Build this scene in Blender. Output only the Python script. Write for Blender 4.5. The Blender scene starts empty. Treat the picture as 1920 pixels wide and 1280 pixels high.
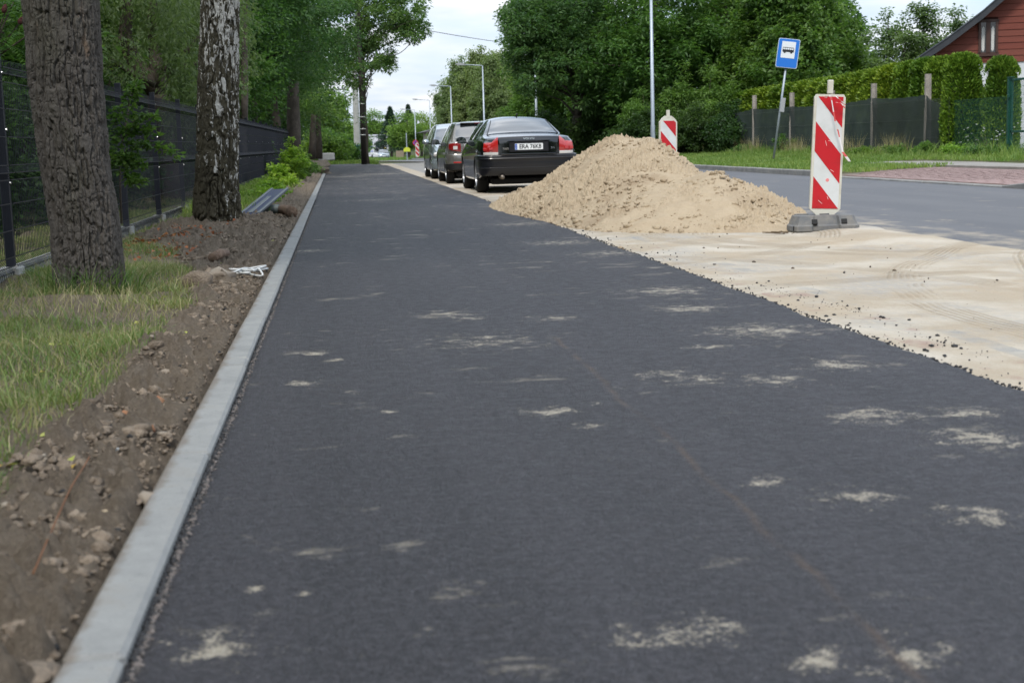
import bpy, bmesh, math, random
import numpy as np
from mathutils import Vector, Matrix

random.seed(7)
R = math.radians
SC = bpy.context.scene
COL = SC.collection

# ------------------------------------------------------------------ camera
FPX, CX, CY, CAMH = 2667.0, 960.0, 640.0, 0.90       # focal length in pixels of the 1920 px wide photograph

def camera_axes(vx=631.0, vy=276.0, roll=0.028):
    d = np.array([(vx - CX) / FPX, -(vy - CY) / FPX, -1.0])
    u = np.array([-roll, 1.0, 0.0]); u[2] = u[0] * d[0] + u[1] * d[1]
    y = d / np.linalg.norm(d); z = u / np.linalg.norm(u); x = np.cross(y, z)
    return np.array([x, y, z])

AX = camera_axes()
CAM = np.array([0.0, 0.0, CAMH])

def _ray(px, py):
    return AX @ np.array([(px - CX) / FPX, -(py - CY) / FPX, -1.0])
def G(px, py, z=0.0):
    r = _ray(px, py); return Vector(CAM + r * ((z - CAMH) / r[2]))
def PY(px, py, y):
    r = _ray(px, py); return Vector(CAM + r * (y / r[1]))
def PX(px, py, x):
    r = _ray(px, py); return Vector(CAM + r * (x / r[0]))

cam_data = bpy.data.cameras.new('camera')
cam_data.sensor_width = 36.0
cam_data.lens = 36.0 * FPX / 1920.0
cam_data.clip_start, cam_data.clip_end = 0.05, 6000.0
cam_data.dof.use_dof = True
cam_data.dof.focus_distance = 12.5
cam_data.dof.aperture_fstop = 5.6
cam = bpy.data.objects.new('camera', cam_data)
COL.objects.link(cam)
m3 = Matrix([[AX[r][c] for c in range(3)] for r in range(3)])
cam.matrix_world = Matrix.Translation(Vector(CAM)) @ m3.to_4x4()
SC.camera = cam

# ------------------------------------------------------------------ world and sun
SUN_EL, SUN_AZ = 52.0, 200.0       # azimuth clockwise from +Y: the sun stands behind the camera, a little to the left
world = bpy.data.worlds.new('World'); SC.world = world
world.use_nodes = True
wn, wl = world.node_tree.nodes, world.node_tree.links
wn.clear()
def wnode(t, **k):
    n = wn.new(t)
    for a, v in k.items(): setattr(n, a, v)
    return n
w_out = wnode('ShaderNodeOutputWorld'); w_bg = wnode('ShaderNodeBackground')
w_sky = wnode('ShaderNodeTexSky', sky_type='NISHITA', sun_disc=False)
w_sky.sun_elevation = R(SUN_EL); w_sky.sun_rotation = R(SUN_AZ)
w_sky.air_density = 1.0; w_sky.dust_density = 2.0
w_tc = wnode('ShaderNodeTexCoord')
# clouds: project the direction on a high flat layer so that they flatten towards the horizon
w_sep = wnode('ShaderNodeSeparateXYZ')
w_den = wnode('ShaderNodeMath', operation='ADD'); w_den.inputs[1].default_value = 0.16
w_max = wnode('ShaderNodeMath', operation='MAXIMUM'); w_max.inputs[1].default_value = 0.0
w_dx = wnode('ShaderNodeMath', operation='DIVIDE'); w_dy = wnode('ShaderNodeMath', operation='DIVIDE')
w_cmb = wnode('ShaderNodeCombineXYZ')
wl.new(w_tc.outputs['Generated'], w_sep.inputs[0])
wl.new(w_sep.outputs['Z'], w_max.inputs[0]); wl.new(w_max.outputs[0], w_den.inputs[0])
wl.new(w_sep.outputs['X'], w_dx.inputs[0]); wl.new(w_den.outputs[0], w_dx.inputs[1])
wl.new(w_sep.outputs['Y'], w_dy.inputs[0]); wl.new(w_den.outputs[0], w_dy.inputs[1])
wl.new(w_dx.outputs[0], w_cmb.inputs[0]); wl.new(w_dy.outputs[0], w_cmb.inputs[1])
w_n1 = wnode('ShaderNodeTexNoise'); w_n1.inputs['Scale'].default_value = 1.5
w_n1.inputs['Detail'].default_value = 7; w_n1.inputs['Roughness'].default_value = 0.45; w_n1.inputs['Distortion'].default_value = 0.25
w_n2 = wnode('ShaderNodeTexNoise'); w_n2.inputs['Scale'].default_value = 2.2; w_n2.inputs['Detail'].default_value = 6
wl.new(w_cmb.outputs[0], w_n1.inputs['Vector']); wl.new(w_cmb.outputs[0], w_n2.inputs['Vector'])
w_r1 = wnode('ShaderNodeValToRGB')
w_r1.color_ramp.elements[0].position = 0.42; w_r1.color_ramp.elements[1].position = 0.60
wl.new(w_n1.outputs['Fac'], w_r1.inputs['Fac'])
w_r2 = wnode('ShaderNodeValToRGB')          # cloud colour: grey-blue undersides to bright white
w_r2.color_ramp.elements[0].position = 0.34; w_r2.color_ramp.elements[0].color = (0.66, 0.76, 0.90, 1)
w_r2.color_ramp.elements[1].position = 0.60; w_r2.color_ramp.elements[1].color = (0.95, 0.97, 1.0, 1)
wl.new(w_n2.outputs['Fac'], w_r2.inputs['Fac'])
w_sc = wnode('ShaderNodeVectorMath', operation='SCALE'); w_zf = wnode('ShaderNodeMath', operation='MULTIPLY_ADD'); w_zf.inputs[1].default_value = 9.0; w_zf.inputs[2].default_value = 5.7
wl.new(w_max.outputs[0], w_zf.inputs[0]); wl.new(w_zf.outputs[0], w_sc.inputs['Scale'])   # an overcast sky is brighter overhead
wl.new(w_r2.outputs['Color'], w_sc.inputs[0])
w_thin = wnode('ShaderNodeMix', data_type='RGBA')   # thin veil over the blue between the clouds
w_thin.inputs['Factor'].default_value = 0.62
wl.new(w_sky.outputs['Color'], w_thin.inputs[6]); w_thin.inputs[7].default_value = (4.3, 5.3, 6.7, 1)
w_mix = wnode('ShaderNodeMix', data_type='RGBA')
wl.new(w_r1.outputs['Color'], w_mix.inputs['Factor'])
wl.new(w_thin.outputs[2], w_mix.inputs[6]); wl.new(w_sc.outputs[0], w_mix.inputs[7])
w_bg.inputs['Strength'].default_value = 0.12
wl.new(w_mix.outputs[2], w_bg.inputs['Color']); wl.new(w_bg.outputs[0], w_out.inputs['Surface'])

sun_data = bpy.data.lights.new('sun', 'SUN')
sun_data.energy = 1.5; sun_data.angle = R(10); sun_data.color = (1.0, 0.95, 0.87)
sun = bpy.data.objects.new('sun', sun_data); COL.objects.link(sun)
az = R(SUN_AZ)
sdir = Vector((math.sin(az) * math.cos(R(SUN_EL)), math.cos(az) * math.cos(R(SUN_EL)), math.sin(R(SUN_EL))))
sun.rotation_euler = sdir.to_track_quat('Z', 'Y').to_euler()
sun.location = (0, 0, 30)

SC.view_settings.view_transform = 'Standard'
SC.view_settings.look = 'None'
SC.view_settings.gamma = 1.0
SC.view_settings.use_curve_mapping = False
SC.view_settings.exposure = 0.62
SC.cycles.max_bounces = 6
SC.cycles.diffuse_bounces = 3
SC.cycles.glossy_bounces = 3
SC.cycles.transmission_bounces = 4
SC.cycles.transparent_max_bounces = 8
SC.cycles.use_denoising = True
SC.cycles.caustics_reflective = False
SC.cycles.caustics_refractive = False

# ------------------------------------------------------------------ noise (numpy)
def _hash(ix, iy, iz, seed=0):
    h = (ix.astype(np.int64) * 374761393 + iy.astype(np.int64) * 668265263 + iz.astype(np.int64) * 1442695041 + seed * 974634777) & 0xffffffff
    h = ((h ^ (h >> 13)) * 1274126177) & 0xffffffff
    h = ((h ^ (h >> 16)) * 2246822519) & 0xffffffff
    return ((h ^ (h >> 15)) & 0xffffff) / float(0xffffff)
def vnoise(x, y, z=None, seed=0):
    x = np.asarray(x, float); y = np.asarray(y, float)
    z = np.zeros_like(x) if z is None else np.asarray(z, float)
    xi, yi, zi = np.floor(x), np.floor(y), np.floor(z)
    xf, yf, zf = x - xi, y - yi, z - zi
    u, v, w = [t * t * t * (t * (t * 6 - 15) + 10) for t in (xf, yf, zf)]
    r = 0
    for a in (0, 1):
        for b in (0, 1):
            for c in (0, 1):
                r = r + _hash(xi + a, yi + b, zi + c, seed) * (u if a else 1 - u) * (v if b else 1 - v) * (w if c else 1 - w)
    return r
def fbm(x, y, z=None, octv=4, seed=0, gain=0.5):
    t, a, s = 0, 1.0, 0
    for o in range(octv):
        f = 2.03 ** o
        t = t + a * (vnoise(np.asarray(x) * f + 13.1 * o, np.asarray(y) * f + 7.7 * o, None if z is None else np.asarray(z) * f, seed + o) - 0.5)
        s += a; a *= gain
    return t / s * 2
def worley(x, y, seed=0, wrapx=None):
    xi, yi = np.floor(x), np.floor(y)
    d1 = np.full(x.shape, 9.0); d2 = np.full(x.shape, 9.0); cid = np.zeros(x.shape)
    for a in (-1, 0, 1):
        for b in (-1, 0, 1):
            cx, cy = xi + a, yi + b
            hx = cx % wrapx if wrapx else cx
            px = cx + 0.15 + 0.7 * _hash(hx, cy, hx * 0, seed); py = cy + 0.15 + 0.7 * _hash(hx, cy, hx * 0, seed + 5)
            d = np.hypot(x - px, y - py)
            nd = d < d1
            d2 = np.where(nd, d1, np.minimum(d2, d)); cid = np.where(nd, _hash(hx, cy, hx * 0, seed + 9), cid)
            d1 = np.where(nd, d, d1)
    return d1, d2, cid
def smooth(a, b, x):
    t = np.clip((x - a) / (b - a), 0, 1); return t * t * (3 - 2 * t)

# ------------------------------------------------------------------ materials
def mat(name, color=(0.5, 0.5, 0.5), rough=0.6, metal=0.0, spec=0.5, coat=0.0, bump=None, var=None, trans=0.0):
    """bump=(scale, strength, distance); var=(scale, colour2, sharp 0..1 position)"""
    m = bpy.data.materials.new(name); m.use_nodes = True
    nt = m.node_tree; b = nt.nodes['Principled BSDF']
    b.inputs['Base Color'].default_value = (*color, 1); b.inputs['Roughness'].default_value = rough
    b.inputs['Metallic'].default_value = metal; b.inputs['Specular IOR Level'].default_value = spec
    b.inputs['Coat Weight'].default_value = coat
    if trans: b.inputs['Transmission Weight'].default_value = trans
    N = nt.nodes.new; L = nt.links.new
    geo = N('ShaderNodeNewGeometry')
    if var:
        n = N('ShaderNodeTexNoise'); n.inputs['Scale'].default_value = var[0]; n.inputs['Detail'].default_value = 6
        n.inputs['Roughness'].default_value = 0.65
        L(geo.outputs['Position'], n.inputs['Vector'])
        r = N('ShaderNodeValToRGB'); r.color_ramp.elements[0].position = var[2] - 0.12; r.color_ramp.elements[1].position = var[2] + 0.12
        r.color_ramp.elements[0].color = (*color, 1); r.color_ramp.elements[1].color = (*var[1], 1)
        L(n.outputs['Fac'], r.inputs['Fac']); L(r.outputs['Color'], b.inputs['Base Color'])
    if bump:
        n = N('ShaderNodeTexNoise'); n.inputs['Scale'].default_value = bump[0]; n.inputs['Detail'].default_value = 5
        L(geo.outputs['Position'], n.inputs['Vector'])
        bp = N('ShaderNodeBump'); bp.inputs['Strength'].default_value = bump[1]; bp.inputs['Distance'].default_value = bump[2]
        L(n.outputs['Fac'], bp.inputs['Height']); L(bp.outputs[0], b.inputs['Normal'])
    return m

class NT:
    """terse node building"""
    def __init__(s, m):
        s.m = m; s.t = m.node_tree; s.b = s.t.nodes['Principled BSDF']; s.out = s.t.nodes['Material Output']
        s.geo = s.n('ShaderNodeNewGeometry')
    def n(s, t, **k):
        x = s.t.nodes.new(t)
        for a, v in k.items(): setattr(x, a, v)
        return x
    def l(s, a, b): s.t.links.new(a, b)
    def noise(s, scale, det=5, rough=0.6, vec=None, dist=0.0):
        x = s.n('ShaderNodeTexNoise'); x.inputs['Scale'].default_value = scale; x.inputs['Detail'].default_value = det
        x.inputs['Roughness'].default_value = rough; x.inputs['Distortion'].default_value = dist
        s.l(vec if vec is not None else s.geo.outputs['Position'], x.inputs['Vector']); return x.outputs['Fac']
    def vor(s, scale, vec=None, feature='F1', out='Distance'):
        x = s.n('ShaderNodeTexVoronoi', feature=feature); x.inputs['Scale'].default_value = scale
        s.l(vec if vec is not None else s.geo.outputs['Position'], x.inputs['Vector']); return x.outputs[out]
    def ramp(s, fac, *st):
        r = s.n('ShaderNodeValToRGB'); e = r.color_ramp.elements
        while len(e) < len(st): e.new(0.5)
        for q, (p, c) in zip(e, st):
            q.position = p; q.color = (c, c, c, 1) if isinstance(c, (int, float)) else (*c, 1)
        s.l(fac, r.inputs['Fac']); return r.outputs['Color']
    def mix(s, fac, a, b, bt='MIX'):
        x = s.n('ShaderNodeMix', data_type='RGBA', blend_type=bt)
        for v, i in ((fac, 0), (a, 6), (b, 7)):
            if isinstance(v, (int, float)): x.inputs[i].default_value = v if i == 0 else (v, v, v, 1)
            elif isinstance(v, tuple): x.inputs[i].default_value = (*v, 1)
            else: s.l(v, x.inputs[i])
        return x.outputs[2]
    def math(s, op, a, b=0.0, clamp=False):
        x = s.n('ShaderNodeMath', operation=op, use_clamp=clamp)
        for v, i in ((a, 0), (b, 1)):
            if isinstance(v, (int, float)): x.inputs[i].default_value = v
            else: s.l(v, x.inputs[i])
        return x.outputs[0]
    def mapped(s, scale, rot=(0, 0, 0), loc=(0, 0, 0), vec=None):
        x = s.n('ShaderNodeMapping'); x.inputs['Scale'].default_value = scale; x.inputs['Rotation'].default_value = rot; x.inputs['Location'].default_value = loc
        s.l(vec if vec is not None else s.geo.outputs['Position'], x.inputs['Vector']); return x.outputs[0]
    def bump(s, h, strength=0.5, dist=0.01, prev=None):
        x = s.n('ShaderNodeBump'); x.inputs['Strength'].default_value = strength; x.inputs['Distance'].default_value = dist
        s.l(h, x.inputs['Height'])
        if prev is not None: s.l(prev, x.inputs['Normal'])
        return x.outputs[0]

def leaf_mat(name, cols, trans=0.48, rough=0.45, spec=0.35, big=0.35):
    """cols: three leaf colours, picked by leaf and by clump"""
    m = mat(name, cols[0], rough, spec=spec); t = NT(m)
    g_ = lambda c: tuple(min(v * 1.55, .5) for v in c)
    rnd = t.geo.outputs['Random Per Island']
    n = t.noise(big, 3, 0.6)
    f = t.math('ADD', t.math('MULTIPLY', rnd, 0.5), t.math('MULTIPLY', t.math('SUBTRACT', n, 0.25), 1.0))
    c = t.ramp(f, (0.12, g_(cols[0])), (0.42, g_(cols[1])), (0.76, g_(cols[2])))
    oi = t.n('ShaderNodeObjectInfo')        # every plant has its own tone of green
    c = t.mix(1.0, c, t.ramp(oi.outputs['Random'], (0.0, (0.80, 0.90, 0.85)), (0.5, (1.0, 1.0, 1.0)), (1.0, (1.32, 1.16, 1.0))), 'MULTIPLY')
    t.l(c, t.b.inputs['Base Color'])
    tr = t.n('ShaderNodeBsdfTranslucent')
    c2 = t.mix(1.0, c, (1.25, 1.35, 0.7), 'MULTIPLY')
    t.l(c2, tr.inputs['Color'])
    mx = t.n('ShaderNodeMixShader'); mx.inputs[0].default_value = trans
    t.l(t.b.outputs[0], mx.inputs[1]); t.l(tr.outputs[0], mx.inputs[2]); t.l(mx.outputs[0], t.out.inputs['Surface'])
    return m

# ------------------------------------------------------------------ objects
def link(o): COL.objects.link(o); return o
def thing(name, label, cat, loc=(0, 0, 0), rot=(0, 0, 0), group=None):
    o = link(bpy.data.objects.new(name, None)); o.empty_display_size = 0.2
    o.location = loc; o.rotation_euler = rot; o['label'] = label; o['category'] = cat
    if group: o['group'] = group
    return o
def tag(o, label, cat, group=None):
    o['label'] = label; o['category'] = cat
    if group: o['group'] = group
    return o
def struct(o): o['kind'] = 'structure'; return o
def stuff(o, label=None, cat=None):
    o['kind'] = 'stuff'
    if label: o['label'] = label
    if cat: o['category'] = cat
    return o
def np_mesh(name, V, F, m=None, smooth_=False):
    V = np.asarray(V, np.float32); F = np.asarray(F, np.int32)
    me = bpy.data.meshes.new(name)
    k = F.shape[1]
    me.vertices.add(len(V)); me.vertices.foreach_set('co', V.ravel())
    me.loops.add(F.size); me.loops.foreach_set('vertex_index', F.ravel())
    me.polygons.add(len(F)); me.polygons.foreach_set('loop_start', np.arange(0, F.size, k, dtype=np.int32))
    me.polygons.foreach_set('loop_total', np.full(len(F), k, np.int32))
    if smooth_: me.polygons.foreach_set('use_smooth', np.ones(len(F), bool))
    me.update(calc_edges=True)
    if m: me.materials.append(m)
    return me
def mobj(name, me, parent=None, loc=None, mt=None):
    o = link(bpy.data.objects.new(name, me))
    if parent: o.parent = parent
    if loc is not None: o.location = loc
    return o
def dup(root, loc=None, rot=None, scale=None, label=None, group=None):
    """copy a thing, its parts and sub-parts, sharing mesh data"""
    r = link(root.copy())
    if loc is not None: r.location = loc
    if rot is not None: r.rotation_euler = rot
    if scale is not None: r.scale = scale if hasattr(scale, '__len__') else (scale,) * 3
    if label: r['label'] = label
    if group: r['group'] = group
    for ch in list(root.children):
        c = link(ch.copy()); c.parent = r
        for g in list(ch.children):
            d = link(g.copy()); d.parent = c
    return r
def grid_faces(nu, nv, wrap=False):
    i = np.arange(nu - 1)[:, None] * nv; j = np.arange(nv if wrap else nv - 1)[None, :]
    jn = (j + 1) % nv
    return np.stack([i + j, i + jn, i + nv + jn, i + nv + j], -1).reshape(-1, 4)

class MB:
    """collects shapes into one mesh"""
    def __init__(s): s.v = []; s.f = []
    def add(s, vs, fs):
        o = len(s.v); s.v += [tuple(v) for v in vs]; s.f += [tuple(i + o for i in f) for f in fs]; return s
    def box(s, c, d, rot=None, taper=1.0):
        hx, hy, hz = d[0] / 2, d[1] / 2, d[2] / 2
        vs = [Vector((x * hx * (taper if z > 0 else 1), y * hy * (taper if z > 0 else 1), z * hz)) for z in (-1, 1) for y in (-1, 1) for x in (-1, 1)]
        if rot is not None:
            q = rot if isinstance(rot, Matrix) else Matrix.Rotation(rot, 3, 'Z')
            vs = [q @ v for v in vs]
        c = Vector(c)
        return s.add([v + c for v in vs], [(0, 2, 3, 1), (4, 5, 7, 6), (0, 1, 5, 4), (2, 6, 7, 3), (0, 4, 6, 2), (1, 3, 7, 5)])
    def bbox(s, c, d, b=0.01, rot=None):
        """box with bevelled (chamfered) edges"""
        hx, hy, hz = d[0] / 2, d[1] / 2, d[2] / 2
        bm = bmesh.new(); bmesh.ops.create_cube(bm, size=1)
        for v in bm.verts: v.co = Vector((v.co.x * d[0], v.co.y * d[1], v.co.z * d[2]))
        bmesh.ops.bevel(bm, geom=bm.edges[:], offset=b, segments=1, affect='EDGES', profile=0.5)
        q = rot if isinstance(rot, Matrix) else (Matrix.Rotation(rot, 3, 'Z') if rot is not None else Matrix.Identity(3))
        bm.verts.index_update(); c = Vector(c)
        s.add([q @ v.co + c for v in bm.verts], [[v.index for v in f.verts] for f in bm.faces]); bm.free(); return s
    def tube(s, pts, rad, n=8, cap=True, squash=None):
        pts = [Vector(p) for p in pts]; m = len(pts)
        rad = [rad] * m if isinstance(rad, (int, float)) else list(rad)
        o = len(s.v); up = Vector((0, 0, 1))
        prev = None
        for i, p in enumerate(pts):
            d = (pts[min(i + 1, m - 1)] - pts[max(i - 1, 0)]).normalized()
            if prev is None:
                a = d.cross(up if abs(d.z) < 0.9 else Vector((1, 0, 0))).normalized()
            else:
                a = (prev - d * prev.dot(d)).normalized()
            prev = a; b = d.cross(a)
            for k in range(n):
                t = 2 * math.pi * k / n
                s.v.append(tuple(p + (a * math.cos(t) + b * math.sin(t)) * rad[i]))
        for i in range(m - 1):
            for k in range(n):
                k2 = (k + 1) % n
                s.f.append((o + i * n + k, o + i * n + k2, o + (i + 1) * n + k2, o + (i + 1) * n + k))
        if cap:
            s.f.append(tuple(o + k for k in reversed(range(n)))); s.f.append(tuple(o + (m - 1) * n + k for k in range(n)))
        return s
    def cyl(s, a, b, r, n=12, r2=None): return s.tube([a, b], [r, r if r2 is None else r2], n)
    def prism(s, poly, axis, a, b):
        """poly of 2D points extruded along axis ('x','y','z') from a to b"""
        def P(p, t):
            return (t, p[0], p[1]) if axis == 'x' else (p[0], t, p[1]) if axis == 'y' else (p[0], p[1], t)
        n = len(poly); o = len(s.v)
        s.v += [P(p, a) for p in poly] + [P(p, b) for p in poly]
        s.f.append(tuple(o + i for i in range(n))); s.f.append(tuple(o + n + i for i in reversed(range(n))))
        for i in range(n):
            j = (i + 1) % n; s.f.append((o + i, o + n + i, o + n + j, o + j))
        return s
    def lathe(s, prof, n=24, axis='z', c=(0, 0, 0)):
        o = len(s.v); c = Vector(c)
        for (r, h) in prof:
            for k in range(n):
                t = 2 * math.pi * k / n; x, y = r * math.cos(t), r * math.sin(t)
                s.v.append(tuple(c + (Vector((x, y, h)) if axis == 'z' else Vector((h, x, y)) if axis == 'x' else Vector((x, h, y)))))
        for i in range(len(prof) - 1):
            for k in range(n):
                k2 = (k + 1) % n
                s.f.append((o + i * n + k, o + i * n + k2, o + (i + 1) * n + k2, o + (i + 1) * n + k))
        return s
    def quad(s, a, b, c, d): return s.add([a, b, c, d], [(0, 1, 2, 3)])
    def build(s, name, m, parent=None, smooth_=False, world=False, fix=True, angle=None):
        me = bpy.data.meshes.new(name)
        off = Vector(parent.location) if (world and parent) else Vector((0, 0, 0))
        me.from_pydata([tuple(Vector(v) - off) for v in s.v], [], s.f)
        if fix:
            bm = bmesh.new(); bm.from_mesh(me); bmesh.ops.recalc_face_normals(bm, faces=bm.faces); bm.to_mesh(me); bm.free()
        if m: me.materials.append(m)
        if smooth_:
            me.polygons.foreach_set('use_smooth', [True] * len(me.polygons))
            if angle:
                me.set_sharp_from_angle(angle=R(angle))
        me.update()
        return mobj(name, me, parent)

def text(name, body, size, m, parent, loc, rot, extrude=0.002, align='CENTER', sx=1.0, offset=0.0):
    cu = bpy.data.curves.new(name, 'FONT'); cu.body = body; cu.size = size; cu.extrude = extrude
    cu.align_x = align; cu.align_y = 'CENTER'; cu.materials.append(m); cu.resolution_u = 3; cu.offset = offset
    tmp = link(bpy.data.objects.new('tmp', cu)); dg = bpy.context.evaluated_depsgraph_get(); dg.update()
    me = bpy.data.meshes.new_from_object(tmp.evaluated_get(dg)); bpy.data.objects.remove(tmp)
    o = link(bpy.data.objects.new(name, me)); o.parent = parent; o.location = loc; o.rotation_euler = rot; o.scale = (sx, 1, 1)
    return o
# ================================================================== GROUND LEVELS
KL, KR, PR, RL, RR = -0.52, -0.41, 2.33, 4.87, 10.15       # kerb, path edge, road edges (x)
def base_z(y):
    return -0.0092 * np.clip(np.asarray(y, float) - 76, 0, 120)
def fence_x(y): return -2.37 + 0.0115 * y
def bank(x, y):
    """raised verge on the far side of the road"""
    x = np.asarray(x, float)
    return 0.115 * smooth(RR + 0.1, RR + 0.16, x) + 0.10 * smooth(11.0, 15.5, x)
def tz(x, y): return float(base_z(y) + bank(x, y))

# ---- base ground: one sheet to the horizon
m_ground = mat('ground_soil_grass', (0.05, 0.07, 0.025), 0.9, spec=0.1, var=(0.6, (0.10, 0.085, 0.05), 0.55), bump=(9, 0.6, 0.05))
xs = np.concatenate([[-3000, -1000, -300, -100, -60, -40, -25], np.linspace(-15, 30, 46), [40, 60, 100, 300, 1000, 3000]])
ys = np.concatenate([[-60, -20], np.linspace(-5, 200, 83), [230, 300, 500, 1000, 3000, 5000]])
XX, YY = np.meshgrid(xs, ys, indexing='ij')
ZZ = base_z(YY) + np.where(XX > RR + 0.3, bank(XX, YY), 0) - 0.07
ZZ = np.where((XX > RR + 0.3) & (XX < 17), ZZ - 0.10, ZZ)
ground = struct(mobj('ground', np_mesh('ground', np.stack([XX, YY, ZZ], -1).reshape(-1, 3), grid_faces(len(xs), len(ys)), m_ground, True)))

# ---- cycle path asphalt
def path_material():
    m = mat('path_asphalt', (0.04, 0.04, 0.044), 0.62, spec=0.45); t = NT(m)
    grain = t.noise(260, 3, 0.7); grain2 = t.vor(150); big = t.noise(1.4, 4, 0.55); mid = t.noise(14, 4, 0.6)
    col = t.ramp(grain2, (0.0, (0.054, 0.051, 0.060)), (0.35, (0.026, 0.024, 0.030)), (0.8, (0.010, 0.010, 0.012)))
    col = t.mix(t.ramp(grain, (0.60, 0.0), (0.70, 0.7)), col, (0.17, 0.17, 0.18))
    lane = t.noise(1.0, 3, 0.5, t.mapped((3.2, 0.12, 1)))
    col = t.mix(t.ramp(lane, (0.42, 0.0), (0.60, 0.45)), col, (0.048, 0.045, 0.053))
    col = t.mix(t.ramp(big, (0.35, 0.0), (0.7, 0.55)), col, (0.036, 0.034, 0.040))
    col = t.mix(t.ramp(mid, (0.56, 0.0), (0.75, 0.35)), col, (0.075, 0.07, 0.068))
    clump = t.noise(42, 6, 0.85)
    col = t.mix(t.ramp(clump, (0.50, 0.0), (0.62, 0.65)), col, (0.082, 0.078, 0.090))
    col = t.mix(t.ramp(t.noise(130, 2, 0.6), (0.70, 0.0), (0.76, 0.9)), col, (0.30, 0.29, 0.30)); col = t.mix(t.ramp(clump, (0.39, 0.8), (0.49, 0.0)), col, (0.008, 0.008, 0.010))
    # thin dusting of sand dragged about, stretched across the path, more of it towards the sandy side and far away
    st = t.mapped((1.0, 1.6, 1.0))
    s1 = t.noise(3.1, 8, 0.66, st, 0.3); s2 = t.noise(0.55, 3, 0.5)
    sep = t.n('ShaderNodeSeparateXYZ'); t.l(t.geo.outputs['Position'], sep.inputs[0])
    farm = t.n('ShaderNodeMapRange'); farm.inputs['From Min'].default_value = 3; farm.inputs['From Max'].default_value = 45
    farm.inputs['To Min'].default_value = 0.0; farm.inputs['To Max'].default_value = 0.075; t.l(sep.outputs['Y'], farm.inputs['Value'])
    side = t.n('ShaderNodeMapRange'); side.inputs['From Min'].default_value = -0.3; side.inputs['From Max'].default_value = 2.3
    side.inputs['To Min'].default_value = 0.0; side.inputs['To Max'].default_value = 0.02; t.l(sep.outputs['X'], side.inputs['Value'])
    dust = t.math('ADD', t.math('ADD', t.math('ADD', s1, t.math('MULTIPLY', t.math('SUBTRACT', s2, 0.5), 0.35)), farm.outputs[0]), side.outputs[0])
    dust = t.math('ADD', dust, t.math('MULTIPLY', t.math('SUBTRACT', t.noise(60, 4, 0.75), 0.5), 0.22))
    dmask = t.ramp(dust, (0.63, 0.0), (0.80, 0.75))
    # individual trodden blots of sand, each where it lies
    SP = [(412, 1214, .075, 1), (585, 662, .075, .9), (625, 676, .05, .9), (570, 719, .075, .9), (655, 733, .05, .7), (1030, 771, .085, .9),
          (1105, 797, .06, .75), (1433, 903, .06, .9), (1833, 968, .09, .9), (1555, 1242, .06, .9), (1185, 1190, .06, .5), (1290, 1185, .08, .55), (1370, 1178, .04, .6), (1330, 651, .08, .9), (1240, 700, .1, .6),
          (1450, 712, .12, .8), (1630, 780, .14, .8), (1810, 774, .1, .9), (1835, 820, .13, .95), (1610, 930, .1, .6), (1580, 684, .13, .9),
          (1250, 545, .25, .8), (1290, 578, .18, .9), (1430, 620, .25, .85), (1120, 755, .04, .3), (830, 590, .16, .75), (880, 596, .1, .5), (1040, 597, .13, .6),
          (580, 470, .2, .6), (970, 420, .4, .5), (1050, 455, .35, .6), (1140, 475, .3, .5), (900, 345, .9, .5), (830, 345, .7, .35), (700, 375, .6, .3), (640, 332, 1.0, .35), (720, 326, 1.4, .4),
          (910, 640, .3, .22), (1300, 710, .14, .5), (730, 772, .03, .5), (480, 1103, .02, .5), (575, 1112, .018, .6), (320, 1205, .02, .8), (1700, 1230, .1, .3)]
    wob = t.noise(13, 7, 0.74)
    acc = None
    for (px, py, r, k) in SP:
        g = G(px, py)
        d = t.n('ShaderNodeVectorMath', operation='DISTANCE'); t.l(t.geo.outputs['Position'], d.inputs[0])
        d.inputs[1].default_value = (g.x, g.y, 0.0)
        mr = t.n('ShaderNodeMapRange'); mr.inputs['From Min'].default_value = 0; mr.inputs['From Max'].default_value = r * 2.0
        mr.inputs['To Min'].default_value = 0.62 * (0.6 + 0.4 * k); mr.inputs['To Max'].default_value = 0.0
        t.l(d.outputs['Value'], mr.inputs['Value'])
        acc = mr.outputs[0] if acc is None else t.math('MAXIMUM', acc, mr.outputs[0])
    crumb = t.noise(110, 4, 0.8)
    blot = t.math('MULTIPLY', t.math('ADD', t.math('ADD', acc, t.math('MULTIPLY', t.math('SUBTRACT', crumb, 0.5), 1.6)), t.math('MULTIPLY', t.math('SUBTRACT', wob, 0.5), 2.1)), t.math('GREATER_THAN', acc, 0.01))
    bmask = t.ramp(blot, (0.42, 0.0), (0.62, 0.92))
    sand = t.mix(t.noise(40, 4), (0.34, 0.29, 0.21), (0.50, 0.46, 0.38))
    col = t.mix(dmask, col, sand)
    col = t.mix(bmask, col, sand)
    # rusty line of water running down the mat
    a, b = G(1285, 858), G(1700, 1240)
    px_ = t.math('ADD', sep.outputs['X'], t.math('MULTIPLY', t.math('SUBTRACT', t.noise(1.8, 3), 0.5), 0.10))
    slope = (b.x - a.x) / (b.y - a.y)
    dist = t.math('ABSOLUTE', t.math('SUBTRACT', px_, t.math('ADD', t.math('MULTIPLY', t.math('SUBTRACT', sep.outputs['Y'], a.y), slope), a.x)))
    rm = t.math('MULTIPLY', t.ramp(dist, (0.0, 0.7), (0.018, 0.0)), t.math('MULTIPLY', t.ramp(t.noise(3.3, 4), (0.4, 0.1), (0.6, 1.0)), t.math('LESS_THAN', sep.outputs['Y'], 6.5)))
    rm = t.math('MULTIPLY', rm, t.ramp(crumb, (0.35, 0.25), (0.6, 1.0)))
    col = t.mix(rm, col, (0.12, 0.075, 0.045))
    t.l(col, t.b.inputs['Base Color'])
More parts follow.
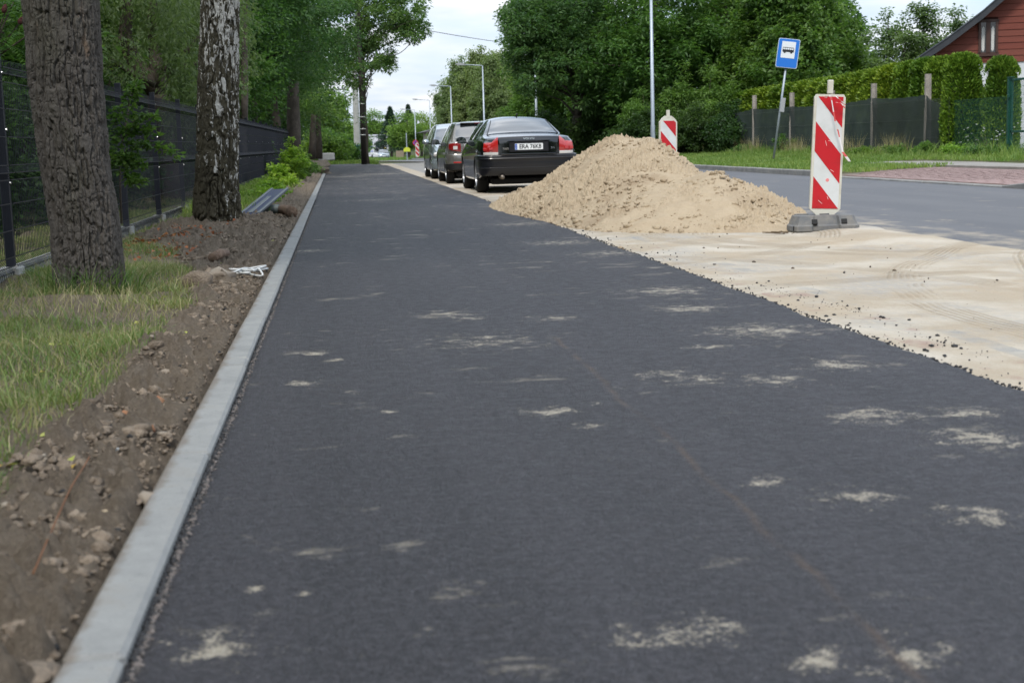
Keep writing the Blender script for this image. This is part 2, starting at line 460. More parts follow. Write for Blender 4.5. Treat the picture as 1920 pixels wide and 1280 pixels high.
    h = t.math('ADD', t.math('MULTIPLY', grain2, -1.0), t.math('MULTIPLY', grain, 0.6))
    bp = t.bump(h, 0.9, 0.009, t.bump(mid, 0.25, 0.01))
    t.l(bp, t.b.inputs['Normal'])
    t.l(t.ramp(mid, (0.3, 0.52), (0.7, 0.68)), t.b.inputs['Roughness'])
    return m
m_path = path_material()
py_ = [0.6]
while py_[-1] < 80: py_.append(py_[-1] + 0.012 + 0.0028 * py_[-1])
py_ = np.array(py_)
right = PR + 0.028 * fbm(py_ * 1.3, py_ * 0, octv=3, seed=3) + 0.022 * fbm(py_ * 9, py_ * 0 + 4, octv=4, seed=4, gain=0.75) - smooth(66, 76, py_) * 0.75
left = KR + 0.012 + 0.014 * (fbm(py_ * 14, py_ * 0 + 9, octv=4, seed=6, gain=0.8))
left = left - smooth(64, 72, py_) * 1.6
cols_ = []
zb = base_z(py_)
for k, (fx, z) in enumerate([(0, -0.035), (0, -0.002), (0.012, 0.0), (0.25, 0.0), (0.5, 0.0), (0.75, 0.0), (0.985, 0.0), (1.0, -0.010), (1.004, -0.05)]):
    cols_.append(np.stack([left + (right - left) * fx, py_, zb + z], -1))
V = np.stack(cols_, 1)
path = struct(mobj('path', np_mesh('path', V.reshape(-1, 3), grid_faces(len(py_), len(cols_)), m_path)))

# ---- kerb between the path and the verge, single concrete stones
m_kerb = mat('kerb_concrete', (0.30, 0.315, 0.32), 0.8, spec=0.3, var=(5.0, (0.37, 0.38, 0.375), 0.55), bump=(120, 0.35, 0.004))
t = NT(m_kerb)
kc = t.mix(t.ramp(t.noise(2.2, 8, 0.7), (0.62, 0.0), (0.72, 0.8)), t.ramp(t.noise(7, 7, 0.75), (0.35, (0.23, 0.235, 0.23)), (0.65, (0.32, 0.325, 0.315))), (0.55, 0.50, 0.42))
kc = t.mix(t.ramp(t.noise(3.5, 7, 0.75), (0.56, 0.0), (0.66, 0.45)), kc, (0.20, 0.18, 0.15))
kc = t.mix(t.ramp(t.noise(95, 3, 0.6), (0.64, 0.0), (0.72, 0.8)), kc, (0.12, 0.12, 0.13))
kc = t.mix(t.ramp(t.noise(230, 3, 0.7), (0.3, 0.4), (0.7, 0.0)), kc, (0.18, 0.185, 0.19))
sep = t.n('ShaderNodeSeparateXYZ'); t.l(t.geo.outputs['Position'], sep.inputs[0])
ed = t.math('ADD', t.math('MULTIPLY', t.math('SUBTRACT', KL, sep.outputs['X']), 9.0), t.noise(4.5, 7, .75))     # soil trodden on to the verge side
kc = t.mix(t.ramp(ed, (.22, 0.0), (.42, .75)), kc, (0.15, 0.125, 0.10))
t.l(kc, t.b.inputs['Base Color'])
kerb = struct(link(bpy.data.objects.new('edging_kerb', None))); kerb['label'] = 'grey concrete edging along the cycle path'
stones = []
for q in range(3):
    bmk = MB(); bmk.bbox((0, 0.848, -0.10), (KR - KL, 1.688, 0.22), 0.010)
    o = bmk.build('kerb_stone', m_kerb, kerb); stones.append(o)
kjoint = [G(395, 690 + 0, 0.01).y, 0]
rng = random.Random(4)
y0 = G(450, 690, 0.01).y
k0 = -int((y0 - 0.4) // 1.705)
for i in range(0, 40):
    y = y0 + (i + k0) * 1.705
    if y > 64: break
    o = stones[i] if i < 3 else link(stones[i % 3].copy())
    o.parent = kerb
    o.location = ((KL + KR) / 2 + rng.uniform(-.0012, .0012), y, 0.016 + rng.uniform(-.001, .001)); o.rotation_euler = (0, rng.uniform(-.004, .004), rng.uniform(-.0008, .0008))
# bend of the kerb at its far end
px0 = Vector(((KL + KR) / 2, y, 0.016)); ang = 0
for i in range(4):
    ang += 0.22
    o = link(stones[0].copy()); o.parent = kerb; o.location = px0; o.rotation_euler = (0, 0, ang)
    px0 = px0 + Vector((-math.sin(ang), math.cos(ang), 0)) * 1.70

# crumbs of asphalt against the kerb and along the outer edge of the mat, loose grains on the sand
def rock_proto(seed, sub=1, rough=0.25):
    bm = bmesh.new(); bmesh.ops.create_icosphere(bm, subdivisions=sub, radius=1)
    rr = random.Random(seed)
    o = Vector((rr.uniform(0, 99), rr.uniform(0, 99), rr.uniform(0, 99)))
    from mathutils import noise as mn
    for v in bm.verts:
        v.co *= 1 + rough * (mn.noise(v.co * 1.3 + o) * 1.6 + mn.noise(v.co * 3.1 + o) * 0.7)
    V = np.array([v.co[:] for v in bm.verts]); bm.verts.index_update(); F = np.array([[v.index for v in f.verts] for f in bm.faces]); bm.free()
    return V, F
RP = [rock_proto(i, 1, 0.5) for i in range(5)]
def scatter_rocks(name, P, S, m, seed=0, flat=0.7):
    rg = np.random.default_rng(seed); VV, FF, off = [], [], 0
    for p, s in zip(P, S):
        V0, F0 = RP[rg.integers(5)]
        a = rg.uniform(0, 6.28); ca, sa = math.cos(a), math.sin(a)
        sc = s * rg.uniform(0.7, 1.3, 3); v = V0 * sc; v[:, 2] *= flat
        v = np.stack([v[:, 0] * ca - v[:, 1] * sa, v[:, 0] * sa + v[:, 1] * ca, v[:, 2]], -1) + p
        VV.append(v); FF.append(F0 + off); off += len(V0)
    return mobj(name, np_mesh(name, np.concatenate(VV), np.concatenate(FF), m, False))
m_crumb = mat('asphalt_crumb', (0.018, 0.018, 0.02), 0.6, spec=0.5, bump=(300, 0.6, 0.004))
m_crumb2 = mat('pale_grit', (0.20, 0.17, 0.155), 0.8, var=(60, (0.05, 0.05, 0.05), 0.5))
rg = np.random.default_rng(5)
n = 4200; yy = 1.2 + 24 * rg.random(n) ** 1.7
P = np.stack([KR + 0.006 + rg.normal(0, 0.005, n), yy, np.full(n, 0.001)], -1)
o = scatter_rocks('asphalt_crumbs', P, rg.uniform(0.002, 0.0065, n), m_crumb, 1); stuff(o, 'dark asphalt crumbs in the joint beside the grey edging', 'crumbs')
n = 4200; yy = 1.2 + 20 * rg.random(n) ** 1.7
P = np.stack([KR + 0.016 + rg.normal(0, 0.005, n), yy, np.full(n, 0.0)], -1)
o = scatter_rocks('joint_grit', P, rg.uniform(0.002, 0.005, n), m_crumb2, 2); stuff(o, 'pale reddish grit along the joint beside the grey edging', 'grit')
n = 1500; yy = 3.8 + 22 * rg.random(n) ** 1.5
P = np.stack([PR + 0.008 + rg.normal(0, 0.014, n), yy, -0.022 + 0.018 * rg.random(n)], -1)
o = scatter_rocks('asphalt_grains', P, rg.uniform(0.003, 0.008, n), m_crumb, 3); stuff(o, 'black asphalt grains along the ragged outer edge of the path', 'grains')

# ---- parking bay: paved strip buried under blown sand
BZ = -0.032
def sand_material(name, bay):
    m = mat(name, (0.45, 0.37, 0.26), 0.95, spec=0.12); t = NT(m)
    sep = t.n('ShaderNodeSeparateXYZ'); t.l(t.geo.outputs['Position'], sep.inputs[0])
    lo_, hi_ = ((0.37, 0.315, 0.24), (0.52, 0.46, 0.37)) if bay else ((0.38, 0.30, 0.205), (0.54, 0.445, 0.32))
    c = t.mix(t.noise(2.4 if bay else 5, 7, 0.65), lo_, hi_)
    c = t.mix(t.ramp(t.noise(350, 2, 0.6), (0.3, 0.0), (0.72, 0.55)), c, (0.31, 0.24, 0.16))
    if bay:
        drag = t.mapped((1.0, 0.28, 1.0), rot=(0, 0, R(24)))
        c = t.mix(t.ramp(t.noise(2.6, 6, 0.6, drag), (0.50, 0.0), (0.66, 0.7)), c, (0.43, 0.35, 0.255))
        c = t.mix(t.ramp(t.noise(1.1, 6, 0.6), (0.45, 0.0), (0.62, 0.6)), c, (0.58, 0.54, 0.47))
        # thin places: the grey paving and its joints show through the dust
        bt = t.n('ShaderNodeTexBrick'); bt.inputs['Scale'].default_value = 1.0; bt.inputs['Brick Width'].default_value = .2; bt.inputs['Row Height'].default_value = .1; bt.inputs['Mortar Size'].default_value = .006
        bt.inputs['Color1'].default_value = (.34, .33, .31, 1); bt.inputs['Color2'].default_value = (.38, .37, .35, 1); bt.inputs['Mortar'].default_value = (.50, .43, .33, 1)
        t.l(t.geo.outputs['Position'], bt.inputs['Vector'])
        tm = t.math('ADD', t.noise(0.8, 7, 0.72, t.mapped((1.0, 0.6, 1.0), rot=(0, 0, R(-15)))), t.math('MULTIPLY', t.math('SUBTRACT', t.noise(30, 3, .6), .5), .14))
        c = t.mix(t.ramp(tm, (0.50, 0.0), (0.62, 0.65)), c, bt.outputs['Color'])
        # grey edging row and pink pavers that show where the sand is thin
        xw = t.math('ADD', sep.outputs['X'], t.math('MULTIPLY', t.math('SUBTRACT', t.noise(7, 5), 0.5), 0.05))
        d1 = t.math('ABSOLUTE', t.math('SUBTRACT', xw, 2.80))
        thin = t.noise(1.3, 6, 0.68)
        mk = t.math('MULTIPLY', t.math('LESS_THAN', d1, 0.05), t.ramp(thin, (0.50, 0.0), (0.64, 0.55)))
        c = t.mix(mk, c, (0.23, 0.26, 0.28))
        d2 = t.math('ABSOLUTE', t.math('SUBTRACT', xw, 2.60))
        mk2 = t.math('MULTIPLY', t.math('LESS_THAN', d2, 0.13), t.ramp(t.noise(2.3, 7, 0.7), (0.56, 0.0), (0.68, 0.6)))
        c = t.mix(mk2, c, (0.27, 0.15, 0.14))
        far = t.n('ShaderNodeMapRange'); far.inputs['From Min'].default_value = 26; far.inputs['From Max'].default_value = 50
        far.inputs['To Min'].default_value = -0.12; far.inputs['To Max'].default_value = 0.22; t.l(sep.outputs['Y'], far.inputs['Value'])
        gm = t.ramp(t.math('ADD', t.noise(0.9, 6, 0.65), far.outputs[0]), (0.50, 0.0), (0.66, 0.85))
        gm2 = t.math('MULTIPLY', gm, t.math('GREATER_THAN', sep.outputs['X'], 2.86))
        c = t.mix(gm2, c, (0.26, 0.26, 0.26))
    t.l(c, t.b.inputs['Base Color'])
    h = t.math('ADD', t.math('MULTIPLY', t.noise(30, 5), 1.0), t.math('MULTIPLY', t.noise(170, 3), 0.3))
    prev = t.bump(h, 0.55, 0.02)
    if not bay:   # damp darker sand turned up in bands
        c = t.mix(t.ramp(t.noise(1.5, 6, 0.65), (0.50, 0.0), (0.68, 0.7)), c, (0.29, 0.215, 0.14)); t.l(c, t.b.inputs['Base Color'])
    if bay:   # tyre tracks: sets of parallel grooves along wide arcs, partly blown over
        for (cx_, cy_, r0, wd) in ((6.6, 12.9, 3.15, .13), (6.9, 13.2, 3.9, .13), (-1.2, 7.4, 5.2, .14), (0.4, 14.2, 4.35, .12), (9.5, 7.2, 5.2, .15), (9.2, 6.4, 6.1, .14), (5.0, 3.0, 6.0, .13)):
            d = t.n('ShaderNodeVectorMath', operation='DISTANCE'); t.l(t.geo.outputs['Position'], d.inputs[0]); d.inputs[1].default_value = (cx_, cy_, BZ)
            dr = t.math('SUBTRACT', t.math('ADD', d.outputs['Value'], t.math('MULTIPLY', t.math('SUBTRACT', t.noise(0.8, 2), .5), .12)), r0)
            groove = t.math('SINE', t.math('MULTIPLY', dr, 6.283 / .042))
            inm = t.math('MULTIPLY', t.ramp(t.math('ABSOLUTE', dr), (wd * .8, 1.0), (wd, 0.0)), t.ramp(t.noise(1.1, 4, .6, t.mapped((1, 1, 1), loc=(cx_, 0, 0))), (.40, 0.0), (.52, 1.0)))
            prev = t.bump(t.math('MULTIPLY', groove, inm), 0.55, 0.008, prev)
            c = t.mix(t.math('MULTIPLY', inm, t.math('ADD', t.math('MULTIPLY', groove, .3), .35)), c, (0.33, 0.27, 0.195))
        t.l(c, t.b.inputs['Base Color'])
        prev = t.bump(t.noise(5, 5, .6, t.mapped((1, .5, 1), rot=(0, 0, R(30)))), .6, .05, prev)
    t.l(prev, t.b.inputs['Normal'])
    return m
m_bay = sand_material('bay_sand', True)
xs = np.linspace(PR - 0.12, RL + 0.34, 40)
ys = [2.5]
while ys[-1] < 76: ys.append(ys[-1] + 0.03 + 0.006 * ys[-1])
ys = np.array(ys)
XX, YY = np.meshgrid(xs, ys, indexing='ij')
edge = RL + 0.10 + 0.22 * fbm(YY[0] * 0.7, YY[0] * 0 + 2, octv=5, seed=21)[None, :]
XX = PR - 0.12 + (XX - xs[0]) / (xs[-1] - xs[0]) * (edge - PR + 0.12)
ZZ = BZ + 0.006 * fbm(XX * 2.2, YY * 2.2, octv=4, seed=11) + base_z(YY) + 0.031 * smooth(RL - 0.5, RL - 0.12, XX)
ZZ[-1, :] = base_z(YY[-1, :]) - 0.001; ZZ[0, :] -= 0.01
bay = struct(mobj('parking_bay', np_mesh('parking_bay', np.stack([XX, YY, ZZ], -1).reshape(-1, 3), grid_faces(len(xs), len(ys)), m_bay, True)))

n = 420; yy = 4.5 + 12 * rg.random(n) ** 1.3
xx = PR + 0.05 + rg.gamma(1.6, 0.10, n)
lump = np.array([(2.62, 5.9), (2.68, 7.3), (2.60, 8.2)])
k = n // 3; w = rg.integers(0, 3, k); xx[:k] = lump[w, 0] + rg.normal(0, 0.05, k); yy[:k] = lump[w, 1] + rg.normal(0, 0.28, k)
P = np.stack([xx, yy, np.full(n, BZ + 0.004)], -1)
o = scatter_rocks('asphalt_granules', P, 0.002 + 0.010 * rg.random(n) ** 5, m_crumb, 6); stuff(o, 'black granules sprinkled over the sand beside the path', 'granules')
n = 170
P = np.stack([rg.uniform(2.9, 5.3, n), 5 + 11 * rg.random(n), np.full(n, BZ + 0.006)], -1)
m_peb = mat('small_pebble', (0.20, 0.15, 0.10), 0.85, var=(3, (0.08, 0.075, 0.07), 0.5))
o = scatter_rocks('sand_pebbles', P, 0.002 + 0.010 * rg.random(n) ** 4, m_peb, 7); stuff(o, 'small pebbles and twig bits strewn on the sandy bay', 'pebbles')

# ---- road
m_road = mat('road_asphalt', (0.115, 0.118, 0.128), 0.7, spec=0.35); t = NT(m_road)
c = t.mix(t.noise(220, 3, 0.7), (0.075, 0.077, 0.084), (0.140, 0.143, 0.153))
c = t.mix(t.ramp(t.noise(0.7, 6, 0.6, t.mapped((2.2, 0.35, 1))), (0.42, 0.0), (0.68, 0.5)), c, (0.15, 0.15, 0.155))
sep = t.n('ShaderNodeSeparateXYZ'); t.l(t.geo.outputs['Position'], sep.inputs[0])
dd = t.n('ShaderNodeMapRange'); dd.inputs['From Min'].default_value = RL; dd.inputs['From Max'].default_value = RL + 1.3
dd.inputs['To Min'].default_value = 0.26; dd.inputs['To Max'].default_value = 0.0; t.l(sep.outputs['X'], dd.inputs['Value'])
c = t.mix(t.ramp(t.math('ADD', t.noise(2.0, 7, 0.68, t.mapped((1.2, 0.7, 1))), dd.outputs[0]), (0.60, 0.0), (0.82, 0.75)), c, (0.42, 0.36, 0.27))
t.l(c, t.b.inputs['Base Color']); t.l(t.bump(t.noise(240, 3), 0.35, 0.006), t.b.inputs['Normal'])
ys = np.concatenate([np.linspace(-20, 76, 25), np.linspace(80, 200, 25), [300, 900]])
V = np.stack([np.stack([np.full(len(ys), x), ys, base_z(ys) - 0.004], -1) for x in (RL - 0.03, 6.5, 8.5, RR)], 1)
road = struct(mobj('road', np_mesh('road', V.reshape(-1, 3), grid_faces(len(ys), 4), m_road)))

# far kerb: stones 1 m long, lowered at the driveway
m_kerb2 = mat('road_kerb_concrete', (0.20, 0.20, 0.195), 0.85, var=(3, (0.27, 0.265, 0.25), 0.5), bump=(60, 0.4, 0.01))
kerb2 = struct(link(bpy.data.objects.new('road_kerb', None))); kerb2['label'] = 'grey road kerb in front of the grass verge'
k2 = MB().bbox((0, 0.496, -0.10), (0.15, 0.992, 0.22), 0.015).build('kerb_stone', m_kerb2, kerb2)
DW0, DW1 = 20.2, 29.6      # driveway along y
for i in range(0, 66):
    y = 14.0 + i
    o = k2 if i == 0 else link(k2.copy()); o.parent = kerb2
    low = DW0 <= y < DW1
    o.location = (RR + 0.075, y, (0.018 if low else 0.105 if y > DW1 or y < DW0 - 1.01 else 0.098) + rng.uniform(-.004, .004) + tz(0, y))
    if DW0 - 1.01 < y < DW0: o.rotation_euler = (-math.atan(.08), 0, 0)
    else: o.rotation_euler = (0, 0, rng.uniform(-.004, .004))
o = MB().box((0, 60, -0.10), (0.15, 120, 0.2)).build('kerb_run', m_kerb2, kerb2); o.location = (RR + 0.075, 80, 0.10); o.rotation_euler = (-0.0085, 0, 0)

# ---- verge beyond the road, footway and paved driveway
m_verge = mat('verge_soil', (0.07, 0.08, 0.035), 0.95, spec=0.1, var=(1.2, (0.13, 0.11, 0.07), 0.6), bump=(12, 0.7, 0.04))
xs = np.concatenate([[RR + 0.152, RR + 0.2], np.linspace(RR + 0.4, 24, 40)])
ys = np.linspace(10, 110, 200)
XX, YY = np.meshgrid(xs, ys, indexing='ij')
ZZ = base_z(YY) + 0.105 + 0.10 * smooth(11, 15.5, XX) + 0.03 * fbm(XX * .8, YY * .8, octv=3, seed=31) * smooth(10.4, 11.5, XX)
indrv = ((YY > DW0 - 0.6) & (YY < DW1 + 0.8)) | ((XX > 12.6) & (XX < 14.6) & (YY < DW1 + 4.0))
ZZ = np.where(indrv & (XX < 16.2), ZZ - 0.17, ZZ)
verge = struct(mobj('verge', np_mesh('verge', np.stack([XX, YY, ZZ], -1).reshape(-1, 3), grid_faces(len(xs), len(ys)), m_verge, True)))
def driveway_z(x): return 0.035 + 0.085 * smooth(RR + 0.15, 13.0, x)
m_paver = mat('pink_paver', (0.27, 0.175, 0.165), 0.85, var=(1.1, (0.33, 0.235, 0.22), 0.5), bump=(80, 0.3, 0.004))
t = NT(m_paver); oi = t.n('ShaderNodeObjectInfo')
pc = t.mix(t.noise(1.6, 6, 0.7), (0.22, 0.135, 0.13), (0.34, 0.25, 0.23)); pc = t.mix(t.math('MULTIPLY', oi.outputs['Random'], 0.5), pc, (0.30, 0.22, 0.20)); t.l(pc, t.b.inputs['Base Color'])
drive = struct(link(bpy.data.objects.new('driveway', None))); drive['label'] = 'pink block paved driveway crossing to the green gate'
bed = MB()
for i in range(12):
    x0, x1 = RR + 0.15 + i * 0.52, RR + 0.15 + (i + 1) * 0.52
    bed.quad((x0, DW0 - 0.6, driveway_z(x0) - 0.012), (x1, DW0 - 0.6, driveway_z(x1) - 0.012), (x1, DW1 + .1, driveway_z(x1) - 0.012), (x0, DW1 + .1, driveway_z(x0) - 0.012))
bed.build('joint_sand', mat('joint_sand', (0.16, 0.13, 0.10), 0.95), drive)
def in_drive(x, y):
    fl0 = DW0 + max(0, (x - RR - 1.2)) * 0.0; fl1 = DW1 - 1.2 * smooth(0, 1.5, np.array(1.6 - (x - RR)))
    return fl0 <= y <= fl1
pav = []
x = RR + 0.26
row = 0
while x < 16.1:
    y = DW0 - (0.1 if row % 2 else 0)
    while y < DW1:
        if in_drive(x, y): pav.append((x, y))
        y += 0.205
    x += 0.105; row += 1
pav.sort(key=lambda p: p[1] + abs(p[0] - 10.5) * 0.8)
pv0 = None
rest = MB()
for i, (x, y) in enumerate(pav):
    z = float(driveway_z(x)) + rng.uniform(-.003, .003)
    if i < 300:
        if pv0 is None: o = pv0 = MB().bbox((0, 0, -0.02), (0.099, 0.199, 0.05), 0.005).build('paver', m_paver, drive)
        else: o = link(pv0.copy()); o.parent = drive
        o.location = (x, y, z); o.rotation_euler = (rng.uniform(-.01, .01), 0, 0)
    else:
        rest.box((x, y, z - 0.01), (0.099, 0.199, 0.026), taper=0.95)
stuff(rest.build('pavers', m_paver, drive, fix=False))
m_walk = mat('footway_concrete', (0.28, 0.265, 0.24), 0.9, var=(2, (0.22, 0.205, 0.18), 0.5), bump=(50, 0.3, 0.005))
foot = MB()
for i in range(0, 42):     # footway slabs along the fence
    y = 8.0 + i * 0.63
    for j in range(3):
        if y < DW0 - 0.5 or y > DW1 + 0.2:
            pass
        foot.bbox((13.05 + j * 0.505, y, 0.14 + rng.uniform(-.003, .003)), (0.5, 0.622, 0.06), 0.006)
fw = struct(link(bpy.data.objects.new('footway', None)))
stuff(foot.build('slabs', m_walk, fw))

# ---- sand heap
m_heap = sand_material('heap_sand', False)
def heap_z(X, Y):
    def cone(cx, cy, rx, ry, h, p=1.0, rot=0.0):
        dx, dy = X - cx, Y - cy
        ca, sa = math.cos(rot), math.sin(rot)
        u, v = (dx * ca + dy * sa) / rx, (-dx * sa + dy * ca) / ry
        r = np.sqrt(u * u + v * v + 0.012) - 0.11
        return h * (1 - r * p)
    wob = 0.10 * fbm(X * 1.1, Y * 1.1, octv=3, seed=41)
    a = cone(3.52, 17.9, 1.28, 3.3, 0.98) + wob * 0.6
    a2 = cone(3.78, 17.2, 0.98, 2.6, 0.93) + wob * 0.5
    b = cone(4.10, 15.2, 0.88, 1.7, 0.57) + wob * 0.6
    c = cone(3.35, 16.1, 0.85, 1.9, 0.48) + wob * 0.5
    d = cone(3.65, 15.1, 0.95, 1.2, 0.36) + wob * 0.4
    e = cone(2.72, 19.7, 0.66, 2.2, 0.38) + wob * 0.4
    zs = np.stack([a, a2, b, c, d, e]); k = 16.0
    z = np.log(np.exp(zs * k).sum(0)) / k - 0.035
    return z
nx, ny = 480, 760
xs = np.linspace(1.85, 5.5, nx); ys = np.linspace(12.9, 23.0, ny)
XX, YY = np.meshgrid(xs, ys, indexing='ij')
Z0 = heap_z(XX, YY)
fade = smooth(-0.03, 0.10, Z0)
patch = smooth(-0.25, 0.25, fbm(XX * 1.5, YY * 1.1, octv=4, seed=51) * 1.6 + 0.22 + 0.25 * smooth(0.3, 0.8, Z0))
d1, d2, cid = worley(XX * 19 + 0.6 * fbm(XX * 9, YY * 9, seed=3), YY * 14 + 0.6 * fbm(XX * 8, YY * 8, seed=13), seed=61)
d1b, _, cidb = worley(XX * 40, YY * 29, seed=62)
lump_ = np.clip(0.66 - d1, 0, 1) * (cid > 0.22) * cid
lumpb = np.clip(0.6 - d1b, 0, 1) * (cidb > 0.4)
ZZ = Z0 + fade * (patch * (0.080 * lump_ + 0.050 * lumpb) + 0.026 * fbm(XX * 8, YY * 8, octv=5, seed=71, gain=.62) * (0.35 + patch)
                  + 0.045 * fbm(XX * 2.6, YY * 2.2, octv=3, seed=73))
ZZ = np.where(Z0 < -0.05, -0.09, np.maximum(ZZ + BZ + 0.005, -0.09 + 0 * ZZ))
ZZ = np.clip(ZZ, -0.09, None)
me = np_mesh('sand_heap', np.stack([XX - 3.7, YY - 17, ZZ], -1).reshape(-1, 3), grid_faces(nx, ny), m_heap, True)
bm = bmesh.new(); bm.from_mesh(me)
dead = [v for v in bm.verts if v.co.z < -0.085]
bmesh.ops.delete(bm, geom=dead, context='VERTS'); bm.to_mesh(me); bm.free()
heap = mobj('sand_heap', me); heap.location = (3.7, 17, 0)
tag(heap, 'big heap of pale building sand tipped between the cars and the warning board', 'sand heap')
def heap_surface(x, y): return float(heap_z(np.array([x]), np.array([y]))[0]) + BZ
# loose lumps rolled down the heap
n = 7000; xx = rg.uniform(2.2, 5.0, n); yy = rg.uniform(13.6, 21.5, n); zz = heap_z(xx, yy)
kk = zz > -0.02; xx, yy, zz = xx[kk], yy[kk], zz[kk]
P = np.stack([xx, yy, zz + BZ + 0.01], -1)
o = scatter_rocks('sand_clods', P, 0.006 + 0.035 * rg.random(len(xx)) ** 6, m_heap, 9); stuff(o, 'crumbly clods of sand on the slopes of the heap', 'clods')

# ---- left verge: churned soil beside the kerb and worn grass towards the fence
m_dirt = mat('verge_dirt', (0.16, 0.115, 0.08), 0.95, spec=0.15); t = NT(m_dirt)
c = t.mix(t.noise(3.2, 8, 0.7), (0.15, 0.12, 0.092), (0.33, 0.27, 0.205))
c = t.mix(t.ramp(t.noise(60, 4, 0.7), (0.45, 0.0), (0.7, 0.6)), c, (0.36, 0.30, 0.235))
c = t.mix(t.ramp(t.noise(11, 6, 0.78), (0.58, 0.0), (0.70, 0.7)), c, (0.06, 0.048, 0.04))
c = t.mix(t.ramp(t.noise(24, 5, 0.78), (0.54, 0.0), (0.66, 0.8)), c, (0.33, 0.275, 0.215))
sep = t.n('ShaderNodeSeparateXYZ'); t.l(t.geo.outputs['Position'], sep.inputs[0])
mk = t.ramp(t.math('ADD', sep.outputs['X'], t.math('MULTIPLY', t.noise(5, 5), 0.5)), (-0.62 + 0.15, 0.0), (-0.40 + 0.15, 0.75))
c = t.mix(t.math('MULTIPLY', mk, t.ramp(t.noise(4, 6, 0.7), (0.40, 0.0), (0.6, 1.0))), c, (0.035, 0.03, 0.027))
t.l(c, t.b.inputs['Base Color'])
t.l(t.bump(t.noise(38, 6, 0.75), 1.0, 0.06, t.bump(t.noise(220, 3), 0.5, 0.008)), t.b.inputs['Normal'])
def verge_h(x, y):
    """height of the left verge"""
    x = np.asarray(x, float); y = np.asarray(y, float)
    d = KL - x                                     # distance from the kerb
    h = 0.035 * smooth(0.0, 0.35, d) + 0.03 * smooth(0.2, 1.2, d) + 0.05 * fbm(x * 1.6, y * 1.3, octv=3, seed=81) * smooth(0.03, 0.5, d)
    h = h + 0.10 * np.exp(-((x + 0.82) / 0.16) ** 2 - ((y - 6.1) / 0.32) ** 2)        # mound beside the kerb
    h = h + 0.05 * np.exp(-((x + 1.0) / 0.3) ** 2 - ((y - 13.5) / 1.6) ** 2)
    return h
dirt_edge = lambda y: KL - (0.62 + 0.055 * y + 0.14 * np.sin(y * 1.7) * 0.6)
def dirtiness(x, y):
    x = np.asarray(x, float); y = np.asarray(y, float)
    e = np.interp(y, [1, 3.3, 4.2, 5.1, 5.9, 8.3, 10, 12.2, 14.3, 17, 20, 30, 80], [-.84, -.84, -.95, -.90, -.84, -.82, -1.0, -1.4, -2.0, -2.0, -1.35, -1.3, -1.3]) - 0.07 * fbm(y * 0.9, y * 0 + 3, octv=3, seed=83) - 0.06 * fbm(x * 5, y * 3, octv=2, seed=84)
    e = np.where(y > 190, KL - 0.9 - 0.1 * fbm(y * .5, y * 0, octv=2, seed=85), e)
    return smooth(-0.06, 0.06, x - e)
xs = np.linspace(-3.4, KL + 0.012, 200)
ys = [1.3]
while ys[-1] < 76: ys.append(ys[-1] + 0.009 + 0.0042 * ys[-1])
ys = np.array(ys)
XX, YY = np.meshgrid(xs, ys, indexing='ij')
D = dirtiness(XX, YY)
d1, d2, cid = worley(XX * 11, YY * 11, seed=91); d3, _, cid3 = worley(XX * 26, YY * 26, seed=92)
cl = np.clip(0.55 - d1, 0, 1) * (cid > 0.62) * (cid - 0.3); cl2 = np.clip(0.55 - d3, 0, 1) * (cid3 > 0.5)
near = smooth(0.0, 0.05, KL - XX)
ZZ = verge_h(XX, YY) + near * D * (0.17 * cl + 0.08 * cl2 + 0.06 * fbm(XX * 9, YY * 9, octv=5, seed=95, gain=0.65) + 0.05 * fbm(XX * 3.5, YY * 3.5, octv=3, seed=96)) - 0.03 * smooth(0.05, 0.0, KL - XX) + base_z(YY)
verge_l = struct(mobj('dirt_verge', np_mesh('dirt_verge', np.stack([XX, YY, ZZ], -1).reshape(-1, 3), grid_faces(len(xs), len(ys)), m_dirt, True)))
def vz(x, y): return float(verge_h(np.array([x]), np.array([y]))[0] + base_z(y))

# stones and clods in the soil
m_stone = mat('field_stone', (0.22, 0.18, 0.14), 0.85, var=(8, (0.30, 0.26, 0.21), 0.5), bump=(60, 0.5, 0.01))
m_clod = mat('soil_clod', (0.15, 0.12, 0.092), 0.95, spec=0.1, var=(12, (0.27, 0.22, 0.17), 0.5), bump=(90, 0.8, 0.02))
m_tar = mat('tar_lump', (0.015, 0.014, 0.014), 0.7, bump=(90, 0.8, 0.02))
n = 16000; yy = 1.5 + 24 * rg.random(n) ** 1.5; xx = KL - 0.04 - 1.6 * rg.random(n)
kk = dirtiness(xx, yy) > 0.5; xx, yy = xx[kk], yy[kk]
zz = verge_h(xx, yy) + base_z(yy) + 0.01
o = scatter_rocks('soil_clods', np.stack([xx, yy, zz], -1), 0.004 + 0.028 * rg.random(len(xx)) ** 3.5, m_clod, 12); stuff(o, 'brown clods of soil scattered over the churned verge', 'soil')
n = 420; yy = 1.5 + 18 * rg.random(n) ** 1.5; xx = KL - 0.03 - 0.22 * rg.random(n) ** 1.5
zz = verge_h(xx, yy) + 0.012
n2 = 15000; y2 = 1.4 + 9 * rg.random(n2) ** 1.4; x2 = KL - 0.02 - 0.9 * rg.random(n2); k2_ = dirtiness(x2, y2) > 0.5; x2, y2 = x2[k2_], y2[k2_]
o = scatter_rocks('soil_crumbs', np.stack([x2, y2, verge_h(x2, y2) + .012], -1), 0.002 + 0.009 * rg.random(len(x2)) ** 2, m_clod, 15); stuff(o, 'fine crumbs of dry soil on the near part of the verge', 'soil')
o = scatter_rocks('tar_crumbs', np.stack([xx, yy, zz], -1), 0.003 + 0.012 * rg.random(n) ** 3, m_tar, 13); stuff(o, 'black lumps of spilt asphalt in the soil against the edging', 'crumbs')
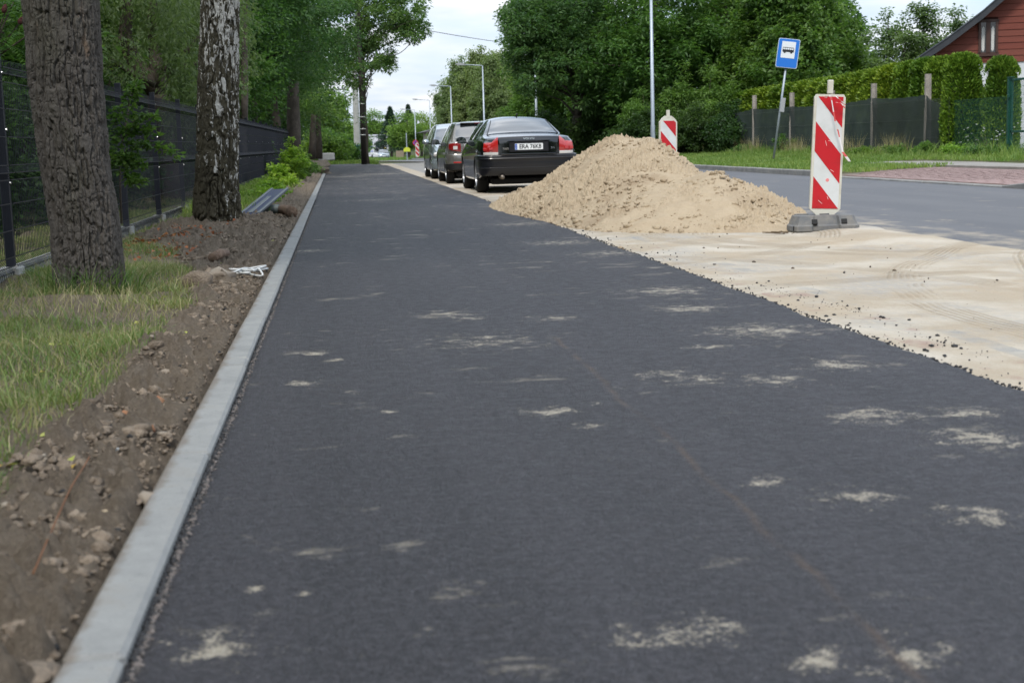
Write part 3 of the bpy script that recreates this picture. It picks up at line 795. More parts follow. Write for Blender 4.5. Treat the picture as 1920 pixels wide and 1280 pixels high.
n = 1000; yy = 1.5 + 20 * rg.random(n) ** 1.5; xx = KL - 0.05 - 1.3 * rg.random(n)
kk = dirtiness(xx, yy) > 0.6; xx, yy = xx[kk], yy[kk]
zz = verge_h(xx, yy) + 0.01
o = scatter_rocks('verge_gravel', np.stack([xx, yy, zz], -1), 0.004 + 0.012 * rg.random(len(xx)) ** 2, m_stone, 14); stuff(o, 'small pale stones in the churned soil', 'gravel')
def stone(px, py, w, label, m, seed, flat=0.6, name='stone', stretch=1.0, sink=0.3):
    g = G(px, py, 0.05); V0, F0 = rock_proto(seed, 2, 0.35)
    s = w / 2; v = V0 * s; v[:, 2] *= flat; v[:, 0] *= stretch
    o = mobj(name, np_mesh(name, v, F0, m, True)); z = vz(g.x, g.y) if g.x < KL else BZ
    o.location = (g.x, g.y, z + s * flat * (1 - sink * 2)); tag(o, label, 'stone'); return o
m_yel = mat('yellow_stone', (0.42, 0.33, 0.22), 0.85, var=(20, (0.30, 0.22, 0.14), 0.5), bump=(50, 0.5, 0.01))
m_ora = mat('brick_bit', (0.30, 0.13, 0.06), 0.9, var=(20, (0.2, 0.12, 0.07), 0.5), bump=(50, 0.5, 0.01))
stone(197, 940, .055, 'pale yellow stone lying alone in the soil, middle of the verge', m_yel, 1, stretch=0.7)
stone(240, 985, .06, 'flat grey stone half buried below the pale yellow stone', m_stone, 2, 0.35)
stone(50, 1232, .10, 'largest grey brown cobble in the soil at the lower left corner', m_clod, 3, 0.4)
stone(240, 1065, .15, 'wide flat stone barely rising out of the soil near the edging', m_clod, 4, 0.25)
stone(276, 908, .06, 'round brown stone right against the concrete edging', m_stone, 5, 0.8)
stone(292, 742, .06, 'orange brown stone on the end of the soil mound', m_ora, 6, 0.8)
stone(276, 788, .055, 'square orange brick bit below the soil mound', m_ora, 7, 0.6)
stone(232, 770, .04, 'small orange brick bit left of the square brick bit', m_ora, 8, 0.7)
stone(314, 690, .08, 'flat dark slate among the clods behind the soil mound', m_stone, 9, 0.35)
stone(345, 690, .06, 'rounded brown stone right of the flat dark slate', m_clod, 10, 0.8)
stone(287, 645, .045, 'small brick red stone in front of the grass', m_ora, 11, 0.8)
stone(217, 826, .02, 'tiny white pebble on bare soil', mat('white_pebble', (0.55, 0.55, 0.52), 0.7), 12, 0.6)
stone(372, 530, .20, 'dark rounded cobble at the left end of the rubble row', m_clod, 13, 0.75)
stone(393, 520, .12, 'brown cobble in the middle of the rubble row', m_clod, 14, 0.9)
stone(411, 521, .20, 'pale broken concrete lump at the right end of the rubble row', m_stone, 15, 0.5)
stone(30, 905, .09, 'brown root-like clod at the left border beside the grass', m_clod, 16, 0.5)
stone(1163, 451, .075, 'small tan stone on the sand in front of the heap', m_yel, 17, 0.45, sink=0.1)
stone(1768, 671, .05, 'tan chip on the ragged edge of the asphalt', m_yel, 18, 0.3, sink=0.1)
# black rubber chunk at the foot of the heap
g = G(1060, 402); ck = MB().bbox((0, 0, 0), (0.17, 0.10, 0.10), 0.02, Matrix.Rotation(0.5, 3, 'Y') @ Matrix.Rotation(0.4, 3, 'Z')).build('rubber_chunk', mat('black_rubber', (0.03, 0.03, 0.032), 0.6, bump=(60, .5, .01)), None)
ck.location = (g.x, g.y, BZ + 0.05); tag(ck, 'black broken chunk leaning at the front foot of the sand heap', 'debris')
# ================================================================== PANEL FENCE (left)
m_fence = mat('anthracite_steel', (0.0075, 0.0095, 0.017), 0.42, spec=0.45)
m_bolt = mat('zinc_bolt', (0.6, 0.6, 0.62), 0.3, metal=1.0)
m_plinth = mat('fence_plinth', (0.42, 0.42, 0.41), 0.85, var=(4, (0.25, 0.26, 0.24), 0.5), bump=(60, .3, .005))
fence = thing('panel_fence', 'long dark grey welded wire panel fence behind the two tree trunks', 'fence', (fence_x(10.1), 10.1, 0))
FDIR = Vector((0.0115, 1, 0)).normalized(); FANG = -math.atan(0.0115)
PL = 2.52
def wire_panel():
    """one 3D panel, 2.5 m long along +Y, folds pushed outwards"""
    m = MB(); T = 0.0019
    prof = [(0, .06), (0, .12), (.035, .17), (0, .22), (0, .74), (.035, .79), (0, .84), (0, 1.40), (.035, 1.45), (0, 1.50), (0, 1.55)]
    y = 0.02
    while y < PL - 0.03:
        vs, fs = [], []
        for (x, z) in prof:
            vs += [(x - T, y - T, z), (x + T, y, z), (x - T, y + T, z)]
        for i in range(len(prof) - 1):
            for k in range(3):
                fs.append((i * 3 + k, i * 3 + (k + 1) % 3, i * 3 + 3 + (k + 1) % 3, i * 3 + 3 + k))
        m.add(vs, fs); y += 0.05
    for z, x in ((.12, 0), (.22, 0), (.17, .035), (.40, 0), (.58, 0), (.74, 0), (.84, 0), (.79, .035), (1.03, 0), (1.22, 0), (1.40, 0), (1.50, 0), (1.45, .035)):
        m.box((x + 0.004, PL / 2, z), (0.006, PL - 0.03, 0.006))
    return m
pan0 = wire_panel().build('wire_panel', m_fence, fence, fix=False)
post0 = MB().bbox((0, 0, 0.80), (0.06, 0.045, 1.62), 0.004).build('post', m_fence, fence)
bolts = []
for z in (0.15, 0.72, 1.08, 1.46): bolts.append(MB().cyl((0.030, 0, z), (0.042, 0, z), 0.009, 8).build('clamp_bolt', m_bolt, post0))
pl0 = MB().bbox((0, PL / 2, 0.03), (0.06, PL - 0.11, 0.24), 0.006).build('plinth_slab', m_plinth, fence)
hd0 = MB().bbox((0, 0, 0.02), (0.14, 0.18, 0.26), 0.01).build('plinth_holder', m_plinth, fence)
ny_ = 0
for i in range(-2, 18):
    y = 10.1 + i * PL
    loc = Vector((fence_x(y) - fence_x(10.1), y - 10.1, base_z(y) * 1.0))
    for src, off in ((post0, Vector((0, 0, 0))), (pan0, Vector((0.034, 0, 0))), (pl0, Vector((0, 0, 0))), (hd0, Vector((0, 0, 0)))):
        if i == 17 and src in (pan0, pl0): continue
        o = src if i == -2 else link(src.copy())
        o.parent = fence; o.location = loc + off; o.rotation_euler = (0, 0, FANG)
        if src is post0 and i != -2:
            for b0_ in bolts: b = link(b0_.copy()); b.parent = o
    ny_ += 1

# ================================================================== STREET LAMPS, UTILITY POLES
m_galv = mat('galvanised_steel', (0.40, 0.45, 0.50), 0.42, metal=0.35, spec=0.5, var=(6, (0.33, 0.38, 0.43), 0.5))
m_lampg = mat('lamp_grey', (0.35, 0.36, 0.37), 0.45)
m_glassl = mat('lamp_lens', (0.75, 0.75, 0.72), 0.25)
LP = [(1224, 230, 48.7), (1005, 190, 77.8), (907, 200, 104.8), (847, 230, 134.2), (807, 240, 165.0), (779, 250, 197.0)]
LL = ['nearest lamp post, rising beside the second warning board out of the picture', 'second lamp post, its top hidden in the big tree beyond the black car', 'lamp post with tall arm in front of the pale birches', 'lamp post rising above the hatchback beside the birches',
      'lamp post above the dark roof, beyond the silver car', 'farthest lamp post, carrying the round no stopping sign']
lamp = None
for i, (px, py, y) in enumerate(LP):
    p = PY(px, py, y); x = p.x
    if lamp is None:
        lamp = thing('street_lamp', LL[0], 'street lamp', (x, y, tz(x, y)), group='lamp posts along the far side of the road')
        MB().tube([(0, 0, 0), (0, 0, 1.2), (0, 0, 1.25), (0, 0, 6.62)], [0.085, 0.08, 0.068, 0.042], 12).build('pole', m_galv, lamp, True)
        MB().tube([(0, 0, 6.45), (0, 0, 6.58), (-0.10, 0, 6.64), (-1.35, 0, 6.72)], [0.035, 0.034, 0.032, 0.028], 8).build('arm', m_galv, lamp, True)
        h = MB(); h.add([(-1.28, -.05, 6.76), (-1.28, .05, 6.76), (-1.28, .05, 6.68), (-1.28, -.05, 6.68), (-1.5, -.13, 6.82), (-1.5, .13, 6.82), (-1.5, .13, 6.68), (-1.5, -.13, 6.68),
                     (-1.85, -.12, 6.83), (-1.85, .12, 6.83), (-1.85, .12, 6.73), (-1.85, -.12, 6.73), (-1.98, -.06, 6.79), (-1.98, .06, 6.79), (-1.98, .06, 6.75), (-1.98, -.06, 6.75)],
                    [(0, 1, 2, 3), (0, 4, 5, 1), (1, 5, 6, 2), (2, 6, 7, 3), (3, 7, 4, 0), (4, 8, 9, 5), (5, 9, 10, 6), (6, 10, 11, 7), (7, 11, 8, 4), (8, 12, 13, 9), (9, 13, 14, 10), (10, 14, 15, 11), (11, 15, 12, 8), (15, 14, 13, 12)])
        hd = h.build('lamp_head', m_lampg, lamp)
        MB().box((-1.68, 0, 6.685), (0.30, 0.19, 0.03)).build('lens', m_glassl, hd)
        dr = MB().box((0, -0.078, 0.75), (0.09, 0.012, 0.42)).build('access_door', m_galv, lamp)
    else:
        dup(lamp, (x, y, tz(x, y)), label=LL[i])
LAMPS = [(PY(px, py, y).x, y) for px, py, y in LP]

# dark wooden pole at the end of the path and the pale concrete pole behind it
m_tarwood = mat('tarred_wood', (0.020, 0.016, 0.013), 0.75, bump=(20, .6, .02))
m_conc = mat('pole_concrete', (0.42, 0.42, 0.40), 0.85, var=(3, (0.35, 0.35, 0.33), 0.5))
b = PY(683, 307, 73); tp = PY(672, 30, 73)
wp = thing('utility_pole', 'dark tarred wooden pole standing at the far end of the path', 'utility pole', (b.x, 73, tz(b.x, 73)))
d = Vector((tp.x - b.x, 0, tp.z - wp.location.z))
MB().tube([(0, 0, -0.1), d * 0.5, d * 1.02], [0.15, 0.125, 0.10], 12).build('pole', m_tarwood, wp, True)
m_band = mat('steel_band', (0.55, 0.55, 0.53), 0.4, metal=.6)
for zz in (1.45, 1.75, 2.35, 3.0, 0.55):
    k = zz / d.z
    MB().tube([d * k, d * (k + .006)], [0.140, 0.140], 12).build('band', m_band, wp, True)
b = PY(671, 296, 96); zb = tz(b.x, 96); tp = PY(664, 120, 96)
cp = thing('concrete_pole', 'pale grey concrete pole close behind the dark wooden pole', 'utility pole', (b.x, 96, zb))
dv = Vector((tp.x - b.x, 0, tp.z - zb))
MB().tube([(0, 0, -0.1), dv], [0.24, 0.17], 8).build('shaft', m_conc, cp)
MB().box(dv * 0.97 + Vector((0, 0, 0.1)), (1.2, 0.1, 0.1)).build('crossarm', m_conc, cp)
MB().box((-0.02, -0.30, 1.0), (0.3, 0.02, 0.4)).build('notice_plate', mat('blue_plate', (0.06, 0.16, 0.45), 0.5), cp)
# overhead wires
m_wire = mat('cable', (0.05, 0.05, 0.055), 0.6)
def wire(name, a, b, sag, r, label):
    pts = [a.lerp(b, t) + Vector((0, 0, -sag * 4 * t * (1 - t))) for t in [i / 16 for i in range(17)]]
    o = MB().tube(pts, r, 5).build(name, m_wire, None); tag(o, label, 'cable'); return o
wire('overhead_cable', PY(735, 45, 73), PY(1010, 88, 98), 0.1, 0.018, 'thin overhead cable crossing the sky from the dark pole to the big tree')
wire('drop_cable', PY(724, 102, 70), PY(770, 80, 70.5), 0.25, 0.02, 'short slack cable hanging under the crown beside the dark pole')

# ================================================================== WARNING BOARDS
m_white = mat('sheeting_white', (0.66, 0.68, 0.68), 0.4, var=(5, (0.58, 0.60, 0.59), 0.55))
m_red = mat('sheeting_red', (0.52, 0.012, 0.02), 0.35, var=(9, (0.42, 0.015, 0.02), 0.6))
m_frame = mat('board_plastic', (0.62, 0.60, 0.52), 0.5, var=(7, (0.48, 0.45, 0.36), 0.62))
m_rub = mat('recycled_rubber', (0.13, 0.135, 0.14), 0.8, var=(9, (0.20, 0.19, 0.175), 0.5), bump=(90, .5, .006))
def clip_poly(poly, f):
    out = []
    for i in range(len(poly)):
        a, b = poly[i], poly[(i + 1) % len(poly)]; fa, fb = f(a), f(b)
        if fa >= 0: out.append(a)
        if fa * fb < 0: t = fa / (fa - fb); out.append((a[0] + (b[0] - a[0]) * t, a[1] + (b[1] - a[1]) * t))
    return out
def warning_board(loc, lean, yaw, label, stripes, chamfer_top=False):
    W, H, z0 = 0.295, 1.10, 0.18
    t = thing('warning_board', label, 'warning board', loc, (0, lean, yaw), 'red and white warning boards')
    w, c = W / 2, 0.03
    out = [(-w + .10, z0 - .075), (w - .10, z0 - .075), (w - .012, z0), (w, z0 + .015), (w, z0 + H - c), (w - c * .6, z0 + H), (-w + c * .6, z0 + H), (-w, z0 + H - c), (-w, z0 + .015), (-w + .012, z0)]
    if chamfer_top:
        out = [(-w + .10, z0 - .075), (w - .10, z0 - .075), (w - .012, z0), (w, z0 + .015), (w, z0 + H - .06), (w - .045, z0 + H), (.05, z0 + H + .04), (-.05, z0 + H + .04), (-w + .045, z0 + H), (-w, z0 + H - .06), (-w, z0 + .015), (-w + .012, z0)]
    fr = MB().prism(out, 'y', -0.022, 0.022).build('frame', m_frame, t)
    MB().bbox((0, 0, z0 + H + .07), (.052, .05, .13), .006).build('handle_stub', m_frame, t)
    b = 0.022; zt = z0 + H - b - (0.02 if chamfer_top else 0)
    face = [(-w + b, z0 + b * .8), (w - b, z0 + b * .8), (w - b, zt), (-w + b, zt)]
    if chamfer_top: face = [(-w + b, z0 + b), (w - b, z0 + b), (w - b, zt - .03), (w - b - .03, zt), (-w + b + .03, zt), (-w + b, zt - .03)]
    MB().prism(face, 'y', -0.0245, -0.0222).build('white_sheeting', m_white, t)
    for (c0, c1) in stripes:   # band: c0 < z + s*x < c1 (stripes fall to the right)
        s = 1.22
        pl = clip_poly(face, lambda p: (p[1] + s * p[0]) - c0); pl = clip_poly(pl, lambda p: c1 - (p[1] + s * p[0])) if pl else pl
        if len(pl) >= 3: MB().prism(pl, 'y', -0.0268, -0.0248).build('red_stripe', m_red, t)
    return t
bl = G(1544, 427)
delA = warning_board((bl.x, bl.y, BZ + 0.02), R(2.6), R(-8), 'red and white board on a rubber foot beside the heap, tape tied to its top', [(0.0, 0.35), (0.59, 0.87), (1.12, 1.45)])
# scuffs and a pink spray dot on the sheeting
m_scuff = mat('scuff', (0.75, 0.55, 0.52), 0.6); m_pink = mat('pink_spray', (0.8, 0.25, 0.25), 0.6)
for (x, z, l, a) in ((-.02, .82, .05, 1.3), (.015, .84, .03, .3), (-.05, .26, .05, .7), (0.02, 0.30, 0.03, 1.2), (0.05, .56, .04, .5)):
    MB().box((x, -0.0275, z), (l, 0.0008, 0.004), Matrix.Rotation(a, 3, 'Y')).build('scratch', m_scuff, delA)
bm_ = MB(); bm_.lathe([(0, -0.0262), (0.016, -0.0262), (0.017, -0.0245)], 12, 'y', (0.01, 0, 0.47)); bm_.build('paint_dot', m_pink, delA)
def rubber_foot(loc, yaw, label):
    t = thing('board_stand', label, 'board foot', loc, (0, 0, yaw), 'rubber feet of the warning boards')
    L_, D_, H_ = 0.66, 0.42, 0.15
    body = MB()
    # chamfered slab with three lobes on each long side
    def ring(k, z):
        w, d = L_ / 2 * k, D_ / 2 * (1 - (1 - k) * 1.6)
        n = 0.05
        pts = [(-w, -d * .5), (-w * .86, -d), (-w * .42, -d), (-w * .36, -d * .84), (w * .36, -d * .84), (w * .42, -d), (w * .86, -d), (w, -d * .5)]
        pts = pts + [(-x, -y) for x, y in pts]
        return [(x, y, z) for x, y in pts]
    rs = [ring(.97, 0), ring(1.0, .012), ring(1.0, .055), ring(.95, .07), ring(.86, H_), ring(.80, H_ + .004)]
    n = len(rs[0]); vs = [v for r_ in rs for v in r_]; fs = []
    for i in range(len(rs) - 1):
        for k in range(n): fs.append((i * n + k, i * n + (k + 1) % n, (i + 1) * n + (k + 1) % n, (i + 1) * n + k))
    fs.append(tuple(reversed(range(n)))); fs.append(tuple((len(rs) - 1) * n + k for k in range(n)))
    body.add(vs, fs); bo = body.build('body', m_rub, t)
    m_dk = mat('foot_recess', (0.02, 0.02, 0.02), 0.9)
    for x in (-.11, .17): MB().bbox((x, -D_ / 2 * .80, .088), (.055, .05, .05), .004, Matrix.Rotation(-.5, 3, 'X')).build('slot', m_dk, t)
    MB().bbox((-.28, -.12, .036), (.06, .10, .045), .004).build('grip_hole', m_dk, t)
    MB().bbox((-.20, .03, H_ + .006), (.13, .05, .018), .004).build('clamp', m_rub, t)
    MB().bbox((0, 0, H_ + .01), (.12, .085, .028), .008).build('socket', m_rub, t)
    return t
rubber_foot((bl.x, bl.y + .02, BZ + 0.004), R(-9), 'grey recycled rubber foot carrying the board beside the heap')
# barrier tape: knotted round the stub and hanging down over the face
m_tapeW = mat('tape_white', (0.72, 0.68, 0.66), 0.45); m_tapeR = mat('tape_red', (0.62, 0.10, 0.09), 0.45)
tape = thing('barrier_tape', 'red and white tape knotted round the top of the board beside the heap', 'barrier tape', (bl.x, bl.y - .03, BZ))
yb = bl.y
def tape_strip(pts, w, ph):
    P_ = [Vector(p) - Vector(tape.location) for p in pts]
    segs = []
    for i in range(len(P_) - 1):
        n = 4
        for k in range(n):
            segs.append((P_[i].lerp(P_[i + 1], k / n), P_[i].lerp(P_[i + 1], (k + 1) / n)))
    for i, (a, b) in enumerate(segs):
        q = MB(); sd = Vector((w * math.cos(i * .35 + ph), 0.25 * w * math.sin(i * .5), 0)) / 2; sd2 = Vector((w * math.cos((i + 1) * .35 + ph), 0.25 * w * math.sin((i + 1) * .5), 0)) / 2
        if sd.x < 0.006: sd.x = 0.006
        if sd2.x < 0.006: sd2.x = 0.006
        th = Vector((0, .0012, 0))
        q.add([a - sd - th, a + sd - th, b + sd2 - th, b - sd2 - th, a - sd + th, a + sd + th, b + sd2 + th, b - sd2 + th], [(0, 1, 2, 3), (7, 6, 5, 4), (0, 4, 5, 1), (1, 5, 6, 2), (2, 6, 7, 3), (3, 7, 4, 0)])
        q.build('tape_piece', m_tapeR if (i % 5) in (1, 2) else m_tapeW, tape)
F_ = lambda px, py, dy=0.12: PY(px, py, yb - dy)
tape_strip([F_(1557, 178), F_(1560, 192), F_(1566, 228), F_(1572, 248), F_(1580, 285, .14), F_(1593, 303, .14)], 0.030, 0.0)
tape_strip([F_(1557, 180), F_(1566, 180), F_(1578, 190), F_(1585, 197)], 0.022, 1.0)
tape_strip([F_(1568, 192), F_(1578, 194), F_(1584, 203)], 0.022, 0.3)
tape_strip([F_(1548, 184, .09), F_(1554, 180, .1), F_(1562, 182, .09)], 0.03, 0.3)

p2 = PY(1250, 222, 22.6)
delB = warning_board((p2.x, 22.6, -0.02), R(1.0), R(4), 'red and white board half hidden behind the sand heap near the lamp post', [(0.27, 0.52), (0.80, 1.02) if False else (0.66, 0.92), (1.13, 1.60)], True)
k = (p2.z - (-0.02)) / 1.28; delB.scale = (1, 1, k)
rubber_foot((p2.x, 22.62, 0.0), R(3), 'rubber foot of the board hidden behind the sand heap')
fpos = PY(783, 297, 188)
delC = warning_board((fpos.x, 188, fpos.z), 0, R(5), 'tiny far red and white board under the round sign', [(0.27, 0.52), (0.66, 0.92), (1.13, 1.60)], True); delC.scale = (1.6, 1, 1.5)

# ================================================================== BUS STOP SIGN
m_blue = mat('sign_blue', (0.012, 0.16, 0.60), 0.35); m_signw = mat('sign_white', (0.72, 0.75, 0.78), 0.35); m_black = mat('sign_black', (0.01, 0.01, 0.012), 0.4)
m_signedge = mat('sign_edge', (0.55, 0.62, 0.70), 0.45, metal=.3); m_signside = mat('sign_side', (0.10, 0.10, 0.11), 0.5)
foot_ = PY(1450, 298, 41.5); top_ = PY(1477, 101, 41.5)
zb = tz(foot_.x, 41.5)
bs = thing('bus_stop_sign', 'blue bus stop sign on a leaning grey pole in front of the mesh fence', 'bus stop sign', (foot_.x, 41.5, zb), (0, math.atan2(top_.x - foot_.x, top_.z - zb), 0))
Hs = math.hypot(top_.x - foot_.x, top_.z - zb)
MB().cyl((0, 0, -.05), (0, 0, Hs + .3), .032, 10).build('pole', m_galv, bs, True)
def rrect(w, h, r, n=4):
    pts = []
    for cx, cy, a0 in ((w - r, h - r, 0), (-w + r, h - r, 90), (-w + r, -h + r, 180), (w - r, -h + r, 270)):
        for k in range(n + 1): a = R(a0 + 90 * k / n); pts.append((cx + r * math.cos(a), cy + r * math.sin(a)))
    return pts
YW = Matrix.Rotation(R(-16), 4, 'Z')
def sgn(name, poly, y0, y1, m, par, dz=0.0, dx=0.0):
    q = MB().prism([(x + dx, z + Hs + dz) for x, z in poly], 'y', y0, y1)
    q.v = [tuple((YW @ Vector(v))) for v in q.v]; return q.build(name, m, par)
pn = sgn('panel', rrect(.315, .425, .05), -.10, .10, m_signside, bs)
sgn('border', rrect(.315, .425, .05), -.106, -.101, m_signedge, pn)
sgn('blue_face', rrect(.298, .408, .045), -.112, -.107, m_blue, pn)
sgn('white_field', rrect(.20, .24, .008), -.117, -.113, m_signw, pn, .10)
# bus pictogram: body, windows and wheels
sgn('bus_body', [(-.165, -.055), (.165, -.055), (.165, .065), (.15, .08), (-.15, .08), (-.165, .065)], -.121, -.118, m_black, pn, .09)
for k in range(5):
    x = -.125 + k * .062
    sgn('bus_window', [(x - .026, .015), (x + .026, .015), (x + .026, .06), (x - .026, .06)], -.125, -.122, m_signw, pn, .09)
for x in (-.10, .095):
    sgn('bus_wheel', [(x + .032 * math.cos(a), -.06 + .032 * math.sin(a)) for a in [2 * math.pi * i / 12 for i in range(12)]], -.125, -.122, m_black, pn, .09)
MB().bbox((.04, -.06, Hs * .52), (.13, .05, .42), .01).build('timetable_case', m_lampg, bs)

# ================================================================== FAR SIGNS
m_purple = mat('sign_magenta', (0.42, 0.07, 0.22), 0.5); m_sblue = mat('nostop_blue', (0.05, 0.10, 0.5), 0.5); m_yel2 = mat('sign_yellow', (0.75, 0.55, 0.05), 0.5); m_lime = mat('sign_lime', (0.55, 0.62, 0.05), 0.5)
def disc(name, m, par, r, y0, y1, z, n=20, sides=None):
    pl = [(r * math.cos(2 * math.pi * i / n), z + r * math.sin(2 * math.pi * i / n)) for i in range(n)]
    return MB().prism(pl, 'y', y0, y1).build(name, m, par)
q = PY(779, 268, 196.6)
ns = thing('no_stopping_sign', 'round red and blue no stopping sign clamped to the farthest lamp post', 'road sign', (q.x, 196.5, q.z))
disc('red_rim', m_red, ns, .40, -.05, -.02, 0); disc('blue_disc', m_sblue, ns, .30, -.065, -.051, 0)
for a in (45, -45): MB().box((0, -.072, 0), (.6, .01, .085), Matrix.Rotation(R(a), 3, 'Y')).build('red_bar', m_red, ns)
q = PY(721.5, 280, 235)
ps = thing('priority_sign', 'yellow diamond priority road sign in front of the white lorry cab', 'road sign', (q.x, 235, tz(0, 235)))
hz = q.z - tz(0, 235)
MB().cyl((0, 0, 0), (0, 0, hz), .05, 8).build('pole', m_galv, ps)
MB().prism([(0, hz - .62), (.62, hz), (0, hz + .62), (-.62, hz)], 'y', -.08, -.05).build('white_diamond', m_signw, ps)
MB().prism([(0, hz - .40), (.40, hz), (0, hz + .40), (-.40, hz)], 'y', -.10, -.081).build('yellow_diamond', m_yel2, ps)
q = PY(763, 281, 190); zb = tz(0, 190)
ts = thing('information_sign', 'lime yellow board on a tall grey pole left of the round sign', 'road sign', (q.x, 190, zb))
hz = q.z - zb
MB().cyl((0, 0, 0), (0, 0, hz + 2.2), .07, 8).build('pole', m_galv, ts)
MB().prism([(-.45, hz - .25), (.45, hz - .25), (.45, hz + .1), (.2, hz + .32), (-.2, hz + .32), (-.45, hz + .1)], 'y', -.12, -.08).build('panel', m_lime, ts)

# ================================================================== WHITE BLOCK, BOARD, PIPE, SMALL RUBBISH
m_blk = mat('white_block', (0.55, 0.55, 0.53), 0.85, var=(3, (0.45, 0.45, 0.43), .5))
q = PY(613, 294, 71)
blk = MB().bbox((0, 0, 0), (.62, 1.0, .36), .04, R(12)).build('concrete_block', m_blk, None); blk.location = (q.x - .02, 71, q.z); tag(blk, 'white concrete block on the verge where the edging turns away', 'block')
m_navy = mat('navy_board', (0.010, 0.018, 0.075), 0.35, spec=.4); m_steel = mat('grey_sheet', (0.13, 0.15, 0.17), 0.4, metal=.3)
a = G(456, 403, .08); b_ = PY(514, 356, 20.6)
brd = thing('metal_board', 'navy blue board with steel edges lying against the birch root', 'board', (a.x, a.y, .08))
dirv = (b_ - a); L0 = dirv.length; dirv.normalize()
rotm = dirv.to_track_quat('Y', 'Z').to_matrix()
MB().bbox(rotm @ Vector((.08, L0 / 2, 0)), (.22, L0, .02), .003, rotm).build('panel', m_navy, brd)
for x in (-.03, .19): MB().bbox(rotm @ Vector((x, L0 / 2, .012)), (.035, L0, .035), .004, rotm).build('edge_rail', m_steel, brd)
MB().bbox(rotm @ Vector((.07, L0 * .35, .016)), (.06, L0 * .62, .012), .003, rotm).build('steel_strip', m_steel, brd)
a, b_ = G(484, 393, .1), G(524, 392, .1)
pp = thing('drain_pipe', 'short grey green plastic pipe lying on the soil below the board', 'pipe', (a.x, a.y, .10))
m_pipe = mat('pipe_plastic', (0.11, 0.135, 0.13), 0.5)
prof = [(-.001, .045), (-.001, .055)]
v_ = b_ - a
MB().tube([Vector((0, 0, 0)), v_], [.062, .062], 16).build('barrel', m_pipe, pp, True, angle=40)
MB().tube([v_ * .0 - v_ * .12, v_ * .05], [.070, .070], 16).build('socket', m_pipe, pp, True, angle=40)
m_root = mat('cut_root', (0.14, 0.09, 0.06), 0.9, var=(14, (0.22, 0.15, 0.105), .5), bump=(30, .8, .03))
a, b_ = G(528, 393, .09), G(548, 398, .09)
rt = MB().tube([a, a.lerp(b_, .5) + Vector((0, 0, .02)), b_], [.07, .06, .075], 9).build('root_stub', m_root, None, True); tag(rt, 'reddish stub of cut root beyond the end of the pipe', 'root')
a, b_ = G(398, 483, .09), G(425, 474, .09)
rt = MB().tube([a, a.lerp(b_, .5) + Vector((0, 0, .01)), b_], [.035, .04, .03], 8).build('wood_piece', m_root, None, True); tag(rt, 'short pale piece of root lying in the soil below the birch', 'root')
# crumpled white strap
g = G(459, 506, .07)
rr = random.Random(3); pts = [Vector((rr.uniform(-.16, .16), rr.uniform(-.22, .22), .015 + rr.uniform(0, .05))) for _ in range(20)]
def catmull(P_, n=5):
    out = []
    for i in range(len(P_) - 1):
        p0, p1, p2_, p3 = P_[max(i - 1, 0)], P_[i], P_[i + 1], P_[min(i + 2, len(P_) - 1)]
        for k in range(n):
            t = k / n; out.append(0.5 * ((2 * p1) + (p2_ - p0) * t + (2 * p0 - 5 * p1 + 4 * p2_ - p3) * t * t + (-p0 + 3 * p1 - 3 * p2_ + p3) * t ** 3))
    out.append(P_[-1]); return out
st = MB().tube(catmull(pts), .007, 5).build('plastic_strap', mat('white_plastic', (0.62, 0.63, 0.62), .45), None, True)
st.location = (g.x, g.y, vz(g.x, g.y)); tag(st, 'tangled white plastic strap lying on the soil', 'strap')
# rusty wire in the near soil
pts = [G(x, y, .055) for x, y in ((62, 1075), (90, 1010), (112, 960), (135, 910), (160, 870), (168, 855))]
w_ = MB().tube([p + Vector((0, 0, .0)) for p in catmull(pts, 3)], .0022, 5).build('rusty_wire', mat('rust', (0.16, 0.07, 0.03), .9), None, True); tag(w_, 'thin rusty wire half buried in the near soil', 'wire')
# twigs on the sand and dead branch with brown leaves
m_twig = mat('twig', (0.12, 0.085, 0.05), .9)
g = G(1460, 433); q = MB(); rr = random.Random(9)
for i in range(26):
    a = Vector((rr.gauss(0, .07), rr.gauss(0, .07), .012 + rr.random() * .012)); d = Vector((rr.uniform(-1, 1), rr.uniform(-1, 1), rr.uniform(-.1, .15))) * rr.uniform(.03, .09)
    q.tube([a - d, a + d], .0025, 4)
o = q.build('twig_bundle', m_twig, None); o.location = (g.x, g.y, BZ); tag(o, 'little tangle of dry twigs on the sand left of the rubber foot', 'twigs')

# ================================================================== MESH FENCE, GATE, HEDGE SIDE
FX = 16.5
m_cpost = mat('old_concrete_post', (0.27, 0.245, 0.215), 0.9, var=(3.5, (0.36, 0.32, 0.28), .5), bump=(25, .9, .03))
m_cloth = mat('shade_cloth', (0.036, 0.050, 0.047), 0.85, spec=.2, var=(0.9, (0.060, 0.078, 0.072), .55), bump=(60, .3, .005))
t = NT(m_cloth)
tr = t.n('ShaderNodeBsdfTransparent'); mx = t.n('ShaderNodeMixShader'); mx.inputs[0].default_value = .14
wv = t.noise(1.1, 5, .6)
t.l(t.b.outputs[0], mx.inputs[1]); t.l(tr.outputs[0], mx.inputs[2]); t.l(mx.outputs[0], t.out.inputs['Surface'])
m_wirem = mat('fence_wire', (0.12, 0.13, 0.125), .5, metal=.5)
mf = thing('mesh_fence', 'wire mesh fence with concrete posts and dark green shade cloth before the hedge', 'fence', (FX, 38.6, .2))
PP = [(1740, 139, 285), (1639, 157, 288), (1560, 170, 290), (1484, 174, 290), (1415, 179, 290)]
fy = []
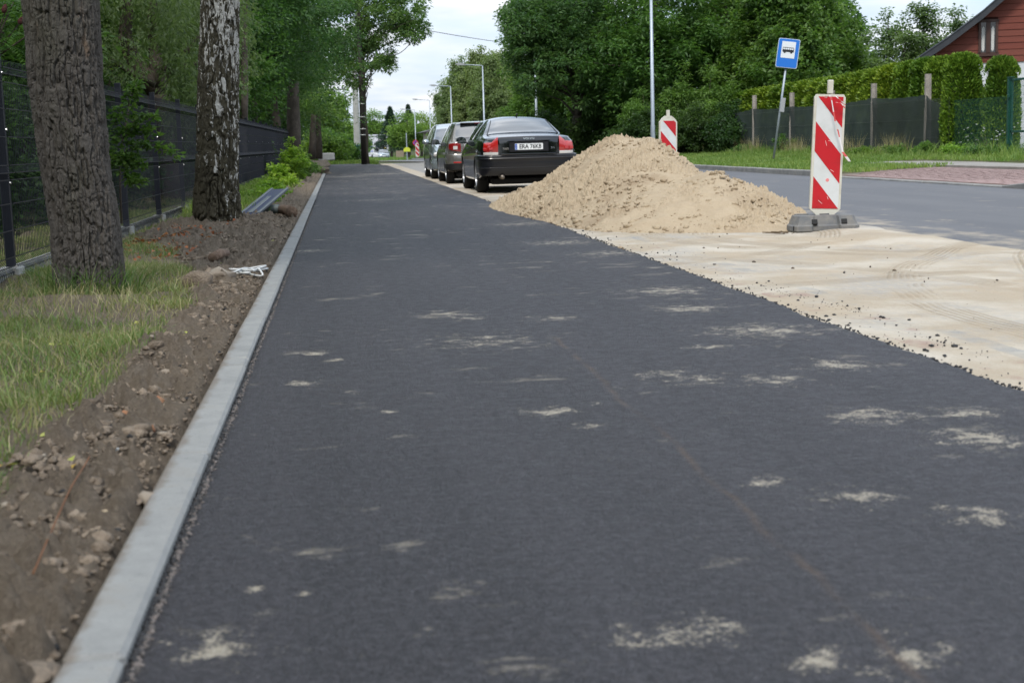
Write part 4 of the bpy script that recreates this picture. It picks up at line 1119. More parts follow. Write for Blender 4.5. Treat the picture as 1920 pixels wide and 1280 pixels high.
for px, yt, yb_ in PP:
    p = PX(px, yt, FX); fy.append((p.y, p.z)); zg = tz(FX, p.y)
    lean = rng.uniform(-.02, .02)
    MB().tube([(0, p.y - 38.6, zg - .3 - .2), (lean, p.y - 38.6, 1.0), (lean * 1.5, p.y - 38.6, p.z - .2)], [.105, .10, .09], 6).build('concrete_post', m_cpost, mf)
def cloth(y0, z0, y1, z1, nm='shade_cloth'):
    n = 14; vs, fs = [], []
    for i in range(n + 1):
        k = i / n; y = y0 + (y1 - y0) * k; zt = z0 + (z1 - z0) * k - .05 * math.sin(math.pi * k) + .012 * math.sin(i * 2.1)
        zb_ = tz(FX, y) + .02
        for j in range(7): 
            vs.append((-.07 + .02 * math.sin(i * 1.3 + j * .8), y - 38.6, zb_ + (zt - zb_) * j / 6 - .2))
    for i in range(n):
        for j in range(6): a = i * 7 + j; fs.append((a, a + 1, a + 8, a + 7))
    return MB().add(vs, fs).build(nm, m_cloth, mf, True)
yl = PX(1368, 212, FX)
tops = [(37.65, 1.62)] + [(fy[0][0], PX(1740, 178, FX).z), (fy[1][0], PX(1639, 184, FX).z), (fy[2][0], PX(1560, 194, FX).z), (fy[3][0], PX(1483, 200, FX).z), (fy[4][0], PX(1415, 204, FX).z), (yl.y, yl.z)]
for (a, za), (b, zb_) in zip(tops[:-1], tops[1:]): cloth(a, za, b, zb_)
def chain_link(y0, z0, y1, z1, s, nm, par, X, m, oy, oz, r=.003, zg=None):
    q = MB(); H0 = max(z0, z1); L_ = abs(y1 - y0)
    zg = tz(FX, y0) if zg is None else zg
    u = -H0
    while u < L_:
        for sg in (1, -1):
            # line going up with slope sg
            a, b = (u, 0.0), (u + (H0 - zg), H0 - zg)
            pts = []
            t0 = max(0, -a[0]); t1 = min(H0 - zg, L_ - a[0])
            if t1 > t0 + .02:
                pA = (a[0] + t0, t0); pB = (a[0] + t1, t1)
                if sg < 0: pA, pB = (L_ - pA[0], pA[1]), (L_ - pB[0], pB[1])
                q.tube([(X, y0 + pA[0] - oy, zg + pA[1] - oz), (X, y0 + pB[0] - oy, zg + pB[1] - oz)], r, 3, cap=False)
        u += s
    return q.build(nm, m, par, fix=False)
chain_link(37.0, 1.65, tops[1][0], 1.75, .075, 'chain_link', mf, -.11, m_wirem, 38.6, .2)
chain_link(tops[1][0], 1.78, tops[2][0], 1.78, .085, 'chain_link', mf, -.11, m_wirem, 38.6, .2)
for zz in (.5, 1.0, 1.55): MB().tube([(-.1, 37.0 - 38.6, zz), (-.1, tops[-1][0] - 38.6, zz)], .004, 3).build('tension_wire', m_wirem, mf)

m_green = mat('gate_green', (0.008, 0.065, 0.045), .4)
gp = PX(1891, 303, FX); 
gy = gp.y
PGX = PX(1782, 158, FX)
gf = thing('green_mesh_fence', 'thin green wire mesh bay between the green post and the gate', 'fence', (FX, PGX.y, tz(FX, PGX.y)))
MB().cyl((0, 0, -.1), (0, 0, PGX.z - gf.location.z), .045, 12).build('post', m_green, gf, True)
MB().cyl((0, 0, PGX.z - gf.location.z), (0, 0, PGX.z - gf.location.z + .02), .05, 12).build('post_cap', m_green, gf, True)
m_gwire = mat('green_wire', (0.012, 0.07, 0.055), .45)
q = MB(); hh = 1.42
yy = gy
while yy < PGX.y: q.box((0, yy - PGX.y, hh / 2 + .05), (.004, .004, hh)); yy += .06
for k in range(12): q.box((0, (gy + PGX.y) / 2 - PGX.y, .08 + k * .125), (.004, PGX.y - gy, .004))
q.build('wire_mesh', m_gwire, gf, fix=False)
gate = thing('metal_gate', 'green metal gate frame with wire infill at the right border', 'gate', (FX, gy, .10))
GH = PX(1891, 146, FX).z - .10
MB().bbox((0, 0, GH / 2 - .05), (.11, .10, GH + .1), .008).build('gate_post', m_green, gate)
MB().bbox((.0, -.03, GH + .005), (.12, .17, .02), .004).build('post_cap', m_green, gate)
# leaf of the gate swings in the plane of the fence towards the camera
GL = 3.0
for z in (GH - .06, .72, .10): MB().bbox((0, -.10 - GL / 2, z), (.05, GL, .055), .004).build('rail', m_green, gate)
MB().bbox((0, -.12, GH / 2), (.05, .05, GH - .1), .004).build('stile', m_green, gate)
MB().bbox((0, -.10 - GL, GH / 2), (.05, .05, GH - .1), .004).build('stile', m_green, gate)
q = MB(); yy = .17
while yy < GL: q.box((0, -yy, GH / 2), (.005, .005, GH - .16)); yy += .05
for k in range(9): q.box((0, -.1 - GL / 2, .2 + k * .2), (.005, GL, .005))
q.build('wire_infill', m_gwire, gate, fix=False)
for z in (.45, GH - .45): MB().bbox((-.06, -.06, z), (.05, .06, .09), .006).build('hinge', m_green, gate)
sl = MB().bbox((0, 0, 0), (1.6, 3.2, .08), .01).build('gate_sill', m_walk, None); sl.location = (FX - .5, gy - 1.7, .08); tag(sl, 'grey concrete slab under the green gate', 'slab')

# ================================================================== RED WOODEN HOUSE
m_plank = mat('red_plank', (0.17, 0.035, 0.020), .7, bump=(30, .5, .01)); t = NT(m_plank)
oi = t.n('ShaderNodeObjectInfo')
st_ = t.mapped((.35, 1, 5))
c = t.mix(t.noise(2.6, 6, .7, st_), (0.095, 0.016, 0.009), (0.205, 0.042, 0.020))
c = t.mix(t.math('MULTIPLY', oi.outputs['Random'], .45), c, (0.17, 0.05, 0.03))
sep = t.n('ShaderNodeSeparateXYZ'); t.l(t.geo.outputs['Position'], sep.inputs[0])
HY = 52.0
hx = lambda px, py: PY(px, py, HY)
wx = t.math('MULTIPLY', t.math('GREATER_THAN', sep.outputs['X'], hx(1893, 60).x), 1.0)
wm = t.math('MULTIPLY', wx, t.ramp(t.noise(1.5, 7, .75, t.mapped((.6, 1, 2))), (.50, 0.0), (.60, .9)))
c = t.mix(wm, c, t.mix(t.noise(8, 4), (0.05, 0.022, 0.014), (0.30, 0.17, 0.10)))
t.l(c, t.b.inputs['Base Color'])
m_roofm = mat('dark_roof', (0.022, 0.025, 0.032), .5, var=(4, (0.035, 0.038, 0.045), .5)); m_plaster = mat('white_plaster', (0.62, 0.64, 0.66), .9, var=(1.5, (0.56, 0.58, 0.60), .5), bump=(80, .2, .004))
m_wframe = mat('window_brown', (0.055, 0.022, 0.014), .5); m_pane = mat('window_glass', (0.02, 0.022, 0.025), .06, spec=.8); m_curt = mat('lace_curtain', (0.62, 0.62, 0.60), .9)
eL = hx(1716, 114); kink = hx(1838, 28); up = hx(1874, 0)
house = thing('wooden_house', 'house with red plank gable and dark roof behind the clipped conifers', 'house', (eL.x, HY, tz(0, HY)))
ox, oz = eL.x, tz(0, HY)
W_ = lambda v: (v.x - ox, v.z - oz)
e_, k_, u_ = W_(eL), W_(kink), W_(up)
s2 = (u_[1] - k_[1]) / (u_[0] - k_[0]) * 1.12
ridge_x = 7.2; ridge_z = k_[1] + (ridge_x - k_[0]) * s2
prof = [(e_[0], e_[1]), (e_[0] + (k_[0] - e_[0]) * .5, e_[1] + (k_[1] - e_[1]) * .47), k_, (ridge_x, ridge_z)]
def roof_z(x):
    xx_ = x if x <= ridge_x else 2 * ridge_x - x
    for (a, b) in zip(prof[:-1], prof[1:]):
        if a[0] <= xx_ <= b[0] + 1e-6: return a[1] + (b[1] - a[1]) * (xx_ - a[0]) / (b[0] - a[0])
    return prof[0][1]
wz = W_(hx(1860, 119))[1]          # top of the plastered ground floor
x0w, x1w = .75, 2 * ridge_x - .75
MB().prism([(x0w + .35, -.2), (x1w - .35, -.2), (x1w - .35, wz), (x0w + .35, wz)], 'y', .02, 9).build('ground_floor_wall', m_plaster, house)
gpts = [(x0w, wz + .0)] + [(x, roof_z(x) - .22) for x in [x0w + (x1w - x0w) * i / 30 for i in range(31)]] + [(x1w, wz)]
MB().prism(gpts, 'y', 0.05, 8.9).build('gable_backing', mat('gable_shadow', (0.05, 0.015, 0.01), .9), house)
wa, wb = W_(hx(1833, 104)), W_(hx(1866, 43))
ph = .235; z = wz - .02; plk = 0
while z < ridge_z:
    # clip the plank to the gable triangle
    def xl(zz):
        for i in range(200):
            x = x0w + (ridge_x - x0w) * i / 200
            if roof_z(x) - .2 >= zz: return x
        return None
    a, b = xl(z), xl(z + ph)
    if a is None: break
    b = b if b is not None else ridge_x
    runs = []
    if z + ph > wa[1] - .06 and z < wb[1] + .06: runs = [([a, wa[0] - .02], [b, wa[0] - .02]), ([wb[0] + .02, 2 * ridge_x - a], [wb[0] + .02, 2 * ridge_x - b])]
    else: runs = [([a, 2 * ridge_x - a], [b, 2 * ridge_x - b])]
    for (lo, hi) in runs:
        if lo[1] - lo[0] < .1: continue
        hi[0] = min(hi[0], hi[1] - .01)
        o1 = -.012 + rng.uniform(-.003, .003)
        q = MB().add([(lo[0], o1 - .012, z), (lo[1], o1 - .012, z), (hi[1], o1 + .012, z + ph - .006), (hi[0], o1 + .012, z + ph - .006), (lo[0], .04, z), (lo[1], .04, z), (hi[1], .04, z + ph - .006), (hi[0], .04, z + ph - .006)],
                     [(0, 1, 2, 3), (7, 6, 5, 4), (0, 4, 5, 1), (1, 5, 6, 2), (2, 6, 7, 3), (3, 7, 4, 0)])
        q.build('plank', m_plank, house); plk += 1
    z += ph
# window with two lights and lace curtains
cx_, cz_ = (wa[0] + wb[0]) / 2, (wa[1] + wb[1]) / 2; ww, wh = wb[0] - wa[0], wb[1] - wa[1]
wn_ = MB()
for (x, z, w, h) in ((cx_, wa[1], ww + .14, .09), (cx_, wb[1], ww + .14, .09), (wa[0] + .01, cz_, .09, wh), (wb[0] - .01, cz_, .09, wh), (cx_, cz_, .16, wh)): wn_.box((x, -.04, z), (w, .09, h))
wfr = wn_.build('window', m_wframe, house)
for sx in (-1, 1):
    MB().box((cx_ + sx * ww * .27, 0.0, cz_), (ww * .36, .01, wh - .08)).build('pane', m_pane, wfr)
    cur = MB(); 
    for k in range(5): cur.box((cx_ + sx * ww * .27 + (k - 2) * .022 - .01, -.012 - .004 * (k % 2), cz_ - .06), (.02, .006, wh * .78 - abs(k - 2) * .07))
    cur.build('curtain', m_curt, wfr)
MB().box((cx_, -.06, wa[1] - .07), (ww + .2, .14, .05)).build('sill', m_wframe, wfr)
MB().box((cx_, -.03, wa[1] - .2), (ww + .9, .03, .12)).build('trim_board', m_plank, house)
# roof slabs with thick dark verge boards, overhanging towards the road
for side in (0, 1):
    pr_ = [(e_[0] - .1, e_[1] - .07)] + prof[0:] 
    P_ = [(x if side == 0 else 2 * ridge_x - x, z) for x, z in pr_]
    up_ = [(x, z + .0) for x, z in P_]; dn_ = [(x, z - .26) for x, z in P_]
    poly = up_ + dn_[::-1]
    if side == 1: poly = poly[::-1]
    MB().prism([(x, z) for x, z in poly], 'y', -.62, -.56).build('verge_board', m_roofm, house)
    rp = [(x, z + .035) for x, z in up_] + [(x, z - .16) for x, z in up_][::-1]
    MB().prism(rp, 'y', -.555, 9.3).build('roof', m_roofm, house)
    MB().prism([(x, z + .06) for x, z in up_] + [(x, z + .01) for x, z in up_][::-1], 'y', -.66, -.50).build('verge_flashing', mat('flashing', (0.09, 0.10, 0.115), .35, metal=.3), house)
house.rotation_euler = (0, 0, R(-21)); house.scale = (.93, .95, 1)
MB().tube([(e_[0] - .12, -.6, e_[1] - .12), (e_[0] - .12, 9.2, e_[1] - .12)], .07, 8).build('gutter', m_roofm, house)
# ================================================================== CARS
m_tyre = mat('tyre', (0.018, 0.018, 0.018), .85, spec=.3, bump=(60, .3, .005))
m_rim = mat('alloy', (0.45, 0.46, 0.48), .3, metal=.9)
m_cglass = mat('car_glass', (0.012, 0.018, 0.022), .04, spec=1.0, coat=.8); m_cglass.node_tree.nodes['Principled BSDF'].inputs['IOR'].default_value = 1.75
m_blacktrim = mat('black_trim', (0.012, 0.012, 0.013), .5)
m_under = mat('underbody', (0.01, 0.01, 0.01), .9)
m_tail = mat('tail_red', (0.42, 0.008, 0.008), .15, spec=.8, coat=1.0); m_tail2 = mat('tail_dark_red', (0.22, 0.004, 0.006), .15, spec=.8, coat=1.0)
m_clear = mat('clear_lens', (0.62, 0.60, 0.58), .15, spec=.8, coat=1.0)
m_chrome = mat('chrome', (0.75, 0.76, 0.78), .12, metal=1.0)
m_plate = mat('plate_white', (0.74, 0.76, 0.76), .4); m_euro = mat('plate_blue', (0.05, 0.13, 0.50), .4)
m_exh = mat('exhaust_metal', (0.20, 0.17, 0.14), .4, metal=.8)

def interp_rows(keys, cols, y):
    """smooth (monotone cubic) interpolation of table rows"""
    ks = np.array(keys, float); V = np.array(cols, float); out = np.zeros((len(y), V.shape[1]))
    h = np.diff(ks)
    for c in range(V.shape[1]):
        v = V[:, c]; d = np.diff(v) / h; m = np.zeros(len(ks))
        m[0], m[-1] = d[0], d[-1]
        for i in range(1, len(ks) - 1):
            m[i] = 0 if d[i - 1] * d[i] <= 0 else 2 * d[i - 1] * d[i] / (d[i - 1] + d[i])
        idx = np.clip(np.searchsorted(ks, y) - 1, 0, len(ks) - 2); t = (y - ks[idx]) / h[idx]
        out[:, c] = (2 * t ** 3 - 3 * t ** 2 + 1) * v[idx] + (t ** 3 - 2 * t ** 2 + t) * h[idx] * m[idx] + (-2 * t ** 3 + 3 * t ** 2) * v[idx + 1] + (t ** 3 - t ** 2) * h[idx] * m[idx + 1]
    return out

class Car:
    # columns: z_bottom, w_sill, w_max, z_max, w_belt, z_belt, w_roof, z_roof_edge, z_top
    def __init__(s, L, st, rr, rf, w):
        s.L, s.rr, s.rf, s.w = L, rr, rf, w
        s.keys = [r[0] for r in st]; s.cols = [r[1:] for r in st]
    def sec(s, y):
        c = interp_rows(s.keys, s.cols, np.array([y]))[0]
        zb, ws, wm, zm, wb, zbt, wr, zre, zt = c
        k = 1.0
        d = y
        if d < s.rr: k = (s.w - s.rr + math.sqrt(max(s.rr ** 2 - (s.rr - d) ** 2, 0))) / s.w
        d = s.L - y
        if d < s.rf: k = (s.w - s.rf + math.sqrt(max(s.rf ** 2 - (s.rf - d) ** 2, 0))) / s.w
        P = [(0, zb), (ws * .7, zb), (ws, zb + .015), (ws + (wm - ws) * .75, zb + (zm - zb) * .28), (wm, zm), (wm * .995, zm + (zbt - zm) * .45), (wb, zbt), (wb + (wr - wb) * .5, zbt + (zre - zbt) * .52), (wr, zre), (wr * .78, zre + (zt - zre) * .62), (wr * .4, zt - (zt - zre) * .09), (0, zt)]
        return [(x * k, z) for x, z in P]
    SUB = 4
    def pt(s, y, v):
        """v runs 0..11 over the control points"""
        P = s.sec(y); i = min(int(v), 10); t = v - i
        p0 = P[i - 1] if i > 0 else (-P[1][0], P[1][1]); p3 = P[i + 2] if i + 2 < 12 else (-P[10][0], P[10][1])
        p1, p2 = P[i], P[i + 1]
        T = .42
        out = []
        for a in (0, 1):
            m1, m2 = (p2[a] - p0[a]) * T, (p3[a] - p1[a]) * T
            if i in (5,) : m2 *= .3
            if i in (6,) : m1 *= .3
            out.append((2 * t ** 3 - 3 * t ** 2 + 1) * p1[a] + (t ** 3 - 2 * t ** 2 + t) * m1 + (-2 * t ** 3 + 3 * t ** 2) * p2[a] + (t ** 3 - t ** 2) * m2)
        return Vector((out[0], y, out[1]))
    def nrm(s, y, v):
        e = .01; a = s.pt(min(y + e, s.L), v) - s.pt(max(y - e, 0), v); b = s.pt(y, min(v + e, 11)) - s.pt(y, max(v - e, 0))
        n = b.cross(a); n.normalize()
        c = s.pt(y, v)
        if n.dot(Vector((c.x + .001, 0, c.z - .6))) < 0: n = -n
        return n
    def body(s, name, m, par, wheels, bulge=.03, wr_=.35):
        ys = sorted(set([0, .004, .015, .03, .06, .1, .15, .2, .26] + [i * .08 for i in range(4, int(s.L / .08) - 3)] + [s.L - d for d in (0, .004, .015, .03, .06, .1, .15, .2, .26)]))
        nv = 11 * s.SUB
        V = []
        for y in ys:
            half = [s.pt(y, i / s.SUB) for i in range(nv + 1)]
            ring = half + [Vector((-p.x, p.y, p.z)) for p in half[-2:0:-1]]
            V.append(ring)
        n = len(V[0])
        def cap(ring, sg):
            cz = sum(p.z for p in ring) / n; out = []
            for k in (.96, .85, .6, .3):
                out.append([Vector((p.x * k, p.y + sg * bulge * (1 - k * k), cz + (p.z - cz) * k)) for p in ring])
            return out
        rings = cap(V[0], -1)[::-1] + V + cap(V[-1], 1)
        vs = [p for r in rings for p in r]; fs = []
        for i in range(len(rings) - 1):
            for k in range(n): fs.append((i * n + k, i * n + (k + 1) % n, (i + 1) * n + (k + 1) % n, (i + 1) * n + k))
        fs.append(tuple(range(n))); fs.append(tuple((len(rings) - 1) * n + k for k in reversed(range(n))))
        o = MB().add(vs, fs).build(name, m, None, True)
        o.data.materials.append(m_under)
        cut = MB()
        for yw in wheels:
            for sx in (-1, 1):
                cut.cyl((sx * (s.w - .27), yw, .33), (sx * (s.w + .3), yw, .33), wr_, 28)
        c = cut.build('cut', m_under, None)
        md = o.modifiers.new('b', 'BOOLEAN'); md.object = c; md.operation = 'DIFFERENCE'; md.solver = 'EXACT'
        md.material_mode = 'TRANSFER'
        dg = bpy.context.evaluated_depsgraph_get(); dg.update()
        me = bpy.data.meshes.new_from_object(o.evaluated_get(dg)); o.modifiers.clear(); o.data = me
        me.polygons.foreach_set('use_smooth', [True] * len(me.polygons)); me.set_sharp_from_angle(angle=R(38))
        bpy.data.objects.remove(c); o.parent = par
        return o
    def patch(s, name, m, par, fn, nu, nv, off=.004, mirror=True, both=False, sides=(1, -1), th=0.0):
        """fn(a,b) -> (y, v); panel lying just proud of the body"""
        for sx in sides:
            vs = []
            for i in range(nu + 1):
                for j in range(nv + 1):
                    y, v = fn(i / nu, j / nv)
                    q = 0 if (i in (0, nu) or j in (0, nv)) else 1
                    p = s.pt(y, v) + s.nrm(y, v) * (off if q or off < .006 else off * .2)
                    vs.append((p.x * sx, p.y, p.z))
            f = grid_faces(nu + 1, nv + 1).tolist()
            MB().add(vs, f).build(name, m, par, True)
    def centre_patch(s, name, m, par, fy, v0, nu, nv, off=.004):
        """panel spanning the middle (rear window, windscreen): fy(a, k) gives y, k in -1..1 across; v from v0 over the centre back to v0"""
        vs = []
        for i in range(nu + 1):
            for j in range(nv + 1):
                k = -1 + 2 * j / nv; v = 11 - abs(k) * (11 - v0(i / nu)); y = fy(i / nu, k)
                p = s.pt(y, v) + s.nrm(y, min(v, 10.99)) * off
                vs.append((p.x * (1 if k >= 0 else -1), p.y, p.z))
        return MB().add(vs, grid_faces(nu + 1, nv + 1).tolist()).build(name, m, par, True)

def wheel(par, x, y, r, sx, w=.205, spokes=10):
    t = link(bpy.data.objects.new('wheel', None)); t.parent = par; t.location = (x, y, r)
    h = w / 2
    MB().lathe([(r * .66, -h), (r * .90, -h), (r * .975, -h * .82), (r, -h * .6), (r, h * .6), (r * .975, h * .82), (r * .90, h), (r * .66, h)], 32, 'x').build('tyre', m_tyre, t, True, angle=50)
    q = MB(); o = sx * h * .55
    q.lathe([(r * .66, sx * h), (r * .63, sx * h * .95), (r * .61, o - sx * .05)], 32, 'x')
    for k in range(spokes):
        a = 2 * math.pi * k / spokes; rot = Matrix.Rotation(a, 3, 'X')
        q.box(rot @ Vector((o + sx * .02, 0, r * .36)), (.02, .035, r * .56), rot)
    q.lathe([(0, o + sx * .045), (r * .13, o + sx * .04), (r * .15, o)], 14, 'x')
    q.build('rim', m_rim, t)
    MB().cyl((o - sx * .02, 0, 0), (o - sx * .03, 0, 0), r * .6, 20).build('brake_disc', m_under, t)
    return t
def u_sweep(hw, yend, r, fwd, prof, bulge=.03, sgn_=-1, n=10, s0=0.0, s1=1.0):
    """U-shaped band round a car end; prof: list of (offset, z) or function of s giving that list"""
    pts = []
    path_ = []
    for i in range(8): path_.append((-hw, yend - sgn_ * (r + (fwd - r) * (1 - i / 8)), -1, 0))
    for i in range(n + 1):
        a = math.pi / 2 * i / n
        path_.append((-(hw - r) - r * math.cos(a), yend - sgn_ * (r - r * math.sin(a)), -math.cos(a), sgn_ * math.sin(a)))
    for i in range(1, 16):
        x = -(hw - r) + 2 * (hw - r) * i / 16; b = bulge * (1 - (x / (hw - r)) ** 2)
        path_.append((x, yend + sgn_ * b, 0, sgn_))
    mir = [(-x, y, -nx, ny) for (x, y, nx, ny) in path_[:8 + n + 1]][::-1]
    path_ += mir
    # arc length
    L = [0]
    for a, b in zip(path_[:-1], path_[1:]): L.append(L[-1] + math.hypot(a[0] - b[0], a[1] - b[1]))
    T = L[-1]; vs = []; cnt = 0
    m = 0
    for (p, l) in zip(path_, L):
        s_ = l / T
        if s_ < s0 - 1e-6 or s_ > s1 + 1e-6: continue
        pr_ = prof(s_) if callable(prof) else prof
        m = len(pr_); cnt += 1
        for (o, z) in pr_: vs.append((p[0] + p[2] * o, p[1] + p[3] * o, z))
    fs = grid_faces(cnt, m, True).tolist()
    fs.append(list(range(m))); fs.append([(cnt - 1) * m + k for k in reversed(range(m))])
    return MB().add(vs, fs)

def mirror_(par, x, y, z, sx, m, rear=True):
    q = MB(); n = 12
    q.lathe([(0, -.085), (.055, -.08), (.088, -.03), (.092, .03), (.085, .05)], n, 'y')
    q.v = [(v[0] * 1.15, v[1], v[2] * .82) for v in q.v]
    q.v = [(a * 1 + x + sx * .10, -b * (1 if True else -1) + y, c + z) for a, b, c in q.v]
    o = q.build('mirror', m, par, True)
    MB().box((x + sx * .0, y, z - .05), (.10, .05, .03)).build('mirror_arm', m_blacktrim, o)
    gl = MB(); pl = [(x + sx * .10 + .09 * math.cos(a), z + .065 * math.sin(a)) for a in [2 * math.pi * i / 14 for i in range(14)]]
    gl.prism(pl, 'y', y - .056, y - .052).build('mirror_glass', m_cglass, o)

# ---- 1. black saloon --------------------------------------------------------
m_blk_paint = mat('black_paint', (0.0035, 0.0037, 0.0045), .10, spec=.5, coat=1.0)
m_blk_bump = mat('dark_bumper', (0.0075, 0.008, 0.011), .30, spec=.45, coat=.2)
L1 = 4.58
st = [  # y, zb, ws, wm, zm, wb, zbelt, wr, zre, ztop
 (0.00, .42, .80, .868, .66, .835, .91, .74, .99, 1.030),
 (0.20, .36, .82, .885, .68, .845, .935, .76, 1.02, 1.062),
 (0.60, .26, .84, .900, .70, .850, .968, .77, 1.045, 1.090),
 (0.78, .22, .84, .902, .70, .850, .977, .735, 1.060, 1.102),
 (1.10, .20, .84, .902, .70, .850, .980, .655, 1.190, 1.245),
 (1.50, .20, .84, .902, .70, .852, .980, .580, 1.325, 1.400),
 (1.95, .20, .84, .902, .69, .854, .975, .560, 1.360, 1.435),
 (2.50, .20, .84, .902, .68, .856, .965, .565, 1.355, 1.430),
 (2.95, .20, .84, .902, .67, .854, .955, .615, 1.320, 1.370),
 (3.40, .20, .84, .900, .65, .848, .940, .715, 1.090, 1.140),
 (3.68, .20, .84, .900, .63, .840, .925, .770, .965, 1.010),
 (4.10, .21, .83, .890, .60, .820, .850, .700, .890, .915),
 (4.45, .24, .78, .865, .55, .780, .740, .640, .770, .790),
 (4.58, .30, .74, .840, .50, .760, .660, .600, .680, .700)]
c1 = Car(L1, st, .22, .35, .902)
REAR1 = 26.15
X1 = 3.50
car = thing('parked_car', 'black saloon parked nearest, behind the sand heap, red tail lights', 'car', (X1, REAR1, BZ), group='cars parked along the cycle path')
body1 = c1.body('body', m_blk_paint, car, (1.02, 3.735), .025, .345)
c1.centre_patch('rear_window', m_cglass, car, lambda a, k: .80 + .66 * a + .03 * (1 - k * k), lambda a: 8.45 + .1 * a, 10, 16, .006)
c1.centre_patch('windscreen', m_cglass, car, lambda a, k: 3.02 + .60 * a, lambda a: 8.3, 8, 12, .006)
c1.patch('side_window', m_cglass, car, lambda a, b: (1.12 + .18 * b + (2.15 - 1.12 - .18 * b) * a, 6.25 + 1.55 * b), 6, 4, .006)
c1.patch('side_window', m_cglass, car, lambda a, b: (2.21 + (3.36 - .42 * b - 2.21) * a, 6.25 + 1.55 * b), 6, 4, .006)
# bright line round the rear glass and along the roof gutter
for sx in (-1, 1):
    ps_ = [c1.pt(.80 + .66 * a, 8.42 + .08 * a) + c1.nrm(.8 + .66 * a, 8.3) * .007 for a in [i / 8 for i in range(9)]]
    MB().tube([(p.x * sx, p.y, p.z) for p in ps_], .009, 6).build('window_trim', m_blacktrim, car, True)
# bumper
def bp1(s_):
    return [(-.06, .715), (.035, .712), (.062, .695), (.068, .665), (.060, .645), (.052, .63), (.055, .56), (.050, .46), (.030, .38), (.00, .33), (-.10, .33)]
u_sweep(.868, 0.03, .22, .66, bp1, .035).build('rear_bumper', m_blk_bump, car, True, angle=50)
u_sweep(.868, 0.03, .22, .60, [(.0, .655), (.070, .652), (.076, .64), (.070, .628), (.0, .625)], .035).build('bumper_strip', m_blk_bump, car, True, angle=50)
u_sweep(.868, 0.03, .22, .30, [(.0, .478), (.055, .476), (.058, .470), (.055, .464), (.0, .46)], .035).build('bumper_crease', m_blk_bump, car, True)
# boot lid plane with a sharp upper lip and a number plate recess
lid = MB(); nx_ = 15
vs = []
rows = [(1.032, .010), (1.022, -.020), (1.000, -.032), (.90, -.036), (.715, -.044)]
for j, (z, y) in enumerate(rows):
    for i in range(nx_):
        k = -1 + 2 * i / (nx_ - 1); hw = .575 - .05 * j / 4
        vs.append((k * hw, y - .026 * (1 - k * k) * .9 + .004, z + (.012 * (1 - k * k) if j < 3 else 0)))
lid.add(vs, grid_faces(len(rows), nx_).tolist()); lid.build('boot_lid', m_blk_paint, car, True, angle=40)
MB().bbox((0, -.068, .955), (.80, .018, .016), .005).build('grab_rail', m_blk_paint, car)
MB().bbox((0, -.0625, .848), (.74, .012, .19), .012).build('plate_recess', m_blk_bump, car)
MB().bbox((0, -.074, .712), (1.04, .03, .024), .005).build('lid_edge', m_chrome if False else m_blk_paint, car)
# number plate
pt_ = MB().bbox((0, -.072, .845), (.52, .008, .114), .003).build('number_plate', m_plate, car)
MB().box((-.238, -.0772, .845), (.040, .001, .104)).build('euro_band', m_euro, pt_)
text('plate_text', 'ERA 76K8', .108, m_black, pt_, (.024, -.0768, .844), (math.pi / 2, 0, 0), .0006, sx=.90, offset=.0022)
text('euro_letters', 'PL', .03, m_plate, pt_, (-.238, -.0781, .815), (math.pi / 2, 0, 0), .0003)
for k in range(8):
    a = 2 * math.pi * k / 8; MB().box((-.238 + .012 * math.cos(a), -.0781, .862 + .012 * math.sin(a)), (.004, .0006, .004)).build('star', m_yel2, pt_)
text('maker_badge', 'VOLVO', .046, m_chrome, car, (0, -.066, .990), (R(84), 0, 0), .003, sx=1.35, offset=.0012)
text('model_badge', 'S60', .055, m_chrome, car, (-.43, -.068, .815), (math.pi / 2, 0, R(-3)), .003, sx=1.35)
text('engine_badge', 'D5', .046, m_chrome, car, (.44, -.068, .815), (math.pi / 2, 0, R(3)), .003, sx=1.2)
# tail lamps, rising in a shoulder beside the lid
def lamp_prof(s_, z0, z1f, o):
    zt = z1f(s_); zm = (z0 + zt) / 2
    return [(-.03, z0), (o * .6, z0), (o, z0 + .02), (o + .008, zm), (o * .8, zt - .012), (o * .3, zt), (-.03, zt)]
def zt_left(s_, flip=False):
    # s_ runs along the U from the left flank to the lid
    x = s_ if not flip else 1 - s_
    t_ = (x - .196) / (.306 - .196)
    t_ = max(0, min(1, t_))
    return .93 + .015 * t_ + .095 * smooth(.50, .80, np.array(t_)) * 1.0
for sd in (0, 1):
    s0, s1 = (.196, .306) if sd == 0 else (1 - .306, 1 - .196)
    lmp = u_sweep(.868, 0.005, .22, .60, lambda s_: lamp_prof(s_, .755, lambda q: float(zt_left(q, sd == 1)), .030), .025, n=12, s0=s0, s1=s1).build('tail_light', m_tail, car, True, angle=55)
    for kk in range(2):
        sx = -1 if sd == 0 else 1
        MB().bbox((sx * (.80 - kk * .10), -.030 + (0.045 if kk == 0 else 0), .81), (.075, .016, .05), .006, R(sx * (18 if kk == 0 else 6))).build('reflector', m_tail, lmp)
    u_sweep(.868, 0.005, .22, .60, [(-.03, .705), (.034, .705), (.040, .72), (.038, .757), (-.03, .757)], .025, n=12, s0=s0, s1=s1).build('reversing_lens', m_clear, car, True, angle=55)
for y in (1.02, 3.735):
    for sx in (-1, 1): wheel(car, sx * .775, y, .325, sx, .225, 10)
MB().cyl((-.50, -.03, .30), (-.50, .30, .31), .042, 14).build('exhaust', m_exh, car, True)
MB().bbox((0, 2.3, .22), (1.3, 3.9, .12), .03).build('underbody', m_under, car)
for sx in (-1, 1): mirror_(car, sx * .86, 3.22, 1.0, sx, m_blk_paint)
for sx in (-1, 1):
    for y0 in (1.75, 2.75): MB().bbox((sx * .905, y0, .84), (.02, .2, .028), .006).build('door_handle', m_blk_paint, car)
